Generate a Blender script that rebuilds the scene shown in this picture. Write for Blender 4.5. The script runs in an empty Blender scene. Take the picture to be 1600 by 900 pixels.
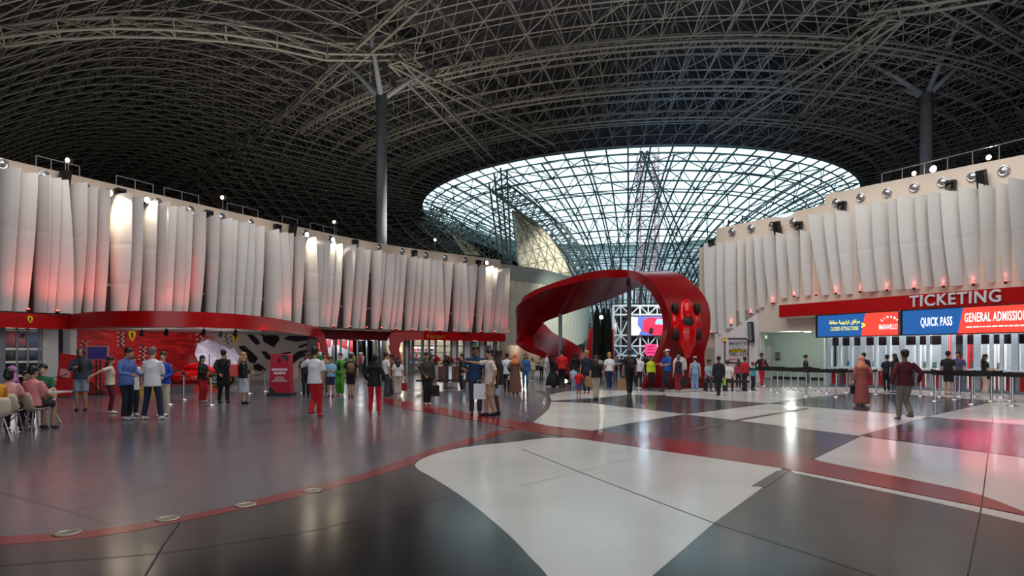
import bpy, bmesh, math, random
from mathutils import Vector, Matrix
import numpy as np

# ------------------------------------------------------------------ camera, sky, fill lights, exposure
random.seed(7)
SC = bpy.context.scene
COL = SC.collection
F, HV, CZ = 1000.0, 552.0, 1.64          # focal length (px of a 1600x900 frame), horizon row, eye height
cam_d = bpy.data.cameras.new('camera')
cam_d.sensor_width = 36.0
cam_d.lens = 36.0 * F / 1600.0
cam_d.shift_y = (HV - 450.0) / 1600.0
cam_d.clip_end = 800
cam = bpy.data.objects.new('camera', cam_d)
COL.objects.link(cam)
cam.location = (0, 0, CZ)
cam.rotation_euler = (math.pi / 2, 0, 0)
SC.camera = cam
SC.view_settings.view_transform = 'Standard'
SC.view_settings.look = 'None'
SC.view_settings.gamma = 1.0
SC.view_settings.use_curve_mapping = False
SC.view_settings.exposure = 0.0
w = bpy.data.worlds.new('sky'); SC.world = w; w.use_nodes = True
bg = w.node_tree.nodes['Background']
bg.inputs[0].default_value = (0.93, 0.99, 1.0, 1)
bg.inputs[1].default_value = 3.2


def area(name, loc, target, sx, sy, power, color=(1, 1, 1), spread=None):
    l = bpy.data.lights.new(name, 'AREA'); l.shape = 'RECTANGLE'
    l.size = sx; l.size_y = sy; l.energy = power; l.color = color
    if spread: l.spread = spread
    o = bpy.data.objects.new(name, l); COL.objects.link(o); o.location = loc
    d = Vector(target) - Vector(loc)
    o.rotation_euler = d.to_track_quat('-Z', 'Y').to_euler()
    return o


def spot(name, loc, target, power, color, angle, blend=0.6, size=0.1):
    l = bpy.data.lights.new(name, 'SPOT'); l.energy = power; l.color = color
    l.spot_size = angle; l.spot_blend = blend; l.shadow_soft_size = size
    o = bpy.data.objects.new(name, l); COL.objects.link(o); o.location = loc
    d = Vector(target) - Vector(loc)
    o.rotation_euler = d.to_track_quat('-Z', 'Y').to_euler()
    return o


def point(name, loc, power, color, size=0.1):
    l = bpy.data.lights.new(name, 'POINT'); l.energy = power; l.color = color; l.shadow_soft_size = size
    o = bpy.data.objects.new(name, l); COL.objects.link(o); o.location = loc
    return o


# area lights added to fill the hall: one behind the viewer, one overhead
area('fill_behind_viewer', (0, -14.5, 5.0), (0, 30, 3.5), 44, 8, 2500, (0.93, 0.96, 1.0))
area('overhead_fill', (2, 21, 21.5), (2, 24, 0), 30, 26, 5600, (1.0, 0.96, 0.92))


# ------------------------------------------------------------------ helpers
def wp(u, v, Y):
    return Vector(((u - 800) / F * Y, Y, CZ + (HV - v) / F * Y))


def gp(u, v, z=0.0):
    Y = CZ * F / (v - HV)
    return Vector(((u - 800) / F * Y, Y, z))


def srgb(c):
    r = []
    for x in c:
        x = x / 255.0
        r.append(x / 12.92 if x <= 0.04045 else ((x + 0.055) / 1.055) ** 2.4)
    return (*r, 1.0)


MATS = {}


def M(name, rgb=(128, 128, 128), rough=0.6, metal=0.0, emit=0.0, noise=None, alpha=None, rnoise=None, spec=None, bump=None):
    if name in MATS: return MATS[name]
    m = bpy.data.materials.new(name); m.use_nodes = True
    nt = m.node_tree; b = nt.nodes['Principled BSDF']
    c = srgb(rgb)
    b.inputs['Base Color'].default_value = c
    b.inputs['Roughness'].default_value = rough
    b.inputs['Metallic'].default_value = metal
    if spec is not None: b.inputs['Specular IOR Level'].default_value = spec
    if emit:
        b.inputs['Emission Color'].default_value = c
        b.inputs['Emission Strength'].default_value = emit
    if alpha is not None: b.inputs['Alpha'].default_value = alpha
    sc_, amt = noise if noise else (9.0, 0.06)
    tc = nt.nodes.new('ShaderNodeTexCoord'); n = nt.nodes.new('ShaderNodeTexNoise')
    n.inputs['Scale'].default_value = sc_; n.inputs['Detail'].default_value = 4
    nt.links.new(tc.outputs['Object'], n.inputs['Vector'])
    mp = nt.nodes.new('ShaderNodeMapRange')
    mp.inputs['From Min'].default_value = 0.25; mp.inputs['From Max'].default_value = 0.75
    mp.inputs['To Min'].default_value = 1 - amt; mp.inputs['To Max'].default_value = 1 + amt
    nt.links.new(n.outputs['Fac'], mp.inputs['Value'])
    mx = nt.nodes.new('ShaderNodeVectorMath'); mx.operation = 'SCALE'
    mx.inputs[0].default_value = c[:3]
    nt.links.new(mp.outputs['Result'], mx.inputs['Scale'])
    nt.links.new(mx.outputs['Vector'], b.inputs['Base Color'])
    if rnoise:
        mr = nt.nodes.new('ShaderNodeMapRange')
        n2 = nt.nodes.new('ShaderNodeTexNoise'); n2.inputs['Scale'].default_value = rnoise[0]; n2.inputs['Detail'].default_value = 3
        nt.links.new(tc.outputs['Object'], n2.inputs['Vector'])
        mr.inputs['From Min'].default_value = 0.3; mr.inputs['From Max'].default_value = 0.7
        mr.inputs['To Min'].default_value = max(0.02, rough - rnoise[1]); mr.inputs['To Max'].default_value = rough + rnoise[1]
        nt.links.new(n2.outputs['Fac'], mr.inputs['Value']); nt.links.new(mr.outputs['Result'], b.inputs['Roughness'])
    if bump:
        bp = nt.nodes.new('ShaderNodeBump'); bp.inputs['Strength'].default_value = bump[1]; bp.inputs['Distance'].default_value = bump[2]
        n3 = nt.nodes.new('ShaderNodeTexNoise'); n3.inputs['Scale'].default_value = bump[0]; n3.inputs['Detail'].default_value = 2
        nt.links.new(tc.outputs['Object'], n3.inputs['Vector'])
        nt.links.new(n3.outputs['Fac'], bp.inputs['Height']); nt.links.new(bp.outputs['Normal'], b.inputs['Normal'])
    MATS[name] = m
    return m


def glass(name, tint, refl=0.1, rough=0.03):
    if name in MATS: return MATS[name]
    m = bpy.data.materials.new(name); m.use_nodes = True
    nt = m.node_tree; nt.nodes.clear()
    out = nt.nodes.new('ShaderNodeOutputMaterial'); mix = nt.nodes.new('ShaderNodeMixShader')
    t = nt.nodes.new('ShaderNodeBsdfTransparent'); g = nt.nodes.new('ShaderNodeBsdfGlossy')
    t.inputs[0].default_value = srgb(tint); g.inputs['Roughness'].default_value = rough
    g.inputs[0].default_value = (0.9, 0.95, 1, 1)
    mix.inputs[0].default_value = refl
    nt.links.new(t.outputs[0], mix.inputs[1]); nt.links.new(g.outputs[0], mix.inputs[2]); nt.links.new(mix.outputs[0], out.inputs[0])
    MATS[name] = m
    return m


class MB:
    """collects verts/faces; build() links them as one mesh object"""
    def __init__(s): s.v = []; s.f = []; s.mi = []; s.cur = 0
    def add(s, vs, fs):
        o = len(s.v); s.v.extend([tuple(p) for p in vs]); s.f.extend([tuple(i + o for i in f) for f in fs]); s.mi.extend([s.cur] * len(fs))
    def box(s, c, size, rz=0.0, M_=None):
        x, y, z = [d / 2 for d in size]
        vs = [Vector((a * x, b * y, e * z)) for a in (-1, 1) for b in (-1, 1) for e in (-1, 1)]
        R = Matrix.Rotation(rz, 3, 'Z')
        vs = [Vector(c) + (M_ @ p if M_ else R @ p) for p in vs]
        s.add(vs, [(0, 1, 3, 2), (4, 6, 7, 5), (0, 4, 5, 1), (2, 3, 7, 6), (0, 2, 6, 4), (1, 5, 7, 3)])
    def hexa(s, p):  # 8 points: bottom 4 then top 4
        s.add(p, [(3, 2, 1, 0), (4, 5, 6, 7), (0, 1, 5, 4), (1, 2, 6, 5), (2, 3, 7, 6), (3, 0, 4, 7)])
    def wallseg(s, a, b, z0, z1, t, nrm):  # slab between plan points a,b with thickness t away from nrm
        a = Vector((a[0], a[1], 0)); b = Vector((b[0], b[1], 0)); n = Vector((nrm[0], nrm[1], 0)) * t
        q = [a, b, b - n, a - n]
        s.hexa([p + Vector((0, 0, z0)) for p in q] + [p + Vector((0, 0, z1)) for p in q])
    def tube(s, pts, rad, seg=8, ref=None, cap=True):
        pts = [Vector(p) for p in pts]; n = len(pts)
        if not hasattr(rad, '__len__'): rad = [rad] * n
        ref = Vector(ref) if ref else None
        o = len(s.v); rings = []
        prev = None
        for i in range(n):
            t = (pts[min(i + 1, n - 1)] - pts[max(i - 1, 0)])
            if t.length < 1e-9: t = Vector((0, 0, 1))
            t.normalize()
            if ref is not None: x = ref - t * ref.dot(t)
            elif prev is None:
                x = t.orthogonal()
            else: x = prev - t * prev.dot(t)
            if x.length < 1e-6: x = t.orthogonal()
            x.normalize(); y = t.cross(x); prev = x
            r = rad[i]; rx, ry = (r if hasattr(r, '__len__') else (r, r))
            for k in range(seg):
                a = 2 * math.pi * k / seg
                s.v.append(tuple(pts[i] + x * (rx * math.cos(a)) + y * (ry * math.sin(a))))
        fs = []
        for i in range(n - 1):
            for k in range(seg):
                k2 = (k + 1) % seg
                fs.append((o + i * seg + k, o + i * seg + k2, o + (i + 1) * seg + k2, o + (i + 1) * seg + k))
        if cap:
            fs.append(tuple(o + k for k in reversed(range(seg)))); fs.append(tuple(o + (n - 1) * seg + k for k in range(seg)))
        s.f.extend(fs); s.mi.extend([s.cur] * len(fs))
    def ell(s, c, r, seg=10, rings=7, rot=None):
        c = Vector(c); o = len(s.v); fs = []
        for i in range(rings + 1):
            ph = math.pi * i / rings
            for k in range(seg):
                a = 2 * math.pi * k / seg
                p = Vector((r[0] * math.sin(ph) * math.cos(a), r[1] * math.sin(ph) * math.sin(a), r[2] * math.cos(ph)))
                if rot: p = rot @ p
                s.v.append(tuple(c + p))
        for i in range(rings):
            for k in range(seg):
                k2 = (k + 1) % seg
                fs.append((o + i * seg + k, o + (i + 1) * seg + k, o + (i + 1) * seg + k2, o + i * seg + k2))
        s.f.extend(fs); s.mi.extend([s.cur] * len(fs))
    def lathe(s, prof, c=(0, 0, 0), seg=16):
        o = len(s.v); n = len(prof); fs = []
        for r, z in prof:
            for k in range(seg):
                a = 2 * math.pi * k / seg
                s.v.append((c[0] + r * math.cos(a), c[1] + r * math.sin(a), c[2] + z))
        for i in range(n - 1):
            for k in range(seg):
                k2 = (k + 1) % seg
                fs.append((o + i * seg + k, o + i * seg + k2, o + (i + 1) * seg + k2, o + (i + 1) * seg + k))
        s.f.extend(fs); s.mi.extend([s.cur] * len(fs))
    def mesh(s, name, mats, smooth=False):
        me = bpy.data.meshes.new(name); me.from_pydata(s.v, [], s.f)
        for m in (mats if isinstance(mats, (list, tuple)) else [mats]): me.materials.append(m)
        me.polygons.foreach_set('material_index', s.mi)
        if smooth: me.polygons.foreach_set('use_smooth', [True] * len(s.f))
        me.update()
        return me
    def build(s, name, mats, parent=None, smooth=False, loc=None):
        return ob(name, s.mesh(name, mats, smooth), parent, loc)


def ob(name, me, parent=None, loc=None):
    o = bpy.data.objects.new(name, me); COL.objects.link(o)
    if parent is not None: o.parent = parent
    if loc is not None: o.location = loc
    return o


def tag(o, label=None, cat=None, group=None, kind=None):
    if label: o['label'] = label
    if cat: o['category'] = cat
    if group: o['group'] = group
    if kind: o['kind'] = kind
    return o


def empty(name, loc=(0, 0, 0), rz=0.0, parent=None):
    o = bpy.data.objects.new(name, None); COL.objects.link(o); o.location = loc; o.rotation_euler.z = rz
    o.empty_display_size = 0.2
    if parent is not None: o.parent = parent
    return o


def clone(o, parent=None):
    c = o.copy(); COL.objects.link(c); c.parent = parent
    for ch in [x for x in bpy.data.objects if x.parent == o]: clone(ch, c)
    return c


ORD = ['first', 'second', 'third', 'fourth', 'fifth', 'sixth', 'seventh', 'eighth', 'ninth', 'tenth', 'eleventh']
TEXTS = []


def text(name, body, size, mat, parent, mtx, sx=1.0, bold=0.0, align='CENTER', ext=0.004, label=None, space=1.0):
    cu = bpy.data.curves.new(name, 'FONT'); cu.body = body; cu.size = size; cu.align_x = align; cu.align_y = 'CENTER'
    cu.offset = bold; cu.extrude = ext; cu.space_character = space; cu.resolution_u = 4
    o = bpy.data.objects.new(name, cu); COL.objects.link(o)
    o.matrix_world = mtx @ Matrix.Diagonal((sx, 1, 1, 1))
    cu.materials.append(mat)
    TEXTS.append((o, parent, label))
    return o


def frame_mtx(origin, xdir, up=Vector((0, 0, 1))):
    """local x along xdir, local y up, local z towards the reader"""
    x = Vector(xdir).normalized(); y = Vector(up).normalized(); z = x.cross(y).normalized(); y = z.cross(x)
    m = Matrix.Identity(4)
    for i in range(3): m[i][0] = x[i]; m[i][1] = y[i]; m[i][2] = z[i]; m[i][3] = origin[i]
    return m


class Path:
    """plan curve through points, by arc length"""
    def __init__(s, pts, sub=24):
        P = [Vector(p) for p in pts]; P = [P[0] * 2 - P[1]] + P + [P[-1] * 2 - P[-2]]
        s.p = []
        for i in range(1, len(P) - 2):
            for k in range(sub):
                t = k / sub
                a, b, c, d = P[i - 1], P[i], P[i + 1], P[i + 2]
                s.p.append(0.5 * ((2 * b) + (c - a) * t + (2 * a - 5 * b + 4 * c - d) * t * t + (3 * b - a - 3 * c + d) * t ** 3))
        s.p.append(P[-2]); s.l = [0]
        for i in range(1, len(s.p)): s.l.append(s.l[-1] + (s.p[i] - s.p[i - 1]).length)
        s.L = s.l[-1]
    def at(s, t):
        t = max(0, min(s.L - 1e-6, t))
        import bisect
        i = max(0, bisect.bisect_right(s.l, t) - 1); i = min(i, len(s.p) - 2)
        f = (t - s.l[i]) / (s.l[i + 1] - s.l[i])
        return s.p[i].lerp(s.p[i + 1], f)
    def tan(s, t): return (s.at(min(s.L, t + 0.2)) - s.at(max(0, t - 0.2))).normalized()
    def at_u(s, u):  # arc length of the point seen in image column u
        best = min(range(len(s.p)), key=lambda i: abs(800 + F * s.p[i].x / s.p[i].y - u))
        lo, hi = max(0, best - 1), min(len(s.p) - 1, best + 1)
        bt, bd = 0, 1e9
        for k in range(41):
            t = s.l[lo] + (s.l[hi] - s.l[lo]) * k / 40
            p = s.at(t); d = abs(800 + F * p.x / p.y - u)
            if d < bd: bt, bd = t, d
        return bt


def ribbon_wall(path, t0, t1, z0, z1, off0, off1, side, n=40, z1b=None):
    """solid slab following a plan path; offsets along the hall-side normal"""
    mb = MB(); vs = []
    for i in range(n + 1):
        t = t0 + (t1 - t0) * i / n
        p = path.at(t); tg = path.tan(t); nr = Vector((tg.y, -tg.x)) * side
        zt = z1 if z1b is None else z1 + (z1b - z1) * i / n
        a = p + nr * off1; b = p + nr * off0
        vs += [(a.x, a.y, z0), (a.x, a.y, zt), (b.x, b.y, zt), (b.x, b.y, z0)]
    fs = []
    for i in range(n):
        o = i * 4
        for k in range(4):
            k2 = (k + 1) % 4
            fs.append((o + k, o + k2, o + 4 + k2, o + 4 + k))
    fs.append((3, 2, 1, 0)); fs.append(tuple(n * 4 + k for k in range(4)))
    mb.add(vs, fs)
    return mb


def bars_mesh(bars, name, mat, seg=3):
    """joined prisms for (p, q, radius)"""
    V = []; Fc = []
    for p, q, r in bars:
        p = np.array(p); q = np.array(q); d = q - p; L = np.linalg.norm(d)
        if L < 1e-6: continue
        d = d / L
        a = np.array((0, 0, 1.0)) if abs(d[2]) < 0.9 else np.array((1.0, 0, 0))
        x = np.cross(d, a); x /= np.linalg.norm(x); y = np.cross(d, x)
        o = len(V)
        for e in (p, q):
            for k in range(seg):
                t = 2 * math.pi * k / seg
                V.append(tuple(e + r * (math.cos(t) * x + math.sin(t) * y)))
        for k in range(seg):
            k2 = (k + 1) % seg
            Fc.append((o + k, o + k2, o + seg + k2, o + seg + k))
    me = bpy.data.meshes.new(name); me.from_pydata(V, [], Fc); me.materials.append(mat)
    return me


UNIT = {}


def unit_bar(mat):
    if mat.name not in UNIT:
        mb = MB(); mb.tube([(0, 0, 0), (0, 0, 1)], 1.0, 6); UNIT[mat.name] = mb.mesh('strut', mat)
    return UNIT[mat.name]


def bar_obj(name, p, q, r, mat, parent):
    p = Vector(p); q = Vector(q); d = q - p
    o = ob(name, unit_bar(mat), parent)
    o.matrix_world = Matrix.Translation(p) @ d.to_track_quat('Z', 'Y').to_matrix().to_4x4() @ Matrix.Diagonal((r, r, d.length, 1))
    return o


def in_frame(p):
    if p[1] < 2: return None
    u = 800 + F * p[0] / p[1]; v = HV - F * (p[2] - CZ) / p[1]
    if -20 < u < 1620 and -20 < v < 920: return (u, v)
    return None


def split_bars(bars, n, ok=lambda uv: True):
    """the n bars that show largest, and the rest"""
    sc_ = []
    for i, (p, q, r) in enumerate(bars):
        a, b = in_frame(p), in_frame(q)
        if a and b and ok(a) and ok(b): sc_.append((math.hypot(a[0] - b[0], a[1] - b[1]) * r / p[1], i))
    sc_.sort(reverse=True)
    top = set(i for _, i in sc_[:n])
    return [bars[i] for i in sorted(top)], [b for i, b in enumerate(bars) if i not in top]
# ------------------------------------------------------------------ floor
FM = dict(rough=0.19, spec=0.34, rnoise=(0.35, 0.05), noise=(0.6, 0.10), bump=(0.5, 0.06, 0.02))
m_grey = M('polished_grey_resin', (96, 94, 102), **FM)
m_black = M('polished_black_resin', (38, 38, 40), **FM)
m_white = M('polished_white_resin', (205, 205, 202), **FM)
m_red = M('polished_red_resin', (128, 24, 26), **FM)
m_teal = M('polished_slate_resin', (62, 66, 70), **FM)
m_brown = M('brown_mosaic', (72, 48, 46), 0.3)
mb = MB()
mb.add([(-140, -22, 0), (160, -22, 0), (160, 230, 0), (-140, 230, 0), (-140, -22, -0.3), (160, -22, -0.3), (160, 230, -0.3), (-140, 230, -0.3)],
       [(0, 1, 2, 3), (7, 6, 5, 4), (0, 4, 5, 1), (1, 5, 6, 2), (2, 6, 7, 3), (3, 7, 4, 0)])
floor = tag(mb.build('floor', m_grey), kind='structure')


def inlay(name, pts, mat, z=0.004):
    q = [p if isinstance(p, Vector) else gp(*p) for p in pts]
    me = bpy.data.meshes.new(name)
    bm = bmesh.new()
    vs = [bm.verts.new((p.x, p.y, z)) for p in q]
    f = bm.faces.new(vs)
    if f.normal.z < 0 or sum((q[i].x * q[(i + 1) % len(q)].y - q[(i + 1) % len(q)].x * q[i].y) for i in range(len(q))) < 0: f.normal_flip()
    r = bmesh.ops.extrude_face_region(bm, geom=[f])
    for e in r['geom']:
        if isinstance(e, bmesh.types.BMVert): e.co.z = 0.0005
    bmesh.ops.triangulate(bm, faces=[x for x in bm.faces if len(x.verts) > 4])
    bmesh.ops.recalc_face_normals(bm, faces=bm.faces)
    bm.to_mesh(me); bm.free(); me.materials.append(mat)
    return ob(name, me, floor)


def dense(pts, n=6):
    """smooth curve through pixel points"""
    P = [Vector(p) for p in pts]; P = [P[0] * 2 - P[1]] + P + [P[-1] * 2 - P[-2]]; out = []
    for i in range(1, len(P) - 2):
        for k in range(n):
            t = k / n; a, b, c, d = P[i - 1], P[i], P[i + 1], P[i + 2]
            out.append(tuple(0.5 * ((2 * b) + (c - a) * t + (2 * a - 5 * b + 4 * c - d) * t * t + (3 * b - a - 3 * c + d) * t ** 3)))
    out.append(tuple(P[-2]))
    return out


arc_up = dense([(-260, 850), (-120, 846), (0, 839), (95, 834), (190, 823), (280, 808), (370, 789), (460, 766), (560, 742), (620, 722), (680, 700), (750, 681), (800, 668)])
arc_lo = dense([(-260, 866), (-120, 861), (0, 852), (100, 845), (200, 832), (280, 816), (380, 796), (480, 773), (580, 747), (640, 727), (660, 716), (720, 698), (806, 672)])
band_up = dense([(600, 621), (660, 631), (720, 643), (800, 657), (925, 674), (1050, 686), (1150, 699), (1250, 715), (1350, 735), (1450, 755), (1525, 772), (1600, 800), (1660, 826)])
band_lo = dense([(590, 628), (640, 640), (700, 650), (760, 661), (806, 671), (900, 685), (1050, 707), (1220, 732), (1350, 756), (1450, 776), (1532, 792), (1600, 806), (1660, 826)])
inlay('floor_inlay', arc_up + arc_lo[::-1], m_red, 0.006)
inlay('floor_inlay', band_up + band_lo[::-1], m_red, 0.006)
wl = dense([(648, 727), (655, 735), (680, 749), (720, 775), (760, 806), (800, 841), (830, 873), (858, 905), (900, 980)])
near = [gp(900, 980), Vector((0.28, 1.2, 0))]
arc_lo_l = [p for p in arc_lo if p[0] < 650]
inlay('floor_inlay', [gp(*p) for p in arc_lo_l] + [gp(*p) for p in wl] + [Vector((0.2, 1.0, 0)), Vector((-3.0, 1.0, 0)), Vector((-6.0, 3.5, 0))], m_black, 0.004)
wtop = dense([(648, 726), (662, 716), (700, 704), (750, 696), (800, 691), (850, 685), (885, 684)])
inlay('floor_inlay', [gp(*p) for p in wtop] + [gp(*p) for p in band_lo if 885 < p[0] < 1218] + [gp(*p) for p in [(1222, 732), (1190, 763), (1115, 818), (1020, 900), (985, 940)]] + [Vector((0.7, 1.2, 0)), Vector((0.2, 1.0, 0))] + [gp(*p) for p in wl[::-1]][:-1], m_white, 0.004)
inlay('floor_inlay', [(664, 715), (720, 698), (806, 673), (885, 684), (850, 685), (800, 691), (750, 696), (700, 704)], m_teal, 0.003)
inlay('floor_inlay', [gp(*p) for p in [(1240, 739), (1350, 762), (1450, 783), (1532, 802), (1600, 818), (1750, 856)]] + [Vector((6.0, 3.0, 0)), Vector((4.0, 1.0, 0)), Vector((0.7, 1.1, 0))] + [gp(*p) for p in [(985, 940), (1020, 900), (1115, 818), (1190, 763), (1222, 733)]], m_black, 0.003)
inlay('floor_inlay', [(1236, 735), (1350, 757), (1450, 777), (1532, 793), (1600, 807), (1750, 838), (1750, 855), (1600, 818), (1532, 802), (1450, 783), (1350, 762), (1240, 739)], m_white, 0.005)
inlay('floor_inlay', [(1174, 760), (1214, 736), (1232, 737), (1196, 762)], m_teal, 0.007)
arcC_i = dense([(836, 610), (848, 617), (853, 627), (846, 642), (820, 658)])
arcC_o = dense([(846, 610), (857, 617), (861, 627), (855, 642), (832, 660)])
inlay('floor_inlay', arcC_i + arcC_o[::-1], m_brown, 0.007)
inlay('floor_inlay', [(861, 628), (926, 630), (962, 635), (1072, 647), (990, 660), (925, 673), (860, 666), (833, 660), (855, 642)], m_white)
inlay('floor_inlay', [(858, 617), (880, 612), (940, 609), (1035, 612), (1038, 617), (981, 617), (930, 622), (862, 626)], m_white, 0.003)
inlay('floor_inlay', [(862, 626.5), (930, 622.5), (981, 617), (1040, 619), (1105, 624), (1202, 630.5), (1105, 643.5), (1072, 647), (962, 635), (926, 629.5)], m_teal)
inlay('floor_inlay', [(1040, 618.5), (1105, 623.5), (1202, 630), (1265, 621), (1345, 613), (1345, 605), (1110, 606), (1035, 610)], m_white)
inlay('floor_inlay', [(1072, 647.5), (1202, 631), (1330, 641), (1450, 651), (1342, 681), (1160, 658)], m_white)
inlay('floor_inlay', [(1204, 630.5), (1265, 621.5), (1345, 614), (1440, 618), (1555, 627), (1450, 650.5)], m_teal)
inlay('floor_inlay', [(1345, 613), (1345, 606), (1600, 611), (1800, 618), (1800, 632), (1600, 629), (1555, 626.5), (1440, 617.5)], m_white, 0.003)
inlay('floor_inlay', [(1450, 651), (1556, 627.5), (1600, 629.5), (1800, 633), (1800, 684), (1600, 664)], m_white)
inlay('floor_inlay', [gp(*p) for p in [(1072, 648), (1160, 658.5), (1342, 681.5), (1272, 717)]] + [gp(*p) for p in band_up[::-1] if 925 < p[0] < 1268] + [gp(925, 673.5), gp(990, 660.5)], m_teal)
inlay('floor_inlay', [(1450, 651.5), (1600, 664.5), (1800, 684.5), (1800, 745), (1600, 715), (1350, 681.5)], m_black)
inlay('floor_inlay', [gp(*p) for p in [(1346, 682), (1600, 715.5), (1800, 746), (1800, 850), (1680, 826)]] + [gp(*p) for p in band_up[::-1] if 1270 < p[0] < 1660] + [gp(1272, 717.5)], m_white)
inlay('floor_inlay', [(1071, 672), (1160, 654), (1260, 637.5), (1264, 639), (1162, 656.5), (1077, 674.5)], m_brown, 0.007)
m_joint = M('joint_filler', (30, 30, 32), 0.5)


def joint(pts, wd=0.012):
    q = [gp(*p) for p in pts]; mb = MB(); L = []; R = []
    for i, p in enumerate(q):
        t = (q[min(i + 1, len(q) - 1)] - q[max(i - 1, 0)]).normalized(); n = Vector((-t.y, t.x, 0)) * wd / 2
        L.append(p + n); R.append(p - n)
    for i in range(len(q) - 1):
        mb.add([(a.x, a.y, 0.0085) for a in (L[i], L[i + 1], R[i + 1], R[i])], [(3, 2, 1, 0)])
    mb.build('floor_joint', m_joint, floor)


joint([(-100, 890), (0, 885), (250, 866), (500, 828), (640, 790), (700, 776)])
joint([(281, 817), (255, 853), (226, 902)])
joint([(815, 702), (905, 738), (1115, 818), (1250, 861), (1372, 902)])
joint([(815, 760), (905, 738), (1020, 708)], 0.006)
joint([(1552, 650), (1545, 700), (1534, 790), (1512, 900)])
joint([(0, 770), (110, 800), (175, 820)], 0.006)
joint([(110, 800), (200, 775), (290, 752)], 0.006)
m_disc = M('brushed_steel_disc', (176, 168, 158), 0.45, 0.85)
m_lens = M('frosted_lens', (120, 112, 104), 0.3)
for u, v in [(105, 834), (262, 811.5), (384, 790), (488, 767.5)]:
    p = gp(u, v)
    r = empty('in_floor_light', (p.x, p.y, 0.006))
    mb = MB(); mb.lathe([(0.062, 0.0), (0.115, 0.0), (0.115, 0.006), (0.108, 0.009), (0.068, 0.009), (0.062, 0.004), (0.062, 0.0)], seg=28)
    mb.build('rim', m_disc, r, True)
    mb = MB(); mb.lathe([(0.0, 0.0055), (0.063, 0.0055)], seg=24); mb.build('lens', m_lens, r)
    for k in range(4):
        a = k * math.pi / 2 + 0.4; mb = MB(); mb.lathe([(0, 0.0095), (0.006, 0.0095)], (0.088 * math.cos(a), 0.088 * math.sin(a), 0), 6); mb.build('screw', m_joint, r)
    tag(r, {105: 'round steel floor light on the red curve, nearest the left picture edge', 262: 'round steel floor light, second from the left on the red curve',
            384: 'round steel floor light, third from the left on the red curve', 488: 'round steel floor light, farthest along the red curve'}[u], 'floor light', 'floor lights set in the red curve')

# ------------------------------------------------------------------ roof shell and space frame
AZ = math.radians(10.3)
DC = 100.0
FC = Vector((DC * math.sin(AZ), DC * math.cos(AZ)))
FR, FZ = 31.4, 23.44
m_skin = M('dark_roof_decking', (58, 56, 60), 0.95, spec=0.1)
m_strut = M('painted_steel_strut', (128, 126, 118), 0.6)
m_fstrut = M('green_grey_steel', (92, 108, 108), 0.5)


def mirror(p):  # across the hall axis through the viewer and the funnel
    ax = Vector((math.sin(AZ), math.cos(AZ))); d = p.dot(ax); return ax * (2 * d) - p


LO = Vector((-9.6, 48)); LD = Vector((-0.625, 0.78)).normalized(); LN = Vector((-LD.y, LD.x))  # valley line; LN points left of it


def side_s(p): return (p - LO).dot(LN)


def roof_z(p):
    r = (p - FC).length
    ca = -(p - FC).dot(Vector((math.sin(AZ), math.cos(AZ)))) / max(r, 1e-6)      # 1 towards the viewer, -1 beyond the funnel
    k = min(1.0, max(0.0, (ca + 0.35) / 0.7)); k = k * k * (3 - 2 * k)
    z = FZ + k * (0.11 * min(max(0, r - FR), 45) + 0.012 * max(0, r - 76)) - (1 - k) * 0.09 * max(0, r - FR)
    z -= (1 - k) * 2.9 * min(1.0, max(0, r - FR) / 4)
    s = max(side_s(p), side_s(mirror(p)))
    if s > 0: z += 1.1 * math.sin(min(s, 24) / 24 * math.pi) * 2.0 - 0.008 * s * s
    return max(2.0, z)


mb = MB(); nA, rs = 96, [FR, 35, 40, 46, 52, 58, 65, 72, 80, 88, 96, 104, 112, 122]
for r in rs:
    for k in range(nA):
        a = 2 * math.pi * k / nA; p = FC + Vector((r * math.cos(a), r * math.sin(a)))
        mb.v.append((p.x, p.y, roof_z(p) + (2.9 if r > FR else 0.12)))
for k in range(nA):
    a = 2 * math.pi * k / nA; p = FC + Vector((124 * math.cos(a), 124 * math.sin(a))); mb.v.append((p.x, p.y, -0.2))
for i in range(len(rs)):
    for k in range(nA):
        k2 = (k + 1) % nA; mb.f.append((i * nA + k, (i + 1) * nA + k, (i + 1) * nA + k2, i * nA + k2)); mb.mi.append(0)
tag(mb.build('ceiling', m_skin), kind='structure')

bars = []


def P3(p, dz=0.0): return (p.x, p.y, roof_z(p) + dz)


# central field: rings round the funnel and radial ribs, two layers
nr_, na_ = 17, 132
aC = math.atan2(-FC.y, -FC.x)
cell = {}
for i in range(nr_):
    r = FR + 0.2 + i * 2.35
    for k in range(-44, 45):
        a = aC + 2 * math.pi * k / na_
        p = FC + Vector((r * math.cos(a), r * math.sin(a)))
        a2 = aC + 2 * math.pi * (k + 0.5) / na_; r2 = r + 1.17
        q = FC + Vector((r2 * math.cos(a2), r2 * math.sin(a2)))
        cell[i, k] = (p, q, side_s(p) < 1 and side_s(mirror(p)) < 1 and p.y > 24)
for (i, k), (p, q, ok) in cell.items():
    if not ok: continue
    def nb(di, dk): return cell.get((i + di, k + dk))
    A = P3(p); B = P3(q, 1.9)
    bars.append((A, B, 0.036))
    for d in ((1, 0), (0, 1)):
        n = nb(*d)
        if n and n[2]:
            bars.append((A, P3(n[0]), 0.075 if d == (0, 1) and i % 2 == 0 else 0.05)); bars.append((B, P3(n[1], 1.9), 0.06 if d == (0, 1) else 0.05))
    for d in ((1, 0), (0, 1), (1, 1)):
        n = nb(*d)
        if n and n[2]: bars.append((B, P3(n[0]), 0.036))
    n = nb(1, 1)
    if n and n[2] and (i + k) % 2 == 0: bars.append((A, P3(n[0]), 0.042))


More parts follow.
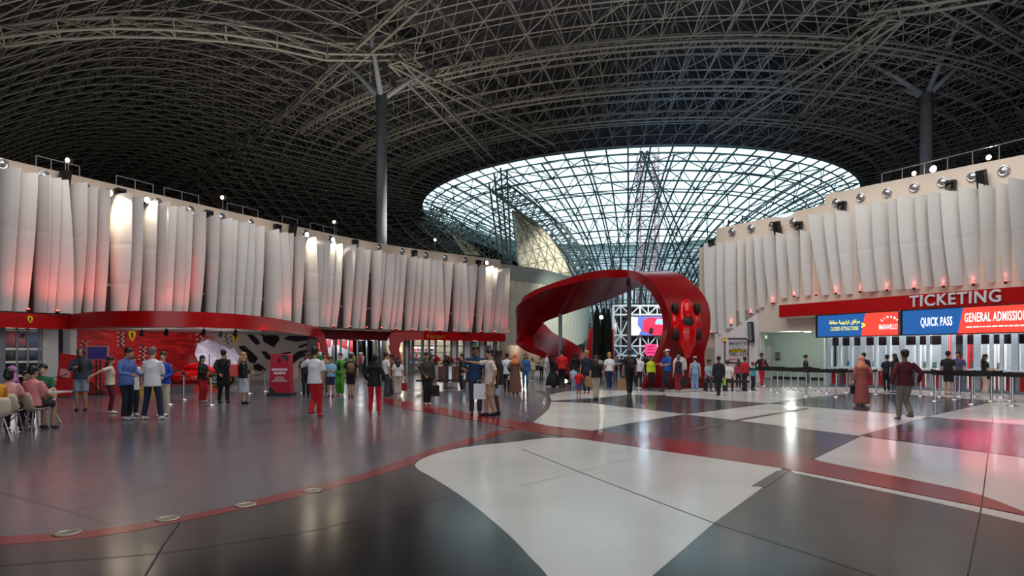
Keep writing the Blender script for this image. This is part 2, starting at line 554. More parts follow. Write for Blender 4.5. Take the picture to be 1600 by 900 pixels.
# side vaults: triangular space frame, mirrored
def vault(mir):
    d1 = Vector((math.sin(math.radians(-50)), math.cos(math.radians(-50)))); d2 = Vector((math.sin(math.radians(72)), math.cos(math.radians(72))))
    st = 2.7; O = Vector((-12, 40)); g = {}
    for i in range(-14, 40):
        for j in range(-30, 42):
            p = O + d1 * (i * st) + d2 * (j * st * 0.9)
            s = side_s(p)
            if -0.5 < s < 46 and p.y > 22 and (p - FC).length < 100 and p.y < 125: g[i, j] = p
    f = mirror if mir else (lambda p: p)
    for (i, j), p in g.items():
        c = p + (d1 * st + d2 * st * 0.9) / 3
        A = P3(f(p)); B = P3(f(c), 1.8)
        bars.append((A, B, 0.04))
        for dd in ((1, 0), (0, 1)):
            n = g.get((i + dd[0], j + dd[1]))
            if n is not None:
                bars.append((A, P3(f(n)), 0.075 if (dd == (1, 0) and j % 3 == 0) else 0.055)); bars.append((B, P3(f(n), 0), 0.04))
                bars.append((B, P3(f(n + (d1 * st + d2 * st * 0.9) / 3), 1.8), 0.05))
        n = g.get((i + 1, j - 1))
        if n is not None: bars.append((A, P3(f(n)), 0.05))


vault(False); vault(True)
# heavy trusses: the two valley arches, two transverse arches and braces into the column heads
heavy = []


def truss(pts, r=0.13, w_=1.1):
    pts = [Vector(p) for p in pts]
    lo = [p for p in pts]; up = [p + Vector((0, 0, w_)) for p in pts]
    for i in range(len(pts) - 1):
        t = (pts[i + 1] - pts[i]).normalized(); s = t.cross(Vector((0, 0, 1))).normalized() * (w_ * 0.55)
        for a, b in ((lo[i] - s, lo[i + 1] - s), (lo[i] + s, lo[i + 1] + s), (up[i], up[i + 1])): heavy.append((a, b, r))
        heavy.append((lo[i] - s, up[i + 1], r * .45)); heavy.append((lo[i] + s, up[i + 1], r * .45)); heavy.append((lo[i] - s, lo[i] + s, r * .45)); heavy.append((up[i], lo[i] - s, r * .4)); heavy.append((up[i], lo[i] + s, r * .4))


for mir in (False, True):
    f = mirror if mir else (lambda p: p)
    truss([(*f(LO + LD * t), roof_z(f(LO + LD * t)) - 0.6) for t in range(-28, 76, 4)], 0.1)
    arcp = [(-7.5, 53.6, 26.6), (-11, 51.8, 25.6), (-14.5, 50, 24.8), (-18, 49, 25.2), (-21.5, 48, 25.3), (-25, 47.2, 25.2), (-29, 46.4, 24.9), (-32.5, 45.6, 24.3), (-36, 45, 23.5), (-40, 44.4, 22.2), (-44, 43.8, 20.4)]
    truss([(*f(Vector(p[:2])), p[2]) for p in arcp], 0.12)
    for e in (Vector((4, 66.5)), Vector((-2.5, 71))):
        truss([(*f(Vector((-9.5, 52)).lerp(e, k / 6)), roof_z(f(Vector((-9.5, 52)).lerp(e, k / 6))) - 0.7) for k in range(7)], 0.1)
for r in (38.0, 43.5, 50.0):
    pts = []
    for k in range(-18, 19):
        a = aC + math.radians(k * 2.4); p = FC + Vector((r * math.cos(a), r * math.sin(a)))
        if side_s(p) < 0.5 and side_s(mirror(p)) < 0.5: pts.append((p.x, p.y, roof_z(p) - 0.4))
    truss(pts, 0.1, 0.8)

frame = tag(empty('roof_frame'), kind='structure')
allb = heavy + bars
one, rest = split_bars(allb, 290)
for p, q, r in one: bar_obj('strut', p, q, r, m_strut, frame)
o = ob('strut_lattice', bars_mesh(rest, 'strut_lattice', m_strut), frame); o['kind'] = 'stuff'

# tree columns that carry the roof
m_col = M('grey_painted_column', (118, 122, 130), 0.55, noise=(1.2, 0.12))
m_cap = M('dark_column_cap', (58, 62, 70), 0.5)
for (x, y, zt, rad, lab) in ((-11.0, 54.0, 23.3, 0.44, 'tall grey round roof column rising behind the left wall of fins'), (35.6, 55.0, 23.9, 0.48, 'tall grey round roof column rising behind the ticketing wall')):
    r = empty('roof_column', (x, y, 0))
    mb = MB(); mb.lathe([(0, 0), (rad, 0), (rad, zt - 0.9), (0, zt - 0.9)], seg=24); mb.build('shaft', m_col, r, True)
    mb = MB(); mb.lathe([(rad, zt - 0.9), (rad * 1.08, zt - 0.9), (rad * 1.15, zt), (0, zt)], seg=24); mb.build('cap', m_cap, r)
    sgn = 1 if x < 0 else -1
    for dx, dy, dz in ((-3.9 * sgn, -0.6, 3.3), (4.8 * sgn, 0.4, 2.9), (-0.2, -4.5, 4.2), (0.9 * sgn, 4.6, 2.6)):
        mb = MB(); mb.tube([(0, 0, zt - 0.25), (dx * .5, dy * .5, zt + dz * .52), (dx, dy, zt + dz)], [0.26, 0.2, 0.16], 10); mb.build('branch', m_col, r, True)
    tag(r, lab, 'column', 'roof columns')

# ------------------------------------------------------------------ glazed funnel
prof = [(0.0, 9.6), (3.0, 9.6), (6.0, 9.8), (8.5, 10.2), (10.7, 11.0), (12.6, 12.1), (14.4, 13.6), (16.0, 15.3), (17.4, 17.2), (18.6, 19.2), (19.7, 21.3), (20.6, 23.3), (21.4, 25.2), (22.05, 27.0), (22.6, 28.6), (23.05, 30.1), (FZ, FR)]
NM = 84


def fpt(i, k, off=0.0):
    z, r = prof[i]
    if off:
        z0, r0 = prof[max(0, i - 1)]; z1, r1 = prof[min(len(prof) - 1, i + 1)]
        t = Vector((r1 - r0, z1 - z0)).normalized(); r += t.y * off; z -= t.x * off
    a = aC + 2 * math.pi * k / NM
    return Vector((FC.x + r * math.cos(a), FC.y + r * math.sin(a), z))


m_fglass = glass('funnel_glass', (212, 236, 242), 0.4, 0.12)
fun = tag(empty('window_1'), kind='structure')
fun['label'] = 'great glazed funnel dipping from the roof to the floor'
cells = []
rest = MB()
for i in range(len(prof) - 1):
    for k in range(NM):
        q = [fpt(i, k), fpt(i, k + 1), fpt(i + 1, k + 1), fpt(i + 1, k)]
        kk = (k + NM // 2) % NM - NM // 2
        if i >= 5 and abs(kk) <= 13: cells.append(q)
        else: rest.add(q, [(0, 1, 2, 3)])
for q in cells[:300]:
    mb = MB(); mb.add(q, [(0, 1, 2, 3)]); mb.build('pane', m_fglass, fun)
for q in cells[300:]: rest.add(q, [(0, 1, 2, 3)])
o = rest.build('pane_field', m_fglass, fun); o['kind'] = 'stuff'
fb = []
for i in range(len(prof)):
    for k in range(NM):
        if i % 1 == 0: fb.append((fpt(i, k), fpt(i, k + 1), 0.105 if i < len(prof) - 1 else 0.18))
        if i < len(prof) - 1:
            fb.append((fpt(i, k), fpt(i + 1, k), 0.12))
            if i >= 2 and k % 2 == 0 and i % 2 == 0 and i + 2 < len(prof):  # outer truss layer
                a = fpt(i, k, 1.15); b = fpt(i + 2, k + 2, 1.15); c = fpt(i, k + 2, 1.15); d = fpt(i + 2, k, 1.15)
                fb.append((a, fpt(i + 1, k + 1), 0.055)); fb.append((c, fpt(i + 1, k + 1), 0.055)); fb.append((d, fpt(i + 1, k + 1), 0.055))
                fb.append((a, d, 0.1)); fb.append((a, c, 0.075))
                if k % 4 == 0: fb.append((a, b, 0.06))
                else: fb.append((c, d, 0.06))
one, rest_b = split_bars(fb, 280, lambda uv: uv[1] < 470 and 830 < uv[0] < 1290)
for p, q, r in one: bar_obj('glazing_bar', p, q, r, m_fstrut, fun)
o = ob('glazing_lattice', bars_mesh(rest_b, 'glazing_lattice', m_fstrut), fun); o['kind'] = 'stuff'

# big leaning masts and arch trusses in front of the funnel
mast = []
for k, (u0, u1) in enumerate(((1003, 945), (1012, 960), (1000, 1086), (1010, 1098), (1004, 1074))):
    a = wp(u0, 236, 66.5 + 0.4 * k); b = wp(u1, 452, 84 - 0.5 * k)
    mast.append((a, b, 0.09 if k % 2 else 0.07))
for (ua, ub, uc, ud) in ((1003, 945, 1012, 960), (1000, 1086, 1010, 1098)):
    for k in range(14):
        f0, f1 = k / 14, (k + 1) / 14
        def mp(u0, u1, f): return wp(u0 + (u1 - u0) * f, 236 + 216 * f, 66.7 + 17 * f)
        mast.append((mp(ua, ub, f0), mp(uc, ud, f1), 0.045)); mast.append((mp(uc, ud, f0), mp(ua, ub, f1), 0.045))
for (a, b) in (((772, 270), (792, 450)), ((782, 262), (797, 450)), ((792, 268), (801, 450)), ((764, 285), (786, 450))):
    mast.append((wp(*a, 68), wp(*b, 72), 0.1))
for k in range(15):
    v0 = 275 + k * 12
    mast.append((wp(772 + k * 1.4, v0, 68.3), wp(794 + k * 0.6, v0 + 12, 68.3), 0.05)); mast.append((wp(794 + k * 0.6, v0, 68.3), wp(772 + k * 1.4, v0 + 12, 68.3), 0.05))


def arch2(pts, Y, dv, du, r, n=14):
    q = dense(pts, 5)
    for i in range(len(q) - 1):
        a, b = q[i], q[i + 1]
        mast.append((wp(*a, Y), wp(*b, Y), r)); a2 = (a[0] + du, a[1] + dv); b2 = (b[0] + du, b[1] + dv)
        mast.append((wp(*a2, Y + 1.2), wp(*b2, Y + 1.2), r)); mast.append((wp(*a, Y), wp(*b2, Y + 1.2), r * .45)); mast.append((wp(*a2, Y + 1.2), wp(*b, Y), r * .45))
        mast.append((wp(*a, Y), wp(*a2, Y + 1.2), r * .45))


arch2([(770, 300), (810, 330), (850, 362), (885, 400), (908, 440), (915, 456)], 72, -14, 22, 0.16)
arch2([(665, 336), (690, 350), (730, 378), (770, 410), (800, 440)], 70, -16, 10, 0.11)
arch2([(655, 348), (680, 375), (710, 400), (745, 425)], 72, -10, 14, 0.09)
for d in range(9):
    mast.append((wp(700 + d * 14, 362 + d * 9, 71), wp(712 + d * 13, 420 + d * 3, 73), 0.06)); mast.append((wp(712 + d * 13, 420 + d * 3, 73), wp(714 + d * 14, 371 + d * 9, 71), 0.06))
mf = tag(empty('funnel_mast_frame'), kind='structure')
one, rest_b = split_bars(mast, 120)
for p, q, r in one: bar_obj('mast_tube', p, q, r, m_fstrut, mf)
o = ob('mast_lattice', bars_mesh(rest_b, 'mast_lattice', m_fstrut), mf); o['kind'] = 'stuff'

# cream fabric sails beside the funnel
m_sail = M('cream_membrane', (244, 236, 212), 0.8, noise=(0.5, 0.05))
_nt = m_sail.node_tree; _o = _nt.nodes['Material Output']; _mx = _nt.nodes.new('ShaderNodeMixShader'); _tr = _nt.nodes.new('ShaderNodeBsdfTranslucent')
_tr.inputs[0].default_value = srgb((252, 246, 228)); _mx.inputs[0].default_value = 0.45
_nt.links.new(_nt.nodes['Principled BSDF'].outputs[0], _mx.inputs[1]); _nt.links.new(_tr.outputs[0], _mx.inputs[2]); _nt.links.new(_mx.outputs[0], _o.inputs[0])
m_sailrib = M('sail_rib', (120, 122, 118), 0.6)


def sail(left, right, Y, nrow, ncol, label):
    L = dense(left, 6); R = dense(right, 6)
    def S(s, t):
        def pick(c, t):
            x = t * (len(c) - 1); i = min(int(x), len(c) - 2); f = x - i
            return Vector(c[i]).lerp(Vector(c[i + 1]), f)
        a = pick(L, t).lerp(pick(R, t), s)
        return wp(a.x, a.y, Y + 2.5 * s + 1.6 * math.sin(s * math.pi) - 2.0 * t)
    r = empty('fabric_sail', (0, 0, 0))
    for i in range(nrow):
        for j in range(ncol):
            mb = MB()
            q = [S((j + a) / ncol, (i + b) / nrow) for a, b in ((0, 1), (1, 1), (1, 0), (0, 0))]
            n = (q[1] - q[0]).cross(q[3] - q[0])
            n = n.normalized() * 0.06 if n.length > 1e-6 else Vector((0, 0.06, 0))
            mb.hexa(q + [x + n for x in q]); mb.build('panel', m_sail, r)
    rb = []
    for i in range(nrow + 1):
        for j in range(ncol): rb.append((S(j / ncol, i / nrow) - Vector((0, .15, 0)), S((j + 1) / ncol, i / nrow) - Vector((0, .15, 0)), 0.05))
    for j in range(ncol + 1):
        for i in range(nrow): rb.append((S(j / ncol, i / nrow) - Vector((0, .15, 0)), S(j / ncol, (i + 1) / nrow) - Vector((0, .15, 0)), 0.06))
    for i in range(0, nrow - 1):
        for j in range(ncol):
            rb.append((S(j / ncol, i / nrow) - Vector((0, .2, 0)), S((j + 1) / ncol, (i + 1) / nrow) - Vector((0, .2, 0)), 0.03)); rb.append((S((j + 1) / ncol, i / nrow) - Vector((0, .2, 0)), S(j / ncol, (i + 1) / nrow) - Vector((0, .2, 0)), 0.03))
    ob('rib', bars_mesh(rb, 'rib', m_sailrib, 4), r)
    tag(r, label, 'fabric sail')


sail([(800, 329), (804, 370), (810, 410), (816, 452)], [(803, 330), (842, 350), (876, 395), (902, 450)], 70, 7, 5, 'large cream fabric sail panel beside the glazed funnel')
sail([(703, 362), (712, 378), (722, 392), (726, 398)], [(705, 362), (724, 372), (742, 388), (752, 400)], 70, 4, 2, 'small narrow cream fabric sail above the far end of the left wall')
# red ride tower inside the funnel
m_tower = M('haze_paled_red', (206, 160, 170), 0.6)  # red paled so that its colour carries the haze
tb = []
for k in range(22):
    z0 = k * 1.5; z1 = z0 + 1.5; c = Vector((21.0, 99.0, 0)); hw = 1.4
    cs = [c + Vector((a * hw, b * hw, 0)) for a, b in ((-1, -1), (1, -1), (1, 1), (-1, 1))]
    for i in range(4):
        a, b = cs[i], cs[(i + 1) % 4]
        tb += [(a + Vector((0, 0, z0)), a + Vector((0, 0, z1)), 0.11), (a + Vector((0, 0, z0)), b + Vector((0, 0, z1)), 0.05), (b + Vector((0, 0, z0)), a + Vector((0, 0, z1)), 0.05), (a + Vector((0, 0, z0)), b + Vector((0, 0, z0)), 0.08)]
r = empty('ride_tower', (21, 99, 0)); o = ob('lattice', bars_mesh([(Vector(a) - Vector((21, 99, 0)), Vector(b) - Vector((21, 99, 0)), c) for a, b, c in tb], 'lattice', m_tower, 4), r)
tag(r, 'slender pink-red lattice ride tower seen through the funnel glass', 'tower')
# ------------------------------------------------------------------ left wall: curved, hung with white fins
m_wall = M('cream_plaster', (204, 188, 172), 0.85, noise=(0.7, 0.04))
m_fin = M('white_fin_paint', (208, 206, 204), 0.55, noise=(0.9, 0.03))
m_redgloss = M('red_gloss_panel', (176, 10, 16), 0.3, noise=(0.8, 0.05))
m_maroon = M('maroon_panel', (96, 14, 22), 0.4)
m_black_pl = M('black_housing', (20, 20, 22), 0.5)
m_chrome = M('polished_steel', (200, 200, 204), 0.22, 0.9)
m_rail = M('grey_rail', (150, 152, 156), 0.45, 0.4)
m_grframe = M('grey_aluminium_frame', (128, 136, 146), 0.4, 0.3)
m_whitep = M('white_panel', (222, 222, 222), 0.5)
m_bulb = M('lamp_glow', (255, 236, 205), 0.4, emit=30)
m_bulb_w = M('warm_lamp_glow', (255, 205, 150), 0.4, emit=14)
m_bulb_r = M('red_lamp_glow', (255, 60, 50), 0.4, emit=9)
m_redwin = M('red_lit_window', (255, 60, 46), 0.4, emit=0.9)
m_yellow = M('shield_yellow', (250, 205, 20), 0.4)
m_ink = M('black_ink', (18, 16, 18), 0.5)
PL = Path([(-24.3, 22.5), (-21.7, 27.1), (-19.5, 31.4), (-15.6, 39.0), (-9.8, 48.6), (-1.0, 57.0)])
PR = Path([(10.5, 41.0), (12.4, 38.4), (14.2, 36.0), (16.0, 33.0), (18.0, 29.2), (20.2, 25.3), (22.6, 21.0)])
wl_ = tag(ribbon_wall(PL, 0, PL.L, 3.3, 9.92, -0.5, 0.0, 1, 60, 9.95).build('wall_left', m_wall), kind='structure')


def nrm(path, t):
    g = path.tan(t); return Vector((g.y, -g.x, 0))


def V3(p, z): return Vector((p.x, p.y, z))


def on_wall(path, u, v, off=0.0):
    t = path.at_u(u); p = path.at(t); n = nrm(path, t)
    q = V3(p, 0) + n * off
    return Vector((q.x, q.y, CZ + (HV - v) / F * q.y)), n, t


def fin(path, t, sgn, wt, wb, phi, z0, z1, curve, bulge, parent, seams):
    """one fin: attached edge vertical on the wall, free edge standing out"""
    p = path.at(t); tg = path.tan(t) * sgn; n3 = nrm(path, t); tg3 = Vector((tg.x, tg.y, 0))
    d = tg3 * math.cos(phi) + n3 * math.sin(phi); nn = Vector((-d.y, d.x, 0))
    if nn.dot(n3) < 0: nn = -nn
    base = V3(p, 0) + n3 * 0.06
    zs = [z0 + (z1 - z0) * k / 9 for k in range(10)]
    for s_ in seams: zs += [s_ - 0.012, s_, s_ + 0.012]
    zs.sort(); nw = 5; mb = MB(); front = []; back = []
    for z in zs:
        f = (z - z0) / (z1 - z0); wd = wb + (wt - wb) * f + bulge * math.sin(f * math.pi)
        groove = 0.0015 if any(abs(z - s_) < 1e-6 for s_ in seams) else 0
        for j in range(nw + 1):
            x = j / nw
            q = base + d * (wd * x) + nn * (curve * math.sin(x * math.pi) * wd - groove)
            front.append((q.x, q.y, z + (0.22 * x - 0.05 if z == zs[-1] else 0))); q2 = q - nn * (0.035 - 2 * groove); back.append((q2.x, q2.y, front[-1][2]))
    m = nw + 1; N = len(front); fs = []
    for i in range(len(zs) - 1):
        for j in range(nw):
            a = i * m + j; fs.append((a, a + 1, a + m + 1, a + m)); fs.append((N + a + m, N + a + m + 1, N + a + 1, N + a))
    for i in range(len(zs) - 1):
        a = i * m; fs.append((a, a + m, N + a + m, N + a)); a = i * m + nw; fs.append((a + m, a, N + a, N + a + m))
    for j in range(nw):
        a = j; fs.append((a + 1, a, N + a, N + a + 1)); a = (len(zs) - 1) * m + j; fs.append((a, a + 1, N + a + 1, N + a))
    mb.add(front + back, fs)
    o = mb.build('fin_panel', m_fin, parent, True)
    es = o.modifiers.new('edge', 'EDGE_SPLIT'); es.split_angle = math.radians(45)
    return o


# u of each free edge at its top, read along the wall
edgesL = [10, 37, 56, 71, 86, 111, 131, 150, 182, 202, 225, 240, 254, 268, 282, 301, 322, 342, 353, 369, 378, 398, 417, 432, 441, 459, 476, 490, 500, 509, 518, 537, 551, 565, 580, 589, 601, 610, 622, 636, 647, 662, 672, 679, 697, 709, 716, 735, 745, 757, 767, 775, 784, 797]
rev = {86, 417, 432, 476, 679, 716}
rg = random.Random(3)
for i, u in enumerate(edgesL):
    phi = math.radians(66 + rg.uniform(-22, 20))
    wt = 1.04 + rg.uniform(-0.1, 0.1); wb = wt * (0.68 if u < 490 else 0.54) + rg.uniform(-0.08, 0.08)
    if u in rev: wb = wt + 0.18
    # attached edge lies before the free edge
    t = PL.at_u(min(u, 790)) + (0.35 if u > 790 else 0)
    t -= wt * math.cos(phi) * 0.8
    z0 = 3.42 if 10 <= u else 3.4
    fin(PL, max(0.1, t), 1, wt, wb, phi, z0, 9.3 - 0.35 * (u / 800.0) + rg.uniform(-0.05, 0.05), 0.17 + rg.uniform(-.07, .08), rg.uniform(0.0, 0.12), wl_, (5.0, 6.9))
for t in (0.6, 1.5, 2.5): fin(PL, t, 1, 1.0, 0.8, 0.6, 3.4, 9.45, .1, .05, wl_, (5.0, 6.9))
# end return of the wall and lit windows between fins
for u, du in ((100, 5), (112, 8), (127, 8), (147, 7), (268, 8), (284, 7), (62, 4)):
    p0, n, t = on_wall(PL, u, 400); t2 = PL.at_u(u + du)
    mb = MB(); a = PL.at(t) ; b = PL.at(t2); nn = nrm(PL, t)
    mb.wallseg(a + Vector((nn.x, nn.y)) * 0.07, b + Vector((nn.x, nn.y)) * 0.07, 4.9, 7.0, 0.06, (nn.x, nn.y)); mb.build('lit_window', m_redwin, wl_)
ribbon_wall(PL, 0.1, PL.L - 0.1, 3.4, 7.6, 0.0, 0.035, 1, 60).build('gap_shade_panel', M('maroon_gap_shade', (62, 44, 46), .7), wl_)  # dark sheet added over the cream wall, gap shade in its colour
# rails that carry the fins
for z in (4.9, 7.1):
    ribbon_wall(PL, 0.2, PL.L - 0.2, z, z + 0.12, 0.0, 0.05, 1, 60).build('fin_rail', m_rail, wl_)
# closing end wall
mb = MB(); e = PL.at(PL.L); mb.box((e.x + 0.35, e.y + 0.2, 6.3), (0.7, 0.5, 5.2)); mb.build('end_pier', m_wall, wl_)


def nozzle_proto(mat_r, mat_b):
    mb = MB(); mb.lathe([(0.16, 0.0), (0.25, 0.0), (0.27, 0.03), (0.25, 0.07), (0.2, 0.08), (0.16, 0.03), (0.13, 0.1), (0.06, 0.12), (0, 0.12)], seg=20)
    return mb.mesh('air_nozzle', mat_r, True)


noz = nozzle_proto(m_chrome, m_ink)
mb = MB(); mb.lathe([(0.0, 0.012), (0.2, 0.012)], seg=16); nozd = mb.mesh('throat', m_ink)
for path, lst, par in ((PL, [(2, 256), (68, 275), (131, 293), (190, 304), (246, 317), (297, 329), (346, 340), (391, 349), (477, 365), (516, 374), (592, 387), (628, 393), (665, 399), (695, 403), (727, 407), (757, 412)], wl_),):
    for u, v in lst:
        q, n, t = on_wall(path, u, v, 0.01)
        o = ob('air_nozzle', noz, par); o.matrix_world = Matrix.Translation(q) @ n.to_track_quat('Z', 'Y').to_matrix().to_4x4()
        o2 = ob('throat', nozd, o)


def moving_light(name, q, n, label, group, sc_=1.0, spk=False):
    r = empty(name, q)
    r.rotation_euler.z = math.atan2(n.y, n.x) + math.pi / 2
    r.scale = (sc_,) * 3
    if spk:
        mb = MB(); mb.box((0, -0.3, 0), (0.36, 0.34, 0.85), M_=Matrix.Rotation(0.25, 3, 'X')); mb.build('cabinet', m_black_pl, r)
        mb = MB(); mb.tube([(0, -0.15, 0.2), (0, 0.0, 0.2)], 0.03, 6); mb.build('bracket', m_black_pl, r)
        mb = MB(); mb.box((0, -0.475, -0.045), (0.3, 0.02, 0.74), M_=Matrix.Rotation(0.25, 3, 'X')); mb.build('grille', m_ink, r)
    else:
        mb = MB(); mb.box((0, -0.18, 0.16), (0.42, 0.3, 0.14)); mb.build('base', m_black_pl, r)
        for s in (-1, 1):
            mb = MB(); mb.box((s * 0.19, -0.2, -0.06), (0.06, 0.18, 0.36)); mb.build('yoke_arm', m_black_pl, r)
        mb = MB(); mb.tube([(0, -0.06, 0.05), (0, -0.2, -0.06), (0, -0.42, -0.22)], [0.1, 0.15, 0.13], 12); mb.build('head', m_black_pl, r, True)
        mb = MB(); mb.tube([(0, -0.42, -0.222), (0, -0.44, -0.235)], [0.105, 0.105], 12); mb.build('lens', m_lens, r)
    tag(r, label, 'speaker' if spk else 'stage light', group)
    return r


for k, (u, v) in enumerate([(184, 303), (322, 336), (430, 357), (552, 380), (645, 396), (745, 411)]):
    q, n, t = on_wall(PL, u, v, 0.04); moving_light('stage_light', q, n, ORD[k] + ' black stage light from the near end above the left wall fins', 'stage lights on the left wall')
for u, v, l in [(95, 281, 'tall black loudspeaker high on the left wall near the picture edge'), (452, 359, 'black loudspeaker halfway along the top of the left wall')]:
    q, n, t = on_wall(PL, u, v, 0.02); moving_light('loudspeaker', q, n, l, 'loudspeakers on the left wall', 1.0, True)


def flood(q, n, label, power, tgt, ang, color=(1, .86, .66), glow=m_bulb, big=0.15, group=None):
    r = empty('floodlight', q); r.rotation_euler.z = math.atan2(n.y, n.x) + math.pi / 2
    mb = MB(); mb.tube([(0, 0, 0), (0, -0.18, 0.0)], [big * 1.15, big * 1.35], 14); mb.build('housing', m_black_pl, r, True)
    mb = MB(); mb.ell((0, -0.19, 0.0), (big, 0.05, big), 14, 8); mb.build('bulb', glow, r, True)
    mb = MB(); mb.tube([(0, 0.05, -0.35), (0, 0.02, 0)], 0.03, 6); mb.build('bracket', m_black_pl, r)
    tag(r, label, 'floodlight', group)
    if power:
        s = spot('flood_beam', (0, -0.3, 0.0), (0, -1, -1), power, color, ang, 0.7, 0.08)
        s.location = Vector(q) + n * 0.34
        d = Vector(tgt) - s.location; s.rotation_euler = d.to_track_quat('-Z', 'Y').to_euler()
    return r


for u, v, pw, l in [(157, 302, 520, 'glaring white floodlight above the fins nearest the left picture edge'), (467, 367, 300, 'bright floodlight above the fins beside the black loudspeaker, left of a pair'), (508, 375, 300, 'bright floodlight above the fins, right of a pair halfway along'),
                    (752, 411, 500, 'bright floodlight above the last fins at the far end of left wall'), (215, 313, 240, 'half-hidden floodlight just behind the top of a brightly lit fin')]:
    q, n, t = on_wall(PL, u, v, 0.55)
    tgt = PL.at(t + 1.6); flood(q, n, l, pw, (tgt.x + n.x * 0.5, tgt.y + n.y * 0.5, 6.0), 1.9, glow=m_bulb)
# wash spots added in front of the fins to brighten them, without fixtures
for u in (30, 90, 240, 330, 400, 560, 640, 700):
    q, n, t = on_wall(PL, u, 300, 2.6); q.z = 9.9
    tg = PL.at(t)
    spot('added_fin_wash', q + Vector((0, 0, 1.2)), (tg.x, tg.y, 5.2), 170, (1.0, 0.93, 0.86), 1.7, 1.0, 0.4)
# lamps on poles behind the parapet
for u, v, l in [(130, 251, 'small glowing lamp on a pole above the left wall, nearest'), (369, 309, 'small glowing lamp on a pole above the left wall, second'), (541, 347, 'small glowing lamp on a pole above the left wall, third'), (693, 375, 'small glowing lamp on a pole at the far end of left wall')]:
    q, n, t = on_wall(PL, u, v, -1.2)
    r = empty('pole_lamp', (q.x, q.y, 9.7))
    h = q.z - 9.7
    mb = MB(); mb.tube([(0, 0, -0.3), (0, 0, h)], 0.025, 6); mb.build('pole', m_rail, r)
    mb = MB(); mb.box((0, 0.05, h), (0.3, 0.2, 0.3)); mb.build('housing', m_black_pl, r)
    mb = MB(); mb.ell((0, -0.08, h), (0.1, 0.05, 0.11), 10, 6); mb.build('bulb', m_bulb_w, r, True)
    tag(r, l, 'lamp')
    spot('pole_lamp_beam', (q.x, q.y - 0.3, q.z + .3), (q.x + 8, q.y - 6, 26), 2600, (1, .9, .74), 2.3, 1.0, .2)
    spot('pole_lamp_beam', (q.x - .3, q.y + .4, q.z + .4), (q.x - 14, q.y + 8, 26), 3600, (1, .92, .8), 2.4, 1.0, .2)  # second beam added to brighten the left vault


def railing(path, u0, u1, par, n, z, h, off=-0.3):
    t0, t1 = path.at_u(u0), path.at_u(u1); pts = []
    for i in range(n + 1):
        t = t0 + (t1 - t0) * i / n; p = path.at(t); nn = nrm(path, t); q = V3(p, z) + nn * off; pts.append(q)
        mb = MB(); mb.tube([q, q + Vector((0, 0, h))], 0.022, 6); mb.build('rail_post', m_rail, par)
    mb = MB(); mb.tube([p + Vector((0, 0, h)) for p in pts], 0.022, 6); mb.build('rail_tube', m_rail, par)


for a, b, n in ((62, 130, 3), (187, 245, 2), (262, 316, 2), (360, 408, 2), (446, 470, 1), (490, 530, 2)): railing(PL, a, b, wl_, n, 9.85, 0.62)

# ------------------------------------------------------------------ red fascia and display canopy, left
SH = [(0, 1.0), (0.55, 0.95), (0.95, 0.6), (0.98, 0.2), (0.75, -0.45), (0.35, -0.9), (0, -1.15), (-0.35, -0.9), (-0.75, -0.45), (-0.98, 0.2), (-0.95, 0.6), (-0.55, 0.95)]


def shield(mtx, s, parent, name='shield_emblem', stripe=True):
    """yellow shield with a dark rearing-horse shape"""
    def poly(pts, z, mat, nm, par):
        me = bpy.data.meshes.new(nm); bm = bmesh.new()
        lo = [bm.verts.new((x * s * 0.72, y * s, z)) for x, y in pts]; f = bm.faces.new(lo)
        if f.normal.z < 0: f.normal_flip()
        ex = bmesh.ops.extrude_face_region(bm, geom=[f])
        for v in ex['geom']:
            if isinstance(v, bmesh.types.BMVert): v.co.z += 0.008
        bmesh.ops.recalc_face_normals(bm, faces=bm.faces); bm.to_mesh(me); bm.free(); me.materials.append(mat)
        o = ob(nm, me, par); return o
    e = poly(SH, 0.0, m_yellow, name, parent); e.matrix_world = mtx
    h = [(-0.2, -0.75), (-0.1, -0.45), (-0.25, -0.2), (-0.15, 0.1), (-0.3, 0.3), (-0.5, 0.2), (-0.4, 0.4), (-0.1, 0.42), (0.0, 0.65), (0.15, 0.72), (0.1, 0.58), (0.28, 0.5), (0.15, 0.42), (0.2, 0.2), (0.45, 0.25), (0.5, 0.1), (0.22, 0.05), (0.15, -0.1), (0.4, -0.25), (0.3, -0.42), (0.12, -0.3), (0.0, -0.5), (0.1, -0.75)]
    hh = poly(h, 0.009, m_ink, 'horse_figure', e)
    return e


fl = tag(empty('trim_1'), kind='structure')
tC0 = PL.at_u(96); tC1 = PL.at_u(486)
ribbon_wall(PL, 0, tC0, 2.72, 3.36, 0.0, 0.55, 1, 16).build('fascia_band', m_redgloss, fl)
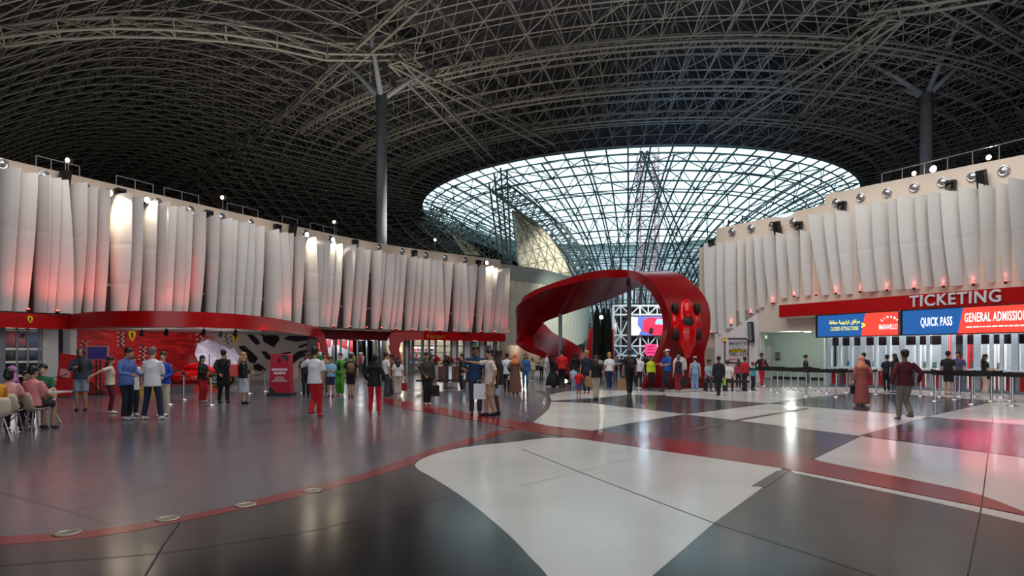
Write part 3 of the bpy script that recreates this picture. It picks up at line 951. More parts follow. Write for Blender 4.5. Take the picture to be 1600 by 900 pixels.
# canopy bulging forward over the car display
_p = PL.at(tC0); _n = nrm(PL, tC0)
edge = [Vector((_p.x + _n.x * .5, _p.y + _n.y * .5)), Vector((-18.3, 27.2)), Vector((-16.4, 26.1)), Vector((-14.2, 25.9)), Vector((-12.5, 27.2)), Vector((-11.75, 29.6)), Vector((-11.7, 33)), Vector((-12.3, 38)), Vector((-12.7, 42.0))]
CP = Path(edge, 8)
mb = ribbon_wall(CP, 0, CP.L, 2.72, 3.36, -0.25, 0.0, 1, 60); mb.build('canopy_band', m_redgloss, fl, True).modifiers.new('edge', 'EDGE_SPLIT').split_angle = math.radians(40)
mb = MB(); pts = [CP.at(CP.L * k / 40) for k in range(41)]
back = [PL.at(tC0 + (tC1 - tC0) * k / 40) for k in range(41)]
for z, mt, nm in ((2.76, m_whitep, 'canopy_soffit'), (3.3, m_maroon, 'canopy_top')):
    mb = MB(); vs = [(p.x, p.y, z) for p in pts] + [(p.x, p.y, z) for p in back]
    mb.add(vs, [(k, k + 1, 42 + k, 41 + k) for k in range(40)]); mb.build(nm, mt, fl)
# red band over the shop further along
tS0 = PL.at_u(610)
ribbon_wall(PL, tS0, PL.L + 0.0, 2.68, 3.36, 0.0, 0.6, 1, 24).build('fascia_band', m_redgloss, fl)
ribbon_wall(PL, tC1, tS0, 2.62, 3.36, -0.9, -0.3, 1, 24).build('recessed_fascia', m_maroon, fl)
# red uplights at the foot of the fins
for path, lst in ((PL, [25, 70, 139, 182, 226, 505, 531, 558, 582, 606, 632, 655, 676, 698, 720, 740, 761, 782]),):
    for u in lst:
        q, n, t = on_wall(path, u, 480, 1.0)
        r = empty('uplight', (q.x, q.y, 3.4), parent=fl)
        mb = MB(); mb.lathe([(0.0, 0.0), (0.07, 0.0), (0.085, 0.1), (0.0, 0.1)], seg=10); mb.build('can', m_black_pl, r)
        mb = MB(); mb.ell((0, 0, 0.12), (0.06, 0.06, 0.04), 8, 5); mb.build('lens', m_bulb_r, r)
        tp = PL.at(t)
        spot('uplight_beam', (q.x + n.x * .6, q.y + n.y * .6, 3.6), (tp.x, tp.y, 6.3), 38, (1, .06, .04), 1.9, 1.0, .3)
for u in (5, 52, 105, 125, 250, 275, 420, 440):   # glow between the fins
    q, n, t = on_wall(PL, u, 480, 0.3); spot('uplight_beam', (q.x + n.x * 1.4, q.y + n.y * 1.4, 3.75), (q.x, q.y, 6.6), 52, (1, .1, .06), 1.9, 1.0, .3)
q, n, t = on_wall(PL, 36, 499, 0.57); tg = PL.tan(t); shield(frame_mtx(q, (tg.x, tg.y, 0)), 0.15, fl)
q, n, t = on_wall(PL, 640, 525.5, 0.62); tg = PL.tan(t); shield(frame_mtx(q, (tg.x, tg.y, 0)), 0.22, fl)
m_gold = M('gold_letters', (205, 150, 40), 0.35, 0.4)
q, n, t = on_wall(PL, 674, 526, 0.615); tg = PL.tan(t)
text('sign_lettering', 'Ferrari', 0.5, m_gold, fl, frame_mtx(q, (tg.x, tg.y, 0)), 1.25, 0.012)

# ground floor behind the fascia, left: door bay, pier, mural recess
gl = glass('shop_glass', (225, 230, 235), 0.08, 0.05)
ground = tag(empty('wall_left_ground'), kind='structure')
tA = PL.at_u(6); tB = PL.at_u(64)


def slab(path, t0, t1, z0, z1, o0, o1, mat, name, par, n=6):
    return ribbon_wall(path, t0, t1, z0, z1, o0, o1, 1, n).build(name, mat, par)


m_redroom = M('red_shop_interior', (150, 20, 28), 0.6)
m_check = M('grey_check', (120, 112, 108), 0.5)
slab(PL, 0.0, tA, 0, 2.75, -0.3, 0.1, m_grframe, 'pier', ground, 4)
dr = tag(empty('door_1'), kind='structure')
for k, f in enumerate((0.0, 0.33, 0.62, 0.92, 1.0)):
    tt = tA + (tB - tA) * f; slab(PL, tt - 0.04, tt + 0.04, 0, 2.72, -0.03, 0.06, m_rail if k in (1, 2) else m_grframe, 'mullion', dr, 1)
for z in (0.02, 0.62, 1.22, 1.78, 2.6): slab(PL, tA, tB, z, z + 0.09, -0.03, 0.06, m_whitep, 'rail', dr, 4)
for k in range(3):
    for z in (0.1, 0.7, 1.3, 1.87):
        a = tA + (tB - tA) * (0.0, 0.33, 0.62)[k]; b = tA + (tB - tA) * (0.33, 0.62, 0.92)[k]; slab(PL, a + .05, b - .05, z, z + 0.52 + (.2 if z > 1.8 else 0), 0, 0.012, gl, 'pane', dr, 1)
slab(PL, 0, tB + 0.4, 0, 2.7, -4.2, -4.0, m_redroom, 'shop_back_wall', ground, 4)
for k in range(4):
    for j in range(5):
        if (k + j) % 2 == 0: slab(PL, tA + 0.1 + k * 0.3, tA + 0.4 + k * 0.3, 1.7 + j * 0.18, 1.88 + j * 0.18, -3.95, -3.9, m_whitep if j % 3 else m_check, 'checker_tile', ground, 1)
point('shop_lamp', (-22.6, 29.6, 2.2), 130, (1, .8, .68), .8)
tD = PL.at_u(66); tE = PL.at_u(91); slab(PL, tD, tE, 0, 2.72, -0.3, 0.0, m_whitep, 'white_panel', ground, 3)
tF = PL.at_u(103); slab(PL, tE, tF, 0, 2.72, -0.6, -0.25, M('dark_blue_reveal', (52, 50, 72), 0.5), 'reveal', ground, 2)
tG = PL.at_u(113); slab(PL, tF, tG, 0, 2.75, -0.3, 0.35, m_whitep, 'pier', ground, 2)

# mural: flat print on a wall panel
m = bpy.data.materials.new('mural_print'); m.use_nodes = True; nt = m.node_tree; b = nt.nodes['Principled BSDF']; b.inputs['Roughness'].default_value = 0.5
tc = nt.nodes.new('ShaderNodeTexCoord'); mpn = nt.nodes.new('ShaderNodeMapping'); mpn.inputs['Rotation'].default_value = (0, 0, 0.5); mpn.inputs['Rotation'].default_value = (0, 0.45, 0); mpn.inputs['Scale'].default_value = (0.55, 1.0, 2.2)
nz = nt.nodes.new('ShaderNodeTexNoise'); nz.inputs['Scale'].default_value = 2.6; nz.inputs['Detail'].default_value = 3
nt.links.new(tc.outputs['Object'], mpn.inputs['Vector']); nt.links.new(mpn.outputs['Vector'], nz.inputs['Vector'])
rp = nt.nodes.new('ShaderNodeValToRGB'); e_ = rp.color_ramp.elements
e_[0].position = 0.3; e_[0].color = srgb((110, 6, 20)); e_[1].position = 0.74; e_[1].color = srgb((235, 170, 150))
for ps, c in ((0.42, (170, 10, 22)), (0.52, (205, 16, 24)), (0.6, (216, 24, 28)), (0.67, (222, 60, 44)), (0.7, (226, 110, 90))):
    x = e_.new(ps); x.color = srgb(c)
nt.links.new(nz.outputs['Fac'], rp.inputs['Fac'])
sx = nt.nodes.new('ShaderNodeSeparateXYZ'); nt.links.new(tc.outputs['Object'], sx.inputs[0])
mr = nt.nodes.new('ShaderNodeMapRange'); mr.inputs['From Min'].default_value = 7.5; mr.inputs['From Max'].default_value = 9.2
nz2 = nt.nodes.new('ShaderNodeTexNoise'); nz2.inputs['Scale'].default_value = 1.4; ad = nt.nodes.new('ShaderNodeMath'); ad.operation = 'MULTIPLY_ADD'; ad.inputs[1].default_value = 3.0
nt.links.new(tc.outputs['Object'], nz2.inputs['Vector']); nt.links.new(nz2.outputs['Fac'], ad.inputs[0]); nt.links.new(sx.outputs[0], ad.inputs[2]); nt.links.new(ad.outputs[0], mr.inputs['Value'])
mxm = nt.nodes.new('ShaderNodeMix'); mxm.data_type = 'RGBA'; mxm.inputs['B'].default_value = srgb((196, 186, 176))
nt.links.new(mr.outputs[0], mxm.inputs['Factor']); nt.links.new(rp.outputs[0], mxm.inputs['A']); nt.links.new(mxm.outputs['Result'], b.inputs['Base Color'])
MU0, MU1 = Vector((-20.55, 29.9, 0)), Vector((-13.5, 42.2, 0)); MUX = (MU1 - MU0).normalized(); MUL = (MU1 - MU0).length
mu = empty('mural', MU0); mu.rotation_euler.z = math.atan2(MUX.y, MUX.x)
mb = MB(); mb.box((MUL / 2, 0.08, 1.38), (MUL, 0.12, 2.76)); mb.build('panel', m, mu)
tag(mu, 'long red racing mural with black and cream tyre-track shapes behind the show car', 'mural')


def mural_poly(pts, mat, z=0.02, name='print_shape'):
    """pts in image columns/rows, laid on the mural plane"""
    q = []
    for u, v in pts:
        # intersect view ray with the mural plane
        d = Vector(((u - 800) / F, 1, (HV - v) / F)); n = Vector((MUX.y, -MUX.x, 0)); t = MU0.dot(n) / d.dot(n); w_ = d * t
        q.append(((w_ - MU0).dot(MUX), CZ + d.z * t))
    me = bpy.data.meshes.new(name); bm = bmesh.new(); f = bm.faces.new([bm.verts.new((x, z_, 0)) for x, z_ in q])
    ex = bmesh.ops.extrude_face_region(bm, geom=[f])
    for v in ex['geom']:
        if isinstance(v, bmesh.types.BMVert): v.co.z += 0.012
    bmesh.ops.recalc_face_normals(bm, faces=bm.faces); bm.to_mesh(me); bm.free(); me.materials.append(mat)
    o = ob(name, me, mu); o.rotation_euler = (math.pi / 2, 0, 0); o.location = (0, -z + 0.03, 0)


m_tyre = M('mural_black_print', (34, 32, 40), 0.5); m_mwhite = M('mural_white_print', (205, 190, 190), 0.5)
for pts in ([(386, 523), (394, 522), (402, 529), (407, 537), (400, 539), (393, 532)], [(410, 527), (418, 523), (434, 523), (437, 530), (428, 543), (412, 534)], [(443, 530), (452, 524), (466, 524), (480, 525), (480, 532), (462, 534)],
            [(466, 541), (480, 536), (480, 540), (468, 544)], [(372, 541), (382, 540), (396, 552), (403, 560), (398, 568), (390, 566), (384, 555)], [(408, 549), (416, 549), (423, 556), (424, 563), (416, 561)], [(396, 570), (404, 568), (414, 575), (408, 580), (398, 578)], [(440, 552), (455, 549), (450, 558), (442, 562)], [(452, 560), (466, 549), (480, 546), (480, 555), (468, 560), (456, 570)]):
    mural_poly(pts, m_tyre)
for c0, c1, n_ in (((189, 518), (189, 541), 7), ((224, 541), (222, 563), 7), ((134, 532), (131, 541), 3), ((312, 521), (314, 542), 6), ((353, 521), (357, 538), 5)):
    for k in range(n_):
        f = (k + .5) / n_; u = c0[0] + (c1[0] - c0[0]) * f; v = c0[1] + (c1[1] - c0[1]) * f; h = (c1[1] - c0[1]) / n_ * .36
        for j in (-1, 0, 1):
            uu = u + j * 4.2 + (k % 2) * 2.0; mural_poly([(uu - 1.7, v - h), (uu + 1.7, v - h + .5), (uu + 1.5, v + h), (uu - 1.9, v + h - .4)], m_mwhite if (k + j) % 2 else m_tyre)
for (u, v, s) in ((206, 524, 0.26), (367, 527, 0.26)):
    d = Vector(((u - 800) / F, 1, (HV - v) / F)); n = Vector((MUX.y, -MUX.x, 0)); t = MU0.dot(n) / d.dot(n); w_ = d * t + Vector((0, 0, CZ)) + n * 0.06
    e = shield(Matrix.Identity(4), s, mu)
    e.matrix_parent_inverse = mu.matrix_world.inverted(); 
    e.matrix_basis = Matrix.Translation(Vector(((w_ - MU0).dot(MUX), -0.02, w_.z))) @ Matrix.Rotation(math.pi / 2, 4, 'X'); e.matrix_parent_inverse = Matrix.Identity(4)
# ceiling spots under the canopy
for k, (u, v) in enumerate(((222, 518), (260, 515), (318, 515), (345, 520), (368, 518), (412, 519))):
    Y = 1.05 / ((HV - v + 3) / F); Y = min(max(Y, 27.5), 34)
    p = wp(u, v, Y); r = empty('canopy_spotlight', (p.x, p.y, 2.74))
    mb = MB(); mb.tube([(0, 0, 0), (0, 0, -0.12)], 0.02, 6); mb.build('stem', m_black_pl, r)
    mb = MB(); mb.tube([(0, 0.05, -0.1), (0, -0.06, -0.3)], [0.07, 0.1], 10); mb.build('head', m_black_pl, r)
    tag(r, ORD[k] + ' small black spotlight from the left under the red canopy', 'spotlight', 'canopy spotlights')
    spot('canopy_spot', (p.x, p.y + .1, 2.4), (p.x - 1.6, p.y + 3.5, 1.3), 80, (1, .9, .84), 2.2, 0.8, .05)
# ------------------------------------------------------------------ shop fronts at the far left
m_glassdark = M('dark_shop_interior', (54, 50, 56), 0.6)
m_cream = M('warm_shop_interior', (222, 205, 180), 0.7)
shop = tag(empty('window_2'), kind='structure')
t0, t1 = PL.at_u(486), PL.at_u(612)
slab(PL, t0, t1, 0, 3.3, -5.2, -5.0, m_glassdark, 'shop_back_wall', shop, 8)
for u in (521, 533, 545, 557, 571, 585, 598, 607):
    t = PL.at_u(u); slab(PL, t - 0.05, t + 0.05, 0, 3.3, -0.9, -0.78, m_grframe, 'mullion', shop, 1)
us = [508, 521, 533, 545, 557, 571, 585, 598, 607]
for a, b in zip(us[:-1], us[1:]): slab(PL, PL.at_u(a) + .08, PL.at_u(b) - .08, 0.1, 2.65, -0.86, -0.84, gl, 'pane', shop, 1)
slab(PL, t0, t1, 2.6, 2.75, -1.0, -0.72, m_grframe, 'transom', shop, 6)
slab(PL, t0, t1, 0.0, 0.12, -1.0, -0.72, m_grframe, 'sill', shop, 6)
# tricolour display panels
m_fg = M('flag_green', (20, 140, 70), 0.5); m_fr = M('flag_red', (190, 30, 36), 0.5)
for u, tilt, lab in ((536, 1, 'left tricolour flag banner in the shop window'), (564, -1, 'right tricolour flag banner in the shop window')):
    q, n, t = on_wall(PL, u, 552, -1.7); g = PL.tan(t)
    r = empty('flag_banner', (q.x, q.y, 0)); r.rotation_euler.z = math.atan2(g.y, g.x)
    hw = 0.75
    cuts = [(0.1, 0.1), (1.25 + .45 * tilt, 1.25 - .45 * tilt), (1.95 + .3 * -tilt, 1.95 - .3 * -tilt), (2.62, 2.62)]
    for (a, b_), mt, nm in ((0, m_fg, 'green_field'), (1, m_whitep, 'white_field'), (2, m_fr, 'red_field')) and [((0, 1), m_fg, 'green_field'), ((1, 2), m_whitep, 'white_field'), ((2, 3), m_fr, 'red_field')]:
        l0, r0 = cuts[a]; l1, r1 = cuts[b_]
        mb = MB(); mb.hexa([(-hw, 0, l0), (hw, 0, r0), (hw, .03, r0), (-hw, .03, l0), (-hw, 0, l1), (hw, 0, r1), (hw, .03, r1), (-hw, .03, l1)]); mb.build(nm, mt, r)
    tag(r, lab, 'banner')
# goods seen in the window
rg = random.Random(11)
cols = [(190, 40, 40), (210, 210, 205), (40, 50, 120), (60, 60, 66), (200, 60, 90), (220, 200, 60)]
for k, u in enumerate([515, 526, 550, 576, 582, 590, 594, 602]):
    q, n, t = on_wall(PL, u, 552, -2.4 - 0.5 * (k % 2)); r = empty('mannequin', (q.x, q.y, 0))
    c = cols[k % 6]; mm = M('shop_cloth_%d' % (k % 6), c, 0.8)
    mb = MB(); mb.tube([(0, 0, .75), (0, 0, 1.0), (0, 0, 1.25), (0, 0, 1.42), (0, 0, 1.48)], [(.16, .11), (.15, .1), (.2, .12), (.19, .1), (.06, .06)], 10, ref=(1, 0, 0)); mb.build('torso', mm, r, True)
    mb = MB(); mb.ell((0, 0, 1.62), (.085, .1, .12)); mb.build('head', m_whitep, r, True)
    mb = MB(); mb.tube([(0, 0, 0.03), (0, 0, .8)], [.03, .03], 8); mb.lathe([(0, 0), (.18, 0), (.18, .03), (0, .03)]); mb.build('stand', m_chrome, r)
    tag(r, ORD[k] + ' dressed mannequin from the left behind the storefront glass', 'mannequin', 'mannequins in the storefront')
for u in (528, 552, 578, 600):
    q, n, t = on_wall(PL, u, 540, -1.15); point('shop_lamp', (q.x, q.y, 2.45), 60, (1, .95, .9), .3)
# red slanted portal jambs
def jamb(pts, Yt, name, par, depth=0.9):
    mb = MB(); n = len(pts)
    fr = [wp(u, v, Yt) for u, v in pts]
    for p in fr:
        if p.z < 0: p.z = 0.0
    bk = [p + Vector((-0.3, depth, 0)) for p in fr]
    mb.add(fr + bk, [tuple(reversed(range(n))), tuple(n + k for k in range(n))] + [(k, (k + 1) % n, n + (k + 1) % n, n + k) for k in range(n)])
    return mb.build(name, M('portal_red', (140, 8, 14), .4), par)


t0j = tag(empty('trim_2'), kind='structure')
jamb([(478, 514), (498, 513), (506, 519), (512, 545), (520, 582), (521, 592), (513, 592), (505, 560), (499, 535), (494, 527), (478, 525)], 41.0, 'portal_jamb', t0j)
jamb([(662, 519), (662, 531), (632, 532), (626, 536), (624, 548), (628, 565), (633, 591), (624, 591), (616, 560), (609, 540), (608, 528), (612, 521), (618, 519)], 46.6, 'portal_jamb', t0j)
# right-hand shop: panes, pale panels and warm interior
shop2 = tag(empty('window_3'), kind='structure')
t0, t1 = PL.at_u(634), PL.L
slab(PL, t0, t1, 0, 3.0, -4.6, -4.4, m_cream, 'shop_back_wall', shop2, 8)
us = [634, 641, 647, 662, 672, 682, 696, 706, 716, 726, 738, 750, 760, 772, 782]
for i, u in enumerate(us):
    t = PL.at_u(u); slab(PL, t - 0.1, t + 0.1, 0, 2.7, -0.25, -0.1, m_grframe, 'mullion', shop2, 1)
for i, (a, b) in enumerate(zip(us[:-1], us[1:])):
    ta, tb = PL.at_u(a) + .12, PL.at_u(b) - .12
    if i in (0, 7, 9, 11): slab(PL, ta, tb, 0, 2.7, -0.25, -0.15, m_whitep, 'white_panel', shop2, 1)
    else:
        slab(PL, ta, tb, 0.05, 2.65, -0.2, -0.18, gl, 'pane', shop2, 1)
        for z in (0.9, 1.7, 2.2): slab(PL, ta, tb, z, z + 0.07, -0.25, -0.12, m_whitep, 'glazing_rail', shop2, 1)
for u in (655, 680, 712, 745, 770):
    q, n, t = on_wall(PL, u, 540, -2.4); point('shop_lamp', (q.x, q.y, 2.3), 90, (1, .9, .72), .4)
rg = random.Random(5)
for k, u in enumerate((654, 668, 680, 692, 704)):
    q, n, t = on_wall(PL, u, 552, -2.8); r = empty('display_shelf', (q.x, q.y, 0)); r.rotation_euler.z = math.atan2(n.y, n.x) + math.pi / 2
    mb = MB(); mb.box((0, .2, 1.1), (0.66, .06, 2.2)); mb.build('back_panel', m_whitep, r)
    for z in (0.3, 0.8, 1.3, 1.8):
        mb = MB(); mb.box((0, 0, z), (0.66, .4, .04)); mb.build('shelf', m_whitep, r)
        for j in range(3):
            mm = M('shop_cloth_%d' % rg.randrange(6), (120, 60, 60), .8); mb = MB(); mb.box((-.2 + .2 * j, 0, z + .13), (.15, .25, .22)); mb.build('goods', mm, r)
    tag(r, ORD[k] + ' white merchandise shelf from the left in the shop under gold lettering', 'shelf', 'shelves in the right-hand shop')

# ------------------------------------------------------------------ right wall: fins, ticket hall
wr = tag(empty('wall_right'), kind='structure')
tst = PR.at_u(1290)
m_wall2 = M('pale_plaster', (214, 200, 186), 0.85, noise=(0.7, 0.04))
tl0 = PR.at_u(1119)
mb = ribbon_wall(PR, tl0, tst + .3, 4.1, 9.15, -0.6, 0.0, 1, 20, 9.3); mb.build('wall_tier', m_wall2, wr)
mb = ribbon_wall(PR, tst, PR.L, 4.1, 9.78, -0.6, 0.05, 1, 30, 9.3); mb.build('wall_tier', m_wall2, wr)
mb = ribbon_wall(PR, PR.at_u(1092), tl0, 2.0, 8.15, -0.6, 0.0, 1, 8); mb.build('wall_tier', m_wall2, wr)


def rfin(ur, vtop, vbot, wtop, wbot, phi, curve=.08, bulge=0.05):
    t = PR.at_u(ur); p = PR.at(t); Y = p.y
    z1 = CZ + (HV - vtop) / F * Y; z0 = CZ + (HV - vbot) / F * Y
    fin(PR, t, -1, wtop, wbot, phi, z0, z1, curve, bulge, wr, ((z0 + z1) / 2,))


U5 = lambda x: 1080 + x * 0.325
V5 = lambda y: 240 + y * 0.325
rg = random.Random(9)
for xl, xr, yt, xbl, yb in [(585, 668, 302, 640, 680), (655, 725, 292, 700, 680), (715, 784, 280, 752, 675), (800, 838, 270, 825, 668), (815, 906, 252, 845, 662), (890, 969, 240, 917, 658), (965, 1036, 228, 990, 652), (1018, 1105, 212, 1050, 650), (1097, 1168, 205, 1130, 640), (1160, 1243, 195, 1190, 640), (1230, 1313, 182, 1265, 634), (1312, 1390, 170, 1350, 628), (1402, 1465, 160, 1432, 620), (1487, 1542, 150, 1520, 612), (1550, 1632, 130, 1590, 606)]:
    Y = PR.at(PR.at_u(U5(xr))).y
    # phi chosen so that the fin shows mostly edge-on to broadside like its neighbours
    phi = math.radians(44 + rg.uniform(-12, 12))
    wt = (xr - xl) * 0.325 / F * Y * 1.12; wb = (xr - xbl) * 0.325 / F * Y * 1.12
    rfin(U5(xr), V5(yt), V5(yb), wt, max(.25, wb), phi)
for xl, xr, yt, xbl, yb in [(75, 129, 440, 88, 860), (133, 172, 436, 140, 868), (175, 218, 430, 180, 840), (232, 263, 424, 240, 812), (270, 312, 415, 285, 770), (315, 364, 405, 335, 740), (358, 414, 397, 385, 715), (420, 466, 390, 440, 695), (470, 524, 383, 500, 688), (538, 580, 378, 555, 682)]:
    Y = PR.at(PR.at_u(U5(xr))).y; phi = math.radians(46 + rg.uniform(-12, 12))
    rfin(U5(xr), V5(yt), V5(yb), (xr - xl) * 0.325 / F * Y * 1.15, max(.3, (xr - xbl) * 0.325 / F * Y * 1.15), phi)
for u, v in [(1145, 362), (1174.6, 356.7), (1208, 352), (1241, 347), (1308, 316.7), (1346.5, 308.6), (1387.4, 301.4), (1430, 293), (1474.5, 284.8), (1521, 276), (1570, 267)]:
    q, n, t = on_wall(PR, u, v, 0.06)
    o = ob('air_nozzle', noz, wr); o.matrix_world = Matrix.Translation(q) @ n.to_track_quat('Z', 'Y').to_matrix().to_4x4() @ Matrix.Scale(.85, 4)
    ob('throat', nozd, o)
for u, v, l in [(1220, 357, 'black loudspeaker on the lower right-hand wall tier'), (1540, 281, 'black loudspeaker above the fins over the ticketing sign')]:
    q, n, t = on_wall(PR, u, v, 0.06); moving_light('loudspeaker', q, n, l, None, 0.85, True)
for k, (u, v) in enumerate([(1115, 380), (1252, 353), (1320, 322), (1490, 290)]):
    q, n, t = on_wall(PR, u, v, 0.06); moving_light('stage_light', q, n, ORD[k] + ' black stage light from the left above the right wall fins', 'stage lights on the right wall', 0.85)
for u, v, l in [(1452, 265, 'dazzling white floodlight on the right parapet at the foot of a column'), (1422, 272, 'smaller glowing lamp on the right parapet left of the dazzling floodlight'), (1539, 247, 'glowing lamp on the right parapet railing nearest the picture edge'), (1151, 341, 'glowing lamp on the lower parapet, right of a pair'), (1130, 346, 'glowing lamp on the lower parapet, left of a pair')]:
    q, n, t = on_wall(PR, u, v, -0.5)
    flood(q, n, l, 0, (0, 0, 0), 1, glow=m_bulb if u in (1452, 1151) else m_bulb_w, big=0.14 if u == 1452 else 0.1)
    spot('pole_lamp_beam', (q.x - .3, q.y - 0.3, q.z + .3), (q.x - 8, q.y - 4, 27), 2400, (.95, .97, 1), 2.3, 1.0, .2)
    if u > 1400: spot('pole_lamp_beam', (q.x + .3, q.y + .4, q.z + .4), (q.x + 12, q.y + 12, 26), 2600, (.9, .95, 1), 2.4, 1.0, .2)  # second beam added to brighten the right vault
for u in (1160, 1230, 1310, 1380, 1450, 1530, 1590):
    q, n, t = on_wall(PR, u, 300, 2.8); tg = PR.at(t)
    spot('added_fin_wash', (q.x, q.y, 11.0), (tg.x, tg.y, 6.0), 140, (1.0, 0.95, 0.88), 1.7, 1.0, 0.4)  # added wash for the right-hand fins, without a fixture
railing(PR, 1372, 1600, wr, 6, 9.5, 0.7)
for u in (1116, 1147, 1178, 1213, 1246, 1281, 1312, 1350, 1392, 1434, 1480, 1527, 1577):
    vb = {1116: 521, 1147: 507, 1178: 490, 1213: 474}.get(u, 463 - (u - 1246) * 0.065)
    q, n, t = on_wall(PR, u, vb, 0.3)
    r = empty('uplight', q, parent=wr)
    mb = MB(); mb.lathe([(0.0, -.05), (0.05, -.05), (0.06, 0.05), (0.0, 0.05)], seg=10); mb.build('can', m_black_pl, r)
    mb = MB(); mb.ell((0, 0, 0.06), (0.05, 0.05, 0.035), 8, 5); mb.build('lens', m_bulb_r, r)
    spot('uplight_beam', q + Vector((0, 0, .12)), q + Vector((-n.x * .25, -n.y * .25, 2.5)), 6, (1, .2, .15), 1.6, 1.0, .04)

# white wall over the side passage, poster wall
tp0, tp1 = PR.at_u(1121), PR.at_u(1188)
m_wwhite = M('white_wall_paint', (226, 220, 224), 0.7)
mb = MB(); N = 12; vs = []
for i in range(N + 1):
    t = tp0 + (tp1 - tp0) * i / N; p = PR.at(t); n = nrm(PR, t); u = 800 + F * p.x / p.y
    v = 521 - max(0, (u - 1140)) * 31 / 47.0; z = CZ + (HV - v) / F * p.y
    for off in (0.25, -0.4): q = V3(p, 0) + n * off; vs += [(q.x, q.y, 0), (q.x, q.y, z)]
fs = []
for i in range(N):
    a = i * 4; fs += [(a, a + 4, a + 5, a + 1), (a + 2, a + 3, a + 7, a + 6), (a + 1, a + 5, a + 7, a + 3)]
fs += [(0, 1, 3, 2), (N * 4, N * 4 + 2, N * 4 + 3, N * 4 + 1)]
mb.add(vs, fs); mb.build('poster_wall', m_wwhite, wr)
tq0, tq1 = PR.at_u(1189), PR.at_u(1300)
slab(PR, tp1, tq0 + 0.1, 2.85, 4.3, -0.4, 0.1, m_wall2, 'lintel', wr, 2)
slab(PR, tq0, tq1, 2.85, 4.3, -0.45, 0.12, m_wall2, 'lintel', wr, 8)
# passage recess
m_green = M('pale_green_wall', (186, 200, 192), 0.8); m_green2 = M('passage_ceiling', (200, 196, 188), 0.8)
a = PR.at(tq0); b_ = PR.at(PR.at_u(1287))
rec = tag(empty('wall_passage'), kind='structure')
c0 = Vector((a.x + 1.8, a.y + 7.0)); c1 = Vector((b_.x + 3.5, b_.y + 6.0))
for (p, q_) in ((a, c0), (c0, c1), (c1, b_)):
    d = (q_ - p).normalized(); mb = MB(); mb.wallseg(p, q_, 0, 2.95, 0.2, (d.y, -d.x)); mb.build('passage_wall', m_green, rec)
mb = MB(); mb.add([(p.x, p.y, 2.92) for p in (a, c0, c1, b_)], [(0, 1, 2, 3)]); mb.build('passage_ceiling', m_green2, rec)
mb = MB(); d = (c1 - c0).normalized(); mb.wallseg(c0 + d * .1 - Vector((0, .05)), c1 - d * .1 - Vector((0, .05)), 0, 0.14, 0.05, (d.y, -d.x)); mb.build('skirting', m_ink, rec)
point('passage_lamp', ((a.x + b_.x) / 2 + 1.4, (a.y + b_.y) / 2 + 3.2, 2.6), 90, (.92, 1, .94), .2)
mb = MB(); mb.lathe([(0, 0), (.16, 0), (.18, .03)], ((a.x + b_.x) / 2 + 2.3, (a.y + b_.y) / 2 + 3.0, 2.87), 14); mb.build('downlight', m_bulb_w, rec)
d2 = tag(empty('door_2'), kind='structure')
pd = c0 + (c1 - c0) * 0.12; dd = (c1 - c0).normalized()
mb = MB(); mb.wallseg(pd - Vector((0, .12)), pd + dd * 0.95 - Vector((0, .12)), 0.02, 2.1, .06, (dd.y, -dd.x)); mb.build('leaf', m_whitep, d2)
for s0, s1, z0, z1 in ((-.08, 0, 0, 2.18), (.95, 1.03, 0, 2.18), (-.08, 1.03, 2.1, 2.18)):
    mb = MB(); mb.wallseg(pd + dd * s0 - Vector((0, .16)), pd + dd * s1 - Vector((0, .16)), z0, z1, .1, (dd.y, -dd.x)); mb.build('jamb', m_green2, d2)
mb = MB(); hh = pd + dd * .85; mb.box((hh.x, hh.y - .2, 1.0), (.12, .06, .03)); mb.build('handle', m_chrome, d2)
r = empty('exit_sign', (a.x + 1.15, a.y + 2.4, 2.62)); mb = MB(); mb.box((0, 0, 0), (.34, .05, .28)); mb.build('plate', M('green_sign', (10, 120, 70), .5, emit=.35), r)
mb = MB(); mb.box((-.07, -.03, -.02), (.05, .01, .14)); mb.box((-.07, -.03, .08), (.06, .01, .05)); mb.box((.07, -.03, 0), (.11, .01, .17)); mb.build('running_figure', m_whitep, r)
tag(r, 'small green exit sign hanging in the passage opening', 'sign')
r = empty('wall_notice', (pd.x + dd.x * 1.45, pd.y + dd.y * 1.45 - .1, 1.45)); mb = MB(); mb.box((0, 0, 0), (.36, .04, .5)); mb.build('board', M('dark_notice', (52, 56, 58), .5), r)
mb = MB(); mb.box((0, -.025, .02), (.28, .01, .36)); mb.build('sheet', M('grey_notice', (90, 96, 98), .5), r)
tag(r, 'small dark notice board beside the passage door', 'notice')
# poster frame and lettering
q, n, t = on_wall(PR, 1152, 552, 0.27); g = PR.tan(t); gx = Vector((g.x, g.y, 0))
def pw(u, v, off=0.27): return on_wall(PR, u, v, off)[0]
po = empty('slogan_print', (0, 0, 0))
m_plum = M('plum_ink', (84, 40, 62), .5); m_grey_t = M('grey_ink', (96, 94, 104), .5); m_pale = M('pale_ink', (190, 186, 192), .5); m_redink = M('red_ink', (200, 40, 60), .5)
for pts in ([(1142, 529), (1171, 529)], [(1171, 529), (1173.5, 532), (1173.5, 566)], [(1137, 533), (1137, 566)], [(1137, 566), (1173.5, 567)]):
    mb = MB(); mb.tube([pw(u, v, .28) for u, v in pts], .035, 6); mb.build('frame_line', m_plum, po)
mb = MB()
p0, p1, p2, p3 = pw(1143, 545.5, .26), pw(1167, 545.5, .26), pw(1167, 550.5, .26), pw(1143, 550.5, .26); mb.hexa([p3, p2, p2 - n * .02, p3 - n * .02, p0, p1, p1 - n * .02, p0 - n * .02])
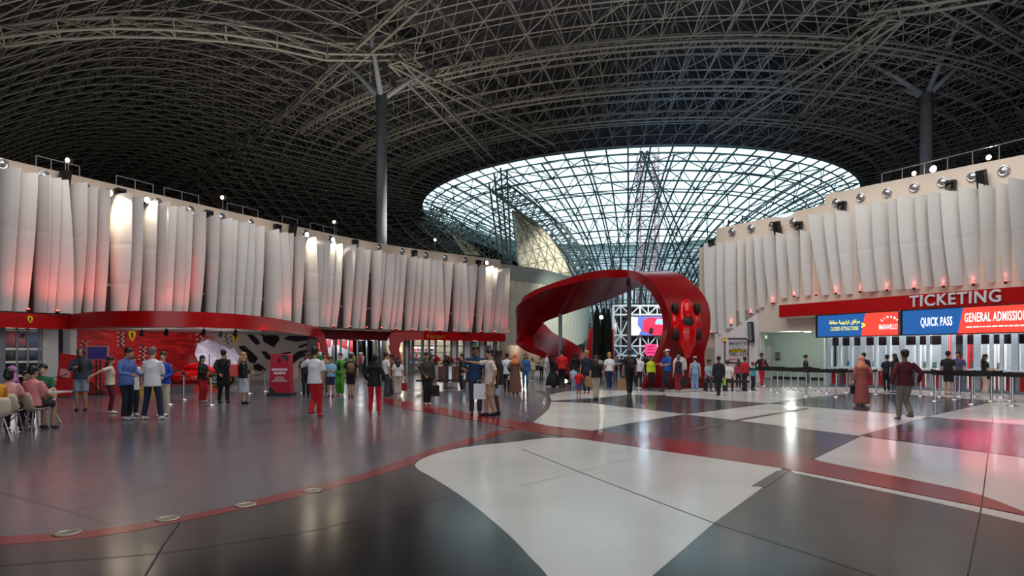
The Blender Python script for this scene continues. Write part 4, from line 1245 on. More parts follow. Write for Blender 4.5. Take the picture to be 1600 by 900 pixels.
mb.add([x + n * .012 for x in (p3, p2, p1, p0)], [(0, 1, 2, 3)]); mb.build('highlight_bar', M('highlighter_yellow', (240, 214, 30), .5), po)
for body, v, mt, sz in (('IMAGINATION', 536.5, m_grey_t, .27), ('CURIOSITY', 542.3, m_pale, .27), ('ADVENTURE', 548, m_ink, .27), ('THRILL & JOY', 554, m_grey_t, .27), ('Ferrari World', 561, m_redink, .17)):
    text('poster_text', body, sz, mt, po, frame_mtx(pw(1143, v, .285), gx), .76, .002, 'LEFT')
for k in (0, 1):
    mb = MB(); a_ = pw(1136 + 3.2 * k, 527, .29); b2 = pw(1132.5 + 3.2 * k, 530.5, .29); c_ = pw(1136 + 3.2 * k, 534, .29); mb.tube([a_, b2, c_], .03, 6); mb.build('chevron', m_yellow, po)
tag(po, 'white wall graphic with slogan words in a plum frame', 'wall graphic')
r = moving_light('line_speaker', pw(1180, 519, .3), n, 'slim grey line-array loudspeaker on the slogan wall', None, .1, True)
for c in list(r.children): bpy.data.objects.remove(c)
r.scale = (1, 1, 1)
mb = MB(); mb.box((0, -.12, 0), (.26, .22, 1.15), M_=Matrix.Rotation(-.06, 3, 'Y')); mb.build('cabinet', m_black_pl, r)
mb = MB(); mb.box((0.01, -.235, 0), (.19, .02, 1.0), M_=Matrix.Rotation(-.06, 3, 'Y')); mb.build('grille', M('grey_grille', (112, 118, 120), .6), r)

# ------------------------------------------------------------------ ticketing front
tk = tag(empty('trim_3'), kind='structure')
tb0 = PR.at_u(1240)
slab(PR, tb0 - .35, PR.L, 3.58, 4.22, 0.0, 0.75, m_redgloss, 'fascia_band', tk, 30)
slab(PR, tb0 - .3, PR.L, 3.5, 3.58, 0.0, 0.7, m_wall2, 'fascia_soffit', tk, 30)
m_letter = M('pale_metal_letters', (212, 214, 222), .35)
a3 = on_wall(PR, 1427, 475, .8)[0]; b3 = on_wall(PR, 1559, 466, .8)[0]
gx3 = Vector((b3.x - a3.x, b3.y - a3.y, 0)).normalized(); c3 = on_wall(PR, 1505, 470, .8)[0]; c3.z = 3.9
L3 = (Vector((b3.x, b3.y)) - Vector((a3.x, a3.y))).length
tx = text('ticketing_letter', 'TICKETING', .69, m_letter, tk, frame_mtx(c3 + Vector((gx3.y, -gx3.x, 0)) * -0.0, gx3), L3 / 3.62, .012, 'CENTER', .03, space=1.12)
m_blue = M('screen_blue', (36, 92, 160), .3, emit=.7); m_scrred = M('screen_red', (248, 72, 60), .3, emit=.8); m_stxt = M('screen_white', (255, 250, 250), .3, emit=1.1); m_styel = M('screen_yellow', (250, 236, 60), .3, emit=1.0)


def board(u0, u1, cut0, cut1, label):
    """LED board: casing, blue field, red field, slanted division (cut columns at top / bottom)"""
    A = on_wall(PR, u0, 500, .72)[0]; B = on_wall(PR, u1, 500, .72)[0]; A.z = B.z = 0
    x = (B - A).normalized(); n = Vector((x.y, -x.x, 0))
    n = n if n.y < 0 else -n
    r = empty('led_board', (A.x, A.y, 0)); W = (B - A).length
    def loc(s, z, o): return Vector(x * s + n * o) + Vector((0, 0, z))
    def s_at(u):  # distance along the board seen in column u
        d = (u - 800) / F; return (A.x - d * A.y) / (d * x.y - x.x)
    mb = MB(); mb.hexa([loc(-.12, 2.43, 0.0), loc(W + .02, 2.43, 0), loc(W + .02, 2.43, -.3), loc(-.12, 2.43, -.3), loc(-.12, 3.57, 0), loc(W + .02, 3.57, 0), loc(W + .02, 3.57, -.3), loc(-.12, 3.57, -.3)]); mb.build('casing', m_black_pl, r)
    ct, cb = s_at(cut0), s_at(cut1)
    mb = MB(); mb.add([loc(0, 2.47, .01), loc(cb, 2.47, .01), loc(ct, 3.53, .01), loc(0, 3.53, .01)], [(0, 1, 2, 3)]); mb.build('screen_blue_field', m_blue, r)
    mb = MB(); mb.add([loc(cb, 2.47, .01), loc(W, 2.47, .01), loc(W, 3.53, .01), loc(ct, 3.53, .01)], [(0, 1, 2, 3)]); mb.build('screen_red_field', m_scrred, r)
    tag(r, label, 'screen')
    def put(body, u, z, size, mt, sx=.72, bold=.01, off=.02, space=1.0):
        p = A + loc(s_at(u), z, off); return text('screen_text', body, size, mt, r, frame_mtx(p, x), sx, bold, 'CENTER', .001, space=space)
    return r, put, loc, s_at, A, x, n


r1, put1, loc1, sat1, A1, x1, n1 = board(1292, 1418, 1352, 1346, 'LED board reading closed attractions and cinema in blue and red')
put1('CLOSED ATTRACTIONS', 1319.5, 2.83, .27, m_styel, .44, .0015, space=1.18)
AR = ''.join(chr(c) for c in [0xFEE3, 0xFEAE, 0xFE8D, 0xFED3, 0xFED6, 0x20, 0xFE97, 0xFEAE, 0xFED3, 0xFEF4, 0xFEEC, 0xFEF4, 0xFE94, 0x20, 0xFEE3, 0xFED0, 0xFEE0, 0xFED8, 0xFE94])[::-1]
put1(AR, 1319.5, 3.16, .25, m_styel, .8, .003)
put1('>', 1349.5, 2.95, .4, m_styel, .9, .02)
put1('MARANELLO', 1388, 2.84, .34, m_stxt, .38, .001, space=1.2)
for k, ch in enumerate('CINEMA'):
    a = math.radians(150 - 24 * k); p = A1 + loc1(sat1(1390) + .4 * math.cos(a), 3.0 + .3 * math.sin(a), .02)
    mt = frame_mtx(p, x1) @ Matrix.Rotation(a - math.pi / 2, 4, 'Z'); text('screen_text', ch, .14, m_stxt, r1, mt, .9, .004, 'CENTER', .001)
r2, put2, loc2, sat2, A2, x2, n2 = board(1425, 1640, 1505, 1497, 'wide LED board reading quick pass and general admission')
put2('QUICK PASS', 1463, 2.98, .52, m_stxt, .41, .008, space=1.1)
put2('GENERAL ADMISSION', 1555, 3.09, .52, m_stxt, .4, .008, space=1.1)
rg2 = random.Random(2); x_ = sat2(1510); mb = MB()     # line of small print, too fine to read
while x_ < sat2(1622):
    wd_ = rg2.uniform(.05, .22); p = A2 + loc2(x_ + wd_ / 2, 2.72, .016); mb.box((p.x - A2.x, p.y - A2.y, p.z), (wd_, .008, .045), math.atan2(x2.y, x2.x)); x_ += wd_ + .04
mb.build('small_print', m_stxt, r2)
# counter, windows
to = tag(empty('window_4'), kind='structure')
tw0, tw1 = PR.at_u(1296), PR.L
slab(PR, tw0 - 2.2, tw1, 0, 3.5, -4.3, -4.0, m_whitep, 'office_back_wall', to, 20)
m_redposter = M('red_poster', (196, 24, 34), .5)
slab(PR, PR.at_u(1398), PR.at_u(1452), .9, 3.3, -3.9, -3.8, m_redposter, 'poster', to, 2)
slab(PR, PR.at_u(1424), PR.at_u(1437), 1.5, 2.5, -3.78, -3.7, m_ink, 'poster', to, 2)
m_tframe = M('pale_ticket_frame', (160, 174, 188), 0.4)
m_brochure = M('brochure_front', (168, 36, 40), .4, noise=(6, .5))
uw = [1296, 1313, 1330, 1349, 1368, 1388, 1410, 1434, 1450, 1476, 1490, 1508, 1527, 1549, 1565, 1586, 1610]
for i, u in enumerate(uw):
    t = PR.at_u(u); wd = .06 if i % 3 else .12
    slab(PR, t - wd, t + wd, 0, 2.6, -0.06, 0.04, m_tframe, 'mullion', to, 1)
for i, (a_, b2) in enumerate(zip(uw[:-1], uw[1:])):
    ta, tb_ = PR.at_u(a_) + .18, PR.at_u(b2) - .15
    if i == 9:
        slab(PR, ta, tb_, 0.02, 2.5, -.05, .03, M('office_door', (168, 168, 166), .5), 'office_door', to, 1); continue
    slab(PR, ta, tb_, .98, 2.5, -.01, .01, gl, 'pane', to, 1)
    slab(PR, ta, tb_, .12, .82, -.05, .08, m_brochure, 'counter_front', to, 1)
    tm = (ta + tb_) / 2; slab(PR, tm - .26, tm + .26, 2.02, 2.42, -.2, -.12, m_ink, 'price_monitor', to, 1)
slab(PR, tw0 + .1, tw1, 0, .12, -.2, .1, m_grframe, 'plinth', to, 20)
r = empty('ticket_counter', (0, 0, 0)); slab(PR, tw0 + .2, PR.at_u(1472), .88, .95, -.5, .42, M('pale_counter', (196, 196, 200), .25), 'counter_top', r, 14); slab(PR, PR.at_u(1492), tw1, .88, .95, -.5, .42, MATS['pale_counter'], 'counter_top', r, 10)
for u in (1318, 1352, 1388, 1430, 1462, 1508, 1549, 1586):
    t = PR.at_u(u); slab(PR, t - .03, t + .03, 0.12, .88, .02, .36, m_grframe, 'bracket', r, 1)
tag(r, 'long pale ticket counter ledge along the glazed ticket windows', 'counter')
for k, u in enumerate((1322, 1340, 1362, 1380, 1404, 1442, 1456, 1516, 1540, 1558, 1580)):
    q, n, t = on_wall(PR, u, 552, -.18); col = [(40, 150, 190), (140, 130, 110), (90, 170, 140), (120, 116, 110)][k % 4]
    r = empty('leaflet_holder', (q.x, q.y, .95)); r.rotation_euler.z = math.atan2(n.y, n.x) + math.pi / 2
    mb = MB(); mb.box((0, 0, .015), (.2, .16, .03)); mb.box((0, .05, .16), (.2, .02, .3), M_=Matrix.Rotation(-.2, 3, 'X')); mb.build('stand', m_whitep, r)
    mb = MB(); mb.box((0, .02, .18), (.17, .02, .24), M_=Matrix.Rotation(-.2, 3, 'X')); mb.build('leaflet', M('leaflet_%d' % (k % 4), col, .5), r)
    tag(r, ['blue', 'tan', 'green', 'grey-brown'][k % 4] + ' leaflet holder, ' + ORD[k] + ' from the left along the ticket counter', 'leaflet holder', 'leaflet holders on the ticket counter')
for u in (1322, 1355, 1395, 1440, 1515, 1556):
    q, n, t = on_wall(PR, u, 552, -2.0); point('office_lamp', (q.x, q.y, 2.9), 90, (.95, 1, 1), .2)
# coloured stage beams that tint the floor by the ticket hall
for u, v, tu, tv, pw_, c in ((1490, 290, 1572, 664, 9000, (1, .02, .2)), (1320, 322, 1400, 660, 4000, (1, .02, .14)), (1540, 300, 1640, 668, 9000, (1, .02, .25)), (1490, 292, 1362, 684, 2600, (1, .03, .08)), (1540, 300, 1560, 690, 5000, (1, .02, .2))):
    q, n, t = on_wall(PR, u, v, .7); spot('stage_beam', q, gp(tu, tv), pw_, c, .16, 1.0, .08)
# downlights added under the ticketing fascia to brighten the windows
for u in (1305, 1345, 1385, 1425, 1465, 1505, 1545, 1585):
    q, n, t = on_wall(PR, u, 500, .35); r = empty('downlight', (q.x, q.y, 3.5), parent=tk)
    mb = MB(); mb.lathe([(0, -.02), (.07, -.02), (.09, 0)], seg=12); mb.build('lens', m_bulb_w, r)
    spot('fascia_fill_beam', (q.x, q.y, 3.44), (q.x + n.x * .4, q.y + n.y * .4, 0), 150, (1, .98, .96), 2.4, 1.0, .08)
spot('stage_beam', on_wall(PR, 1252, 353, .8)[0] + Vector((0, 0, .6)), wp(1090, 195, 60), 9000, (.12, .5, 1), .75, 1.0, .1)  # blue spot added to hint at haze above the funnel
# ------------------------------------------------------------------ red ribbon sculpture with a racing car on it
m_rib = M('red_lacquer', (136, 5, 16), 0.24, noise=(0.5, 0.04))
SEC = [((1003, 606, 30.5), (1103, 605, 31)), ((1021, 567, 30.3), (1097, 556, 31)), ((1036, 530, 30.2), (1104, 525, 31.2)), ((1040, 505, 30.2), (1105.5, 496, 31.6)), ((1037, 482, 30.2), (1099, 471, 32)), ((1026, 460, 30.2), (1079, 447, 32.6)),
       ((1009, 440, 30.2), (1054, 431, 33.4)), ((990, 430, 30.3), (1022, 431, 34)), ((968, 427.5, 30.6), (990, 446, 34.6)), ((934, 429, 31.5), (945, 465, 35.5)), ((901, 436, 33), (901, 480, 36.5)), ((868, 445, 34.5), (866, 493, 38)), ((845, 453, 36), (848, 503, 39)),
       ((825, 463, 37), (836, 518, 39.5)), ((812, 473, 38), (822, 530, 39.5)), ((811, 490, 39.5), (812, 533, 39)), ((822, 504, 41), (813, 537, 38.5)), ((845, 508, 41.5), (825, 545, 38)), ((863, 524, 41), (845, 552, 37.5)), ((883, 534, 40), (862, 563, 37)), ((899, 543, 39), (880, 585, 37)), ((912, 556, 38.5), (895, 594.5, 37.6))]
A_ = [wp(*s[0]) for s in SEC]; B_ = [wp(*s[1]) for s in SEC]


def cr(P, n=5):
    P = [P[0] * 2 - P[1]] + P + [P[-1] * 2 - P[-2]]; out = []
    for i in range(1, len(P) - 2):
        for k in range(n):
            t = k / n; a, b, c, d = P[i - 1], P[i], P[i + 1], P[i + 2]
            out.append(0.5 * ((2 * b) + (c - a) * t + (2 * a - 5 * b + 4 * c - d) * t * t + (3 * b - a - 3 * c + d) * t ** 3))
    out.append(P[-2]); return out


A_, B_ = cr(A_), cr(B_)
n_ = len(A_); nw = 4; G = [[A_[i].lerp(B_[i], j / nw) for j in range(nw + 1)] for i in range(n_)]
mb = MB(); top = []; bot = []
for i in range(n_):
    tg = (G[min(i + 1, n_ - 1)][2] - G[max(i - 1, 0)][2]).normalized(); wv = (B_[i] - A_[i]).normalized(); nn = tg.cross(wv).normalized() * 0.2
    for j in range(nw + 1): top.append(G[i][j] + nn); bot.append(G[i][j] - nn)
for p in top + bot:
    if p.z < 0.006: p.z = 0.006
m_ = nw + 1; N = len(top); fs = []
for i in range(n_ - 1):
    for j in range(nw):
        a = i * m_ + j; fs.append((a, a + 1, a + m_ + 1, a + m_)); fs.append((N + a + m_, N + a + m_ + 1, N + a + 1, N + a))
    a = i * m_; fs.append((a, a + m_, N + a + m_, N + a)); a += nw; fs.append((a + m_, a, N + a, N + a + m_))
for j in range(nw):
    fs.append((j + 1, j, N + j, N + j + 1)); a = (n_ - 1) * m_ + j; fs.append((a, a + 1, N + a + 1, N + a))
mb.add(top + bot, fs)
rib = mb.build('ribbon_sculpture', m_rib); md = rib.data
for p in md.polygons: p.use_smooth = True
es = rib.modifiers.new('edge', 'EDGE_SPLIT'); es.split_angle = math.radians(50)
tag(rib, 'huge glossy red looping ribbon sculpture standing across the hall', 'sculpture')
# racing car hung nose-down
m_carred = M('racing_red_paint', (206, 8, 16), 0.16); m_tyre_r = M('tyre_rubber', (22, 22, 24), 0.75); m_seat = M('dark_cockpit', (18, 30, 34), 0.6)
C0 = wp(1071, 516, 29.55); r = empty('vintage_racing_car', C0); r.rotation_euler = (math.radians(-6), 0, 0)
S = 1.0
body = [(1.42, .10), (1.2, .26), (.9, .36), (.55, .44), (.2, .5), (-.2, .48), (-.7, .38), (-1.1, .2), (-1.32, .06)]
mb = MB(); mb.tube([(0, -.18 - (0.05 if abs(z) < .7 else 0), z) for z, w_ in body], [(w_, w_ * .72) for z, w_ in body], 16, ref=(1, 0, 0)); mb.build('body', m_carred, r, True)
mb = MB(); mb.tube([(0, -.3, 1.35), (0, -.42, 1.0), (0, -.5, .62), (0, -.45, .5)], [(.1, .08), (.2, .16), (.24, .2), (.2, .18)], 12, ref=(1, 0, 0)); mb.build('tail_fairing', m_carred, r, True)
mb = MB(); mb.ell((0, -.5, .32), (.27, .14, .26), 14, 8); mb.build('cockpit', m_seat, r, True)
mb = MB(); mb.tube([(-.3, -.42, .1), (-.2, -.56, -.02), (0, -.6, -.06), (.2, -.56, -.02), (.3, -.42, .1)], .03, 6); mb.build('windscreen_rim', m_carred, r, True)
for sx_ in (-1, 1):
    mb = MB(); mb.tube([(sx_ * .52, -.1, .85), (sx_ * .52, -.1, .2), (sx_ * .5, -.1, -.35)], [.12, .17, .1], 10); mb.build('side_pod', m_carred, r, True)
    for z, rad, x in ((.98, .25, .5), (-.22, .29, .5)):
        mb = MB(); mb.lathe([(rad * .45, -.1), (rad * .8, -.115), (rad * .97, -.09), (rad, 0), (rad * .97, .09), (rad * .8, .115), (rad * .45, .1)], seg=20)
        me = mb.mesh('wheel', m_tyre_r, True); w_ = ob('wheel', me, r); w_.location = (sx_ * x * 1.02, -.16, z); w_.rotation_euler = (0, math.pi / 2, 0)
        mb = MB(); mb.lathe([(0, .06), (rad * .45, .09), (rad * .47, 0), (0, -.06)], seg=14); mb.build('hub', m_chrome, w_)
    for z in (.98, -.22):
        mb = MB(); mb.tube([(sx_ * .2, -.16, z), (sx_ * .5, -.16, z)], .03, 6); mb.build('axle', m_carred, r)
mb = MB(); mb.box((0, .06, .9), (.14, .5, .14)); mb.box((0, .06, -.2), (.14, .5, .14)); mb.build('mounting', m_carred, r)
tag(r, 'red vintage single-seat racing car mounted nose down on the red ribbon', 'racing car')
# columns inside the loop
for u, v, Y, l in ((875.5, 463, 37.2, 'slim grey column under the left span of the red ribbon'), (983, 437, 33.2, 'slim grey column inside the right loop of the red ribbon')):
    p = wp(u, v, Y); r = empty('slim_column', (p.x, p.y, 0))
    mb = MB(); mb.lathe([(0, 0), (.11, 0), (.11, p.z), (0, p.z)], seg=14); mb.build('shaft', M('light_grey_column', (150, 154, 164), .5), r, True)
    mb = MB(); mb.lathe([(0, 0), (.2, 0), (.2, .03), (.11, .05)], seg=14); mb.build('base_plate', m_cap, r)
    tag(r, l, 'column')

# ------------------------------------------------------------------ far end of the hall
far = tag(empty('wall_far'), kind='structure')
m_pleat = M('pleated_cream_panel', (206, 204, 186), .7)
FP = Path([(-2.2, 58.6), (0.4, 60.5), (2.8, 63), (5.6, 68), (8.2, 72), (9.6, 76)])
L = FP.L; N = 27
for i in range(N):
    t0 = L * i / N; t1 = L * (i + 1) / N; a = FP.at(t0); b = FP.at(t1); n = nrm(FP, (t0 + t1) / 2); f = i / (N - 1)
    z0 = 2.4 + 2.2 * max(0, f - .6) * 2.5 * (f - .6); z1 = 8.6 + 1.2 * f; bl = .17
    mid = (a + b) / 2 + Vector((n.x, n.y)) * bl
    mb = MB(); q = [a, mid, b]; lean = Vector((n.x, n.y)) * (-0.8 * f)
    fr = [V3(p + lean, z0) for p in q] + [V3(p, z1) for p in q]; bk = [x - Vector((n.x, n.y, 0)) * .08 for x in fr]
    mb.add(fr + bk, [(0, 1, 4, 3), (1, 2, 5, 4), (9, 10, 7, 6), (10, 11, 8, 7), (0, 6, 7, 1), (1, 7, 8, 2), (3, 4, 10, 9), (4, 5, 11, 10), (0, 3, 9, 6), (2, 8, 11, 5)]); mb.build('pleat_panel', m_pleat, far)
ribbon_wall(FP, 0, L, 8.5, 9.9, -.5, .2, 1, 12).build('parapet', M('sage_parapet', (150, 156, 146), .8), far)
ribbon_wall(FP, 0, L, 0, 2.5, -3.2, -3.0, 1, 12).build('shop_back_wall', M('dim_shop_wall', (120, 104, 96), .7), far)
for x in (2.2, 4.5, 7.0): point('far_shop_lamp', (x - 1.0, 64 + (x - 2) * 1.6, 2.2), 120, (1, .85, .65), .2)
# red panels at the foot
for pts, Y in (([(925, 560), (926, 588), (909, 588), (912, 560), (921, 515), (926, 512)], 62), ([(953, 588), (953, 516), (959, 514), (960, 588)], 60)):
    mb = MB(); f = [wp(u, v, Y) for u, v in pts]; n0 = len(f)
    for p in f: p.z = max(0, p.z)
    bk = [p + Vector((0, .3, 0)) for p in f]; mb.add(f + bk, [tuple(range(n0)), tuple(reversed(range(n0, 2 * n0)))] + [(k, n0 + k, n0 + (k + 1) % n0, (k + 1) % n0) for k in range(n0)]); mb.build('red_panel', m_redgloss, far)
# dark cypresses
m_cyp = M('dark_cypress_foliage', (22, 30, 24), .9, noise=(4, .4)); m_cyp2 = M('cypress_trunk', (50, 38, 30), .9)
rg = random.Random(4)
for u, vt, Y, w_, l in ((932.5, 479, 57.5, .34, 'tallest dark cypress tree, left of the three beyond the ribbon'), (943.5, 482, 58.5, .33, 'middle dark cypress tree of the three beyond the ribbon'), (950.5, 484, 57.0, .33, 'right-hand dark cypress tree of the three beyond the ribbon')):
    p = wp(u, vt, Y); h = p.z; r = empty('cypress_tree', (p.x, p.y, 0))
    mb = MB(); mb.tube([(0, 0, 0), (0, 0, .6)], .09, 8); mb.build('trunk', m_cyp2, r)
    mb = MB(); mb.lathe([(0.02, .35), (w_ * .8, .5), (w_, 1.2), (w_, h * .6), (w_ * .8, h * .85), (w_ * .35, h * .96), (0, h)], seg=14)
    for k in range(260):
        z = rg.uniform(.4, h - .15); a = rg.uniform(0, 6.28); rr = w_ * (1 if z < h * .6 else max(.15, 1 - (z - h * .6) / (h * .42)))
        c = Vector((rr * math.cos(a), rr * math.sin(a), z)); d = Vector((math.cos(a) * .12, math.sin(a) * .12, .32)); s = Vector((-math.sin(a), math.cos(a), 0)) * .07
        mb.add([c - s, c + s, c + d], [(0, 1, 2)])
    mb.build('foliage', m_cyp, r); tag(r, l, 'tree')
flood(wp(939, 496, 56.6), Vector((0, -1, 0)), 'small bright lamp between the dark cypresses', 0, (0, 0, 0), 1, big=.16)
mb = MB(); spot('sail_fill', (-1.5, 58.5, 10.6), wp(850, 400, 70), 14000, (1, .97, .9), .5, .8, .2); spot('pleat_fill', (9.5, 57.5, 10.4), (4.2, 65.5, 5.0), 3800, (1, .98, .88), 1.1, 1.0, .2)  # unseen spots added to brighten the sail and rake the pleats
for x in (11.5, 15.0): spot('gantry_fill', (x, 56.5, 9.6), (x + .8, 62, 4.0), 2600, (.9, .97, 1), 1.3, 1.0, .2)  # unseen spots added to brighten the gantry
point('gantry_back_fill', (13.5, 65.5, 6.5), 900, (.6, .85, 1), .4)  # unseen bluish point light added behind the trusses
# steel gantry with video screen and black backdrops
m_white_st = M('white_steel_truss', (206, 214, 220), .45); gan = empty('screen_gantry', (0, 0, 0))
YG = 62.0; gb = []
rows = [478, 492, 524, 541, 556, 575]; colu = [957, 970, 985, 1000, 1013, 1027, 1042, 1058, 1075, 1090]
for v in rows:
    for a, b in zip(colu[:-1], colu[1:]): gb.append((wp(a, v, YG), wp(b, v, YG), .09))
for a in colu:
    for v0, v1 in zip(rows[:-1], rows[1:]):
        if v0 == 492 and 978 < a < 1045: continue
        gb.append((wp(a, v0, YG), wp(a, v1, YG), .06))
for i, (a, b) in enumerate(zip(colu[:-1], colu[1:])):
    for v0, v1 in zip(rows[:-1], rows[1:]):
        if v0 == 492 and 978 < a < 1040: continue
        if (i + rows.index(v0)) % 2: gb.append((wp(a, v0, YG), wp(b, v1, YG), .06))
        else: gb.append((wp(b, v0, YG), wp(a, v1, YG), .06))
for a in (958, 1000, 1042, 1088): gb.append((Vector((wp(a, 560, YG).x, YG, 0)), wp(a, 478, YG), .11))
for p, q, rr in gb: bar_obj('truss_tube', p, q, rr, m_white_st, gan)
for (u0, u1, v0, v1) in ((965, 1036, 478, 493), (968, 1036, 525, 540), (964, 984, 493, 525)):
    a = wp(u0, v0, YG + .5); b = wp(u1, v1, YG + .5); mb = MB(); mb.box(((a.x + b.x) / 2, YG + .5, (a.z + b.z) / 2), (b.x - a.x, .08, a.z - b.z)); mb.build('black_backdrop', m_ink, gan)
tag(gan, 'white steel truss gantry with black backdrops beyond the ribbon loop', 'truss')
a = wp(984, 494.5, YG - .3); b = wp(1043, 524, YG - .3); W = b.x - a.x; Hh = a.z - b.z
r = empty('video_screen', ((a.x + b.x) / 2, YG - .3, b.z)); mb = MB(); mb.box((0, .12, Hh / 2), (W + .1, .2, Hh + .1)); mb.build('casing', m_black_pl, r)
def scr(pts, col, em, nm, y):
    mb = MB(); mb.add([((x - .5) * W, y, z * Hh) for x, z in pts], [tuple(range(len(pts)))]); mb.build(nm, M('video_%s' % nm, col, .4, emit=em), r)
scr([(0, 0), (1, 0), (1, 1), (0, 1)], (86, 98, 168), .8, 'picture_ground', .01)
scr([(0, 0), (.24, 0), (.3, .3), (.2, .55), (.22, .95), (0, 1)], (226, 226, 190), .9, 'pale_figure', 0.0)
scr([(.34, .25), (.5, .12), (.62, .02), (1, 0), (1, .6), (.86, .92), (.5, .96), (.36, .8)], (214, 36, 64), 1.0, 'red_car_shape', -.01)
scr([(.66, .6), (.95, .55), (.95, .84), (.72, .88)], (130, 160, 230), 1.0, 'car_window', -.02)
scr([(.5, .12), (.58, .05), (.63, .2), (.6, .42), (.53, .4)], (30, 28, 40), .2, 'car_wheel', -.025)
tag(r, 'video screen showing a red sports car, hung on the truss gantry', 'screen')
p = wp(1017, 545, YG - .6); r = empty('pink_sign', (p.x, p.y, 0)); a = wp(1008, 538, YG - .6); b = wp(1026, 556, YG - .6)
mb = MB(); mb.box((0, 0, (a.z + b.z) / 2), (b.x - a.x, .1, a.z - b.z)); mb.build('panel', M('pink_lit_panel', (232, 60, 120), .5, emit=.6), r)
mb = MB(); mb.box((0, 0.1, b.z / 2), (.12, .1, b.z)); mb.build('post', m_white_st, r)
for k, z in enumerate((.3, .55, .8)):
    mb = MB(); mb.box((0, -.06, b.z + (a.z - b.z) * z), ((b.x - a.x) * (.7 - .1 * k), .01, .1)); mb.build('print_bar', M('pink_dark_print', (170, 30, 90), .5, emit=.3), r)
tag(r, 'glowing pink square sign under the truss gantry', 'sign')
# blue glass screen wall behind the gantry base
m_bl = glass('blue_screen_glass', (130, 190, 220), .25, .1)
for a, b in zip(colu[:-1], colu[1:]):
    p = wp(a, 556, YG + 1.2); q = wp(b, 540, YG + 1.2); mb = MB(); mb.box(((p.x + q.x) / 2, YG + 1.2, q.z / 2), (q.x - p.x - .06, .04, q.z)); mb.build('glass_panel', m_bl, far)
# right-hand backdrop behind the ribbon foot
mb = MB(); mb.box((17.5, 50, 3.2), (6.5, .4, 6.4)); mb.build('side_wall', m_wall2, far)

# ------------------------------------------------------------------ display area, left
pod = empty('display_podium', (0, 0, 0))
pp = [(-20.0, 27.6), (-18.4, 25.9), (-16.2, 25.3), (-13.9, 25.6), (-12.6, 27.6), (-13.2, 32), (-17.0, 33.2), (-19.6, 30.5)]
PPa = [Vector(p) for p in pp]
mb = MB(); n0 = len(pp); mb.add([(x, y, 0) for x, y in pp] + [(x, y, .16) for x, y in pp], [tuple(n0 + k for k in range(n0))] + [(k, (k + 1) % n0, n0 + (k + 1) % n0, n0 + k) for k in range(n0)]); mb.build('deck', M('dark_podium', (74, 60, 64), .3), pod)
cols = [(176, 30, 34), (210, 160, 40), (90, 84, 92), (190, 60, 50)]
k = 0
for i in range(4):
    a, b = PPa[i], PPa[i + 1]
    d = (b - a); seg = max(2, int(d.length / .8)); nn = Vector((d.y, -d.x)).normalized()
    if nn.y > 0 and i < 3: nn = -nn
    for j in range(seg):
        p = a.lerp(b, j / seg) + nn * .02; q = a.lerp(b, (j + 1) / seg) + nn * .02; hh = .5
        mb = MB(); o_ = nn * .12; f = [V3(p, 0), V3(q, 0), V3(q.lerp(p, .35 if j % 2 else -.0), hh if i == 0 or i == 1 else .3), V3(p.lerp(q, -.0 if j % 2 else .35), hh if i in (0, 1) else .3)]
        bk = [x - V3(o_, 0) for x in f]; mb.hexa([f[0], f[1], bk[1], bk[0], f[3], f[2], bk[2], bk[3]]); mb.build('skirt_panel', M('podium_print_%d' % (k % 4), cols[k % 4], .4), pod); k += 1
tag(pod, 'low display podium with red, yellow and grey triangular skirt panels', 'podium')


def wheel_mesh(rad, wd, ring):
    mb = MB(); mb.lathe([(rad * .5, -wd / 2), (rad * .85, -wd / 2), (rad, -wd * .38), (rad, wd * .38), (rad * .85, wd / 2), (rad * .5, wd / 2)], seg=24); return mb


car = empty('formula_car', (-14.6, 28.6, .16)); car.rotation_euler.z = math.radians(-172)
body = [(2.3, .06, .07, .22), (2.0, .12, .1, .26), (1.3, .2, .16, .34), (.7, .27, .22, .42), (.1, .33, .26, .45), (-.5, .3, .28, .46), (-1.2, .22, .22, .42), (-1.8, .12, .14, .36)]
mb = MB(); mb.tube([(x, 0, z) for x, ry, rz, z in body], [(ry, rz) for x, ry, rz, z in body], 14, ref=(0, 1, 0)); mb.build('monocoque', m_carred, car, True)
mb = MB(); mb.tube([(.05, 0, .8), (-.3, 0, .92), (-.9, 0, .78), (-1.6, 0, .52)], [(.1, .12), (.14, .16), (.1, .16), (.05, .08)], 12, ref=(0, 1, 0)); mb.build('engine_cover', m_carred, car, True)
mb = MB(); mb.ell((.35, 0, .62), (.36, .2, .12), 14, 8); mb.build('cockpit', m_seat, car, True)
for s in (-1, 1):
    mb = MB(); mb.tube([(.55, s * .5, .34), (.2, s * .55, .36), (-.6, s * .5, .34), (-1.1, s * .3, .28)], [(.14, .18), (.22, .22), (.2, .2), (.06, .1)], 12, ref=(0, 1, 0)); mb.build('sidepod', m_carred, car, True)
    for x, rad, wd in ((1.55, .32, .34), (-1.55, .33, .38)):
        me = wheel_mesh(rad, wd, 1).mesh('tyre', m_tyre_r, True); w_ = ob('tyre', me, car); w_.location = (x, s * .72, rad); w_.rotation_euler = (math.pi / 2, 0, 0)
        for zz in (-1, 1):
            mb = MB(); mb.lathe([(rad * .72, zz * (wd / 2 + .006)), (rad * .8, zz * (wd / 2 + .006))], seg=24); mb.build('yellow_ring', m_yellow, w_)
        mb = MB(); mb.lathe([(0, -wd * .4), (rad * .5, -wd * .45), (rad * .52, 0), (rad * .5, wd * .45), (0, wd * .4)], seg=16); mb.build('rim', M('grey_rim', (140, 140, 146), .35, .6), w_)
        mb = MB(); mb.tube([(x - .15, s * .2, .4), (x, s * .55, .33)], .02, 6); mb.tube([(x + .2, s * .2, .3), (x, s * .55, .28)], .02, 6); mb.build('suspension', m_ink, car)
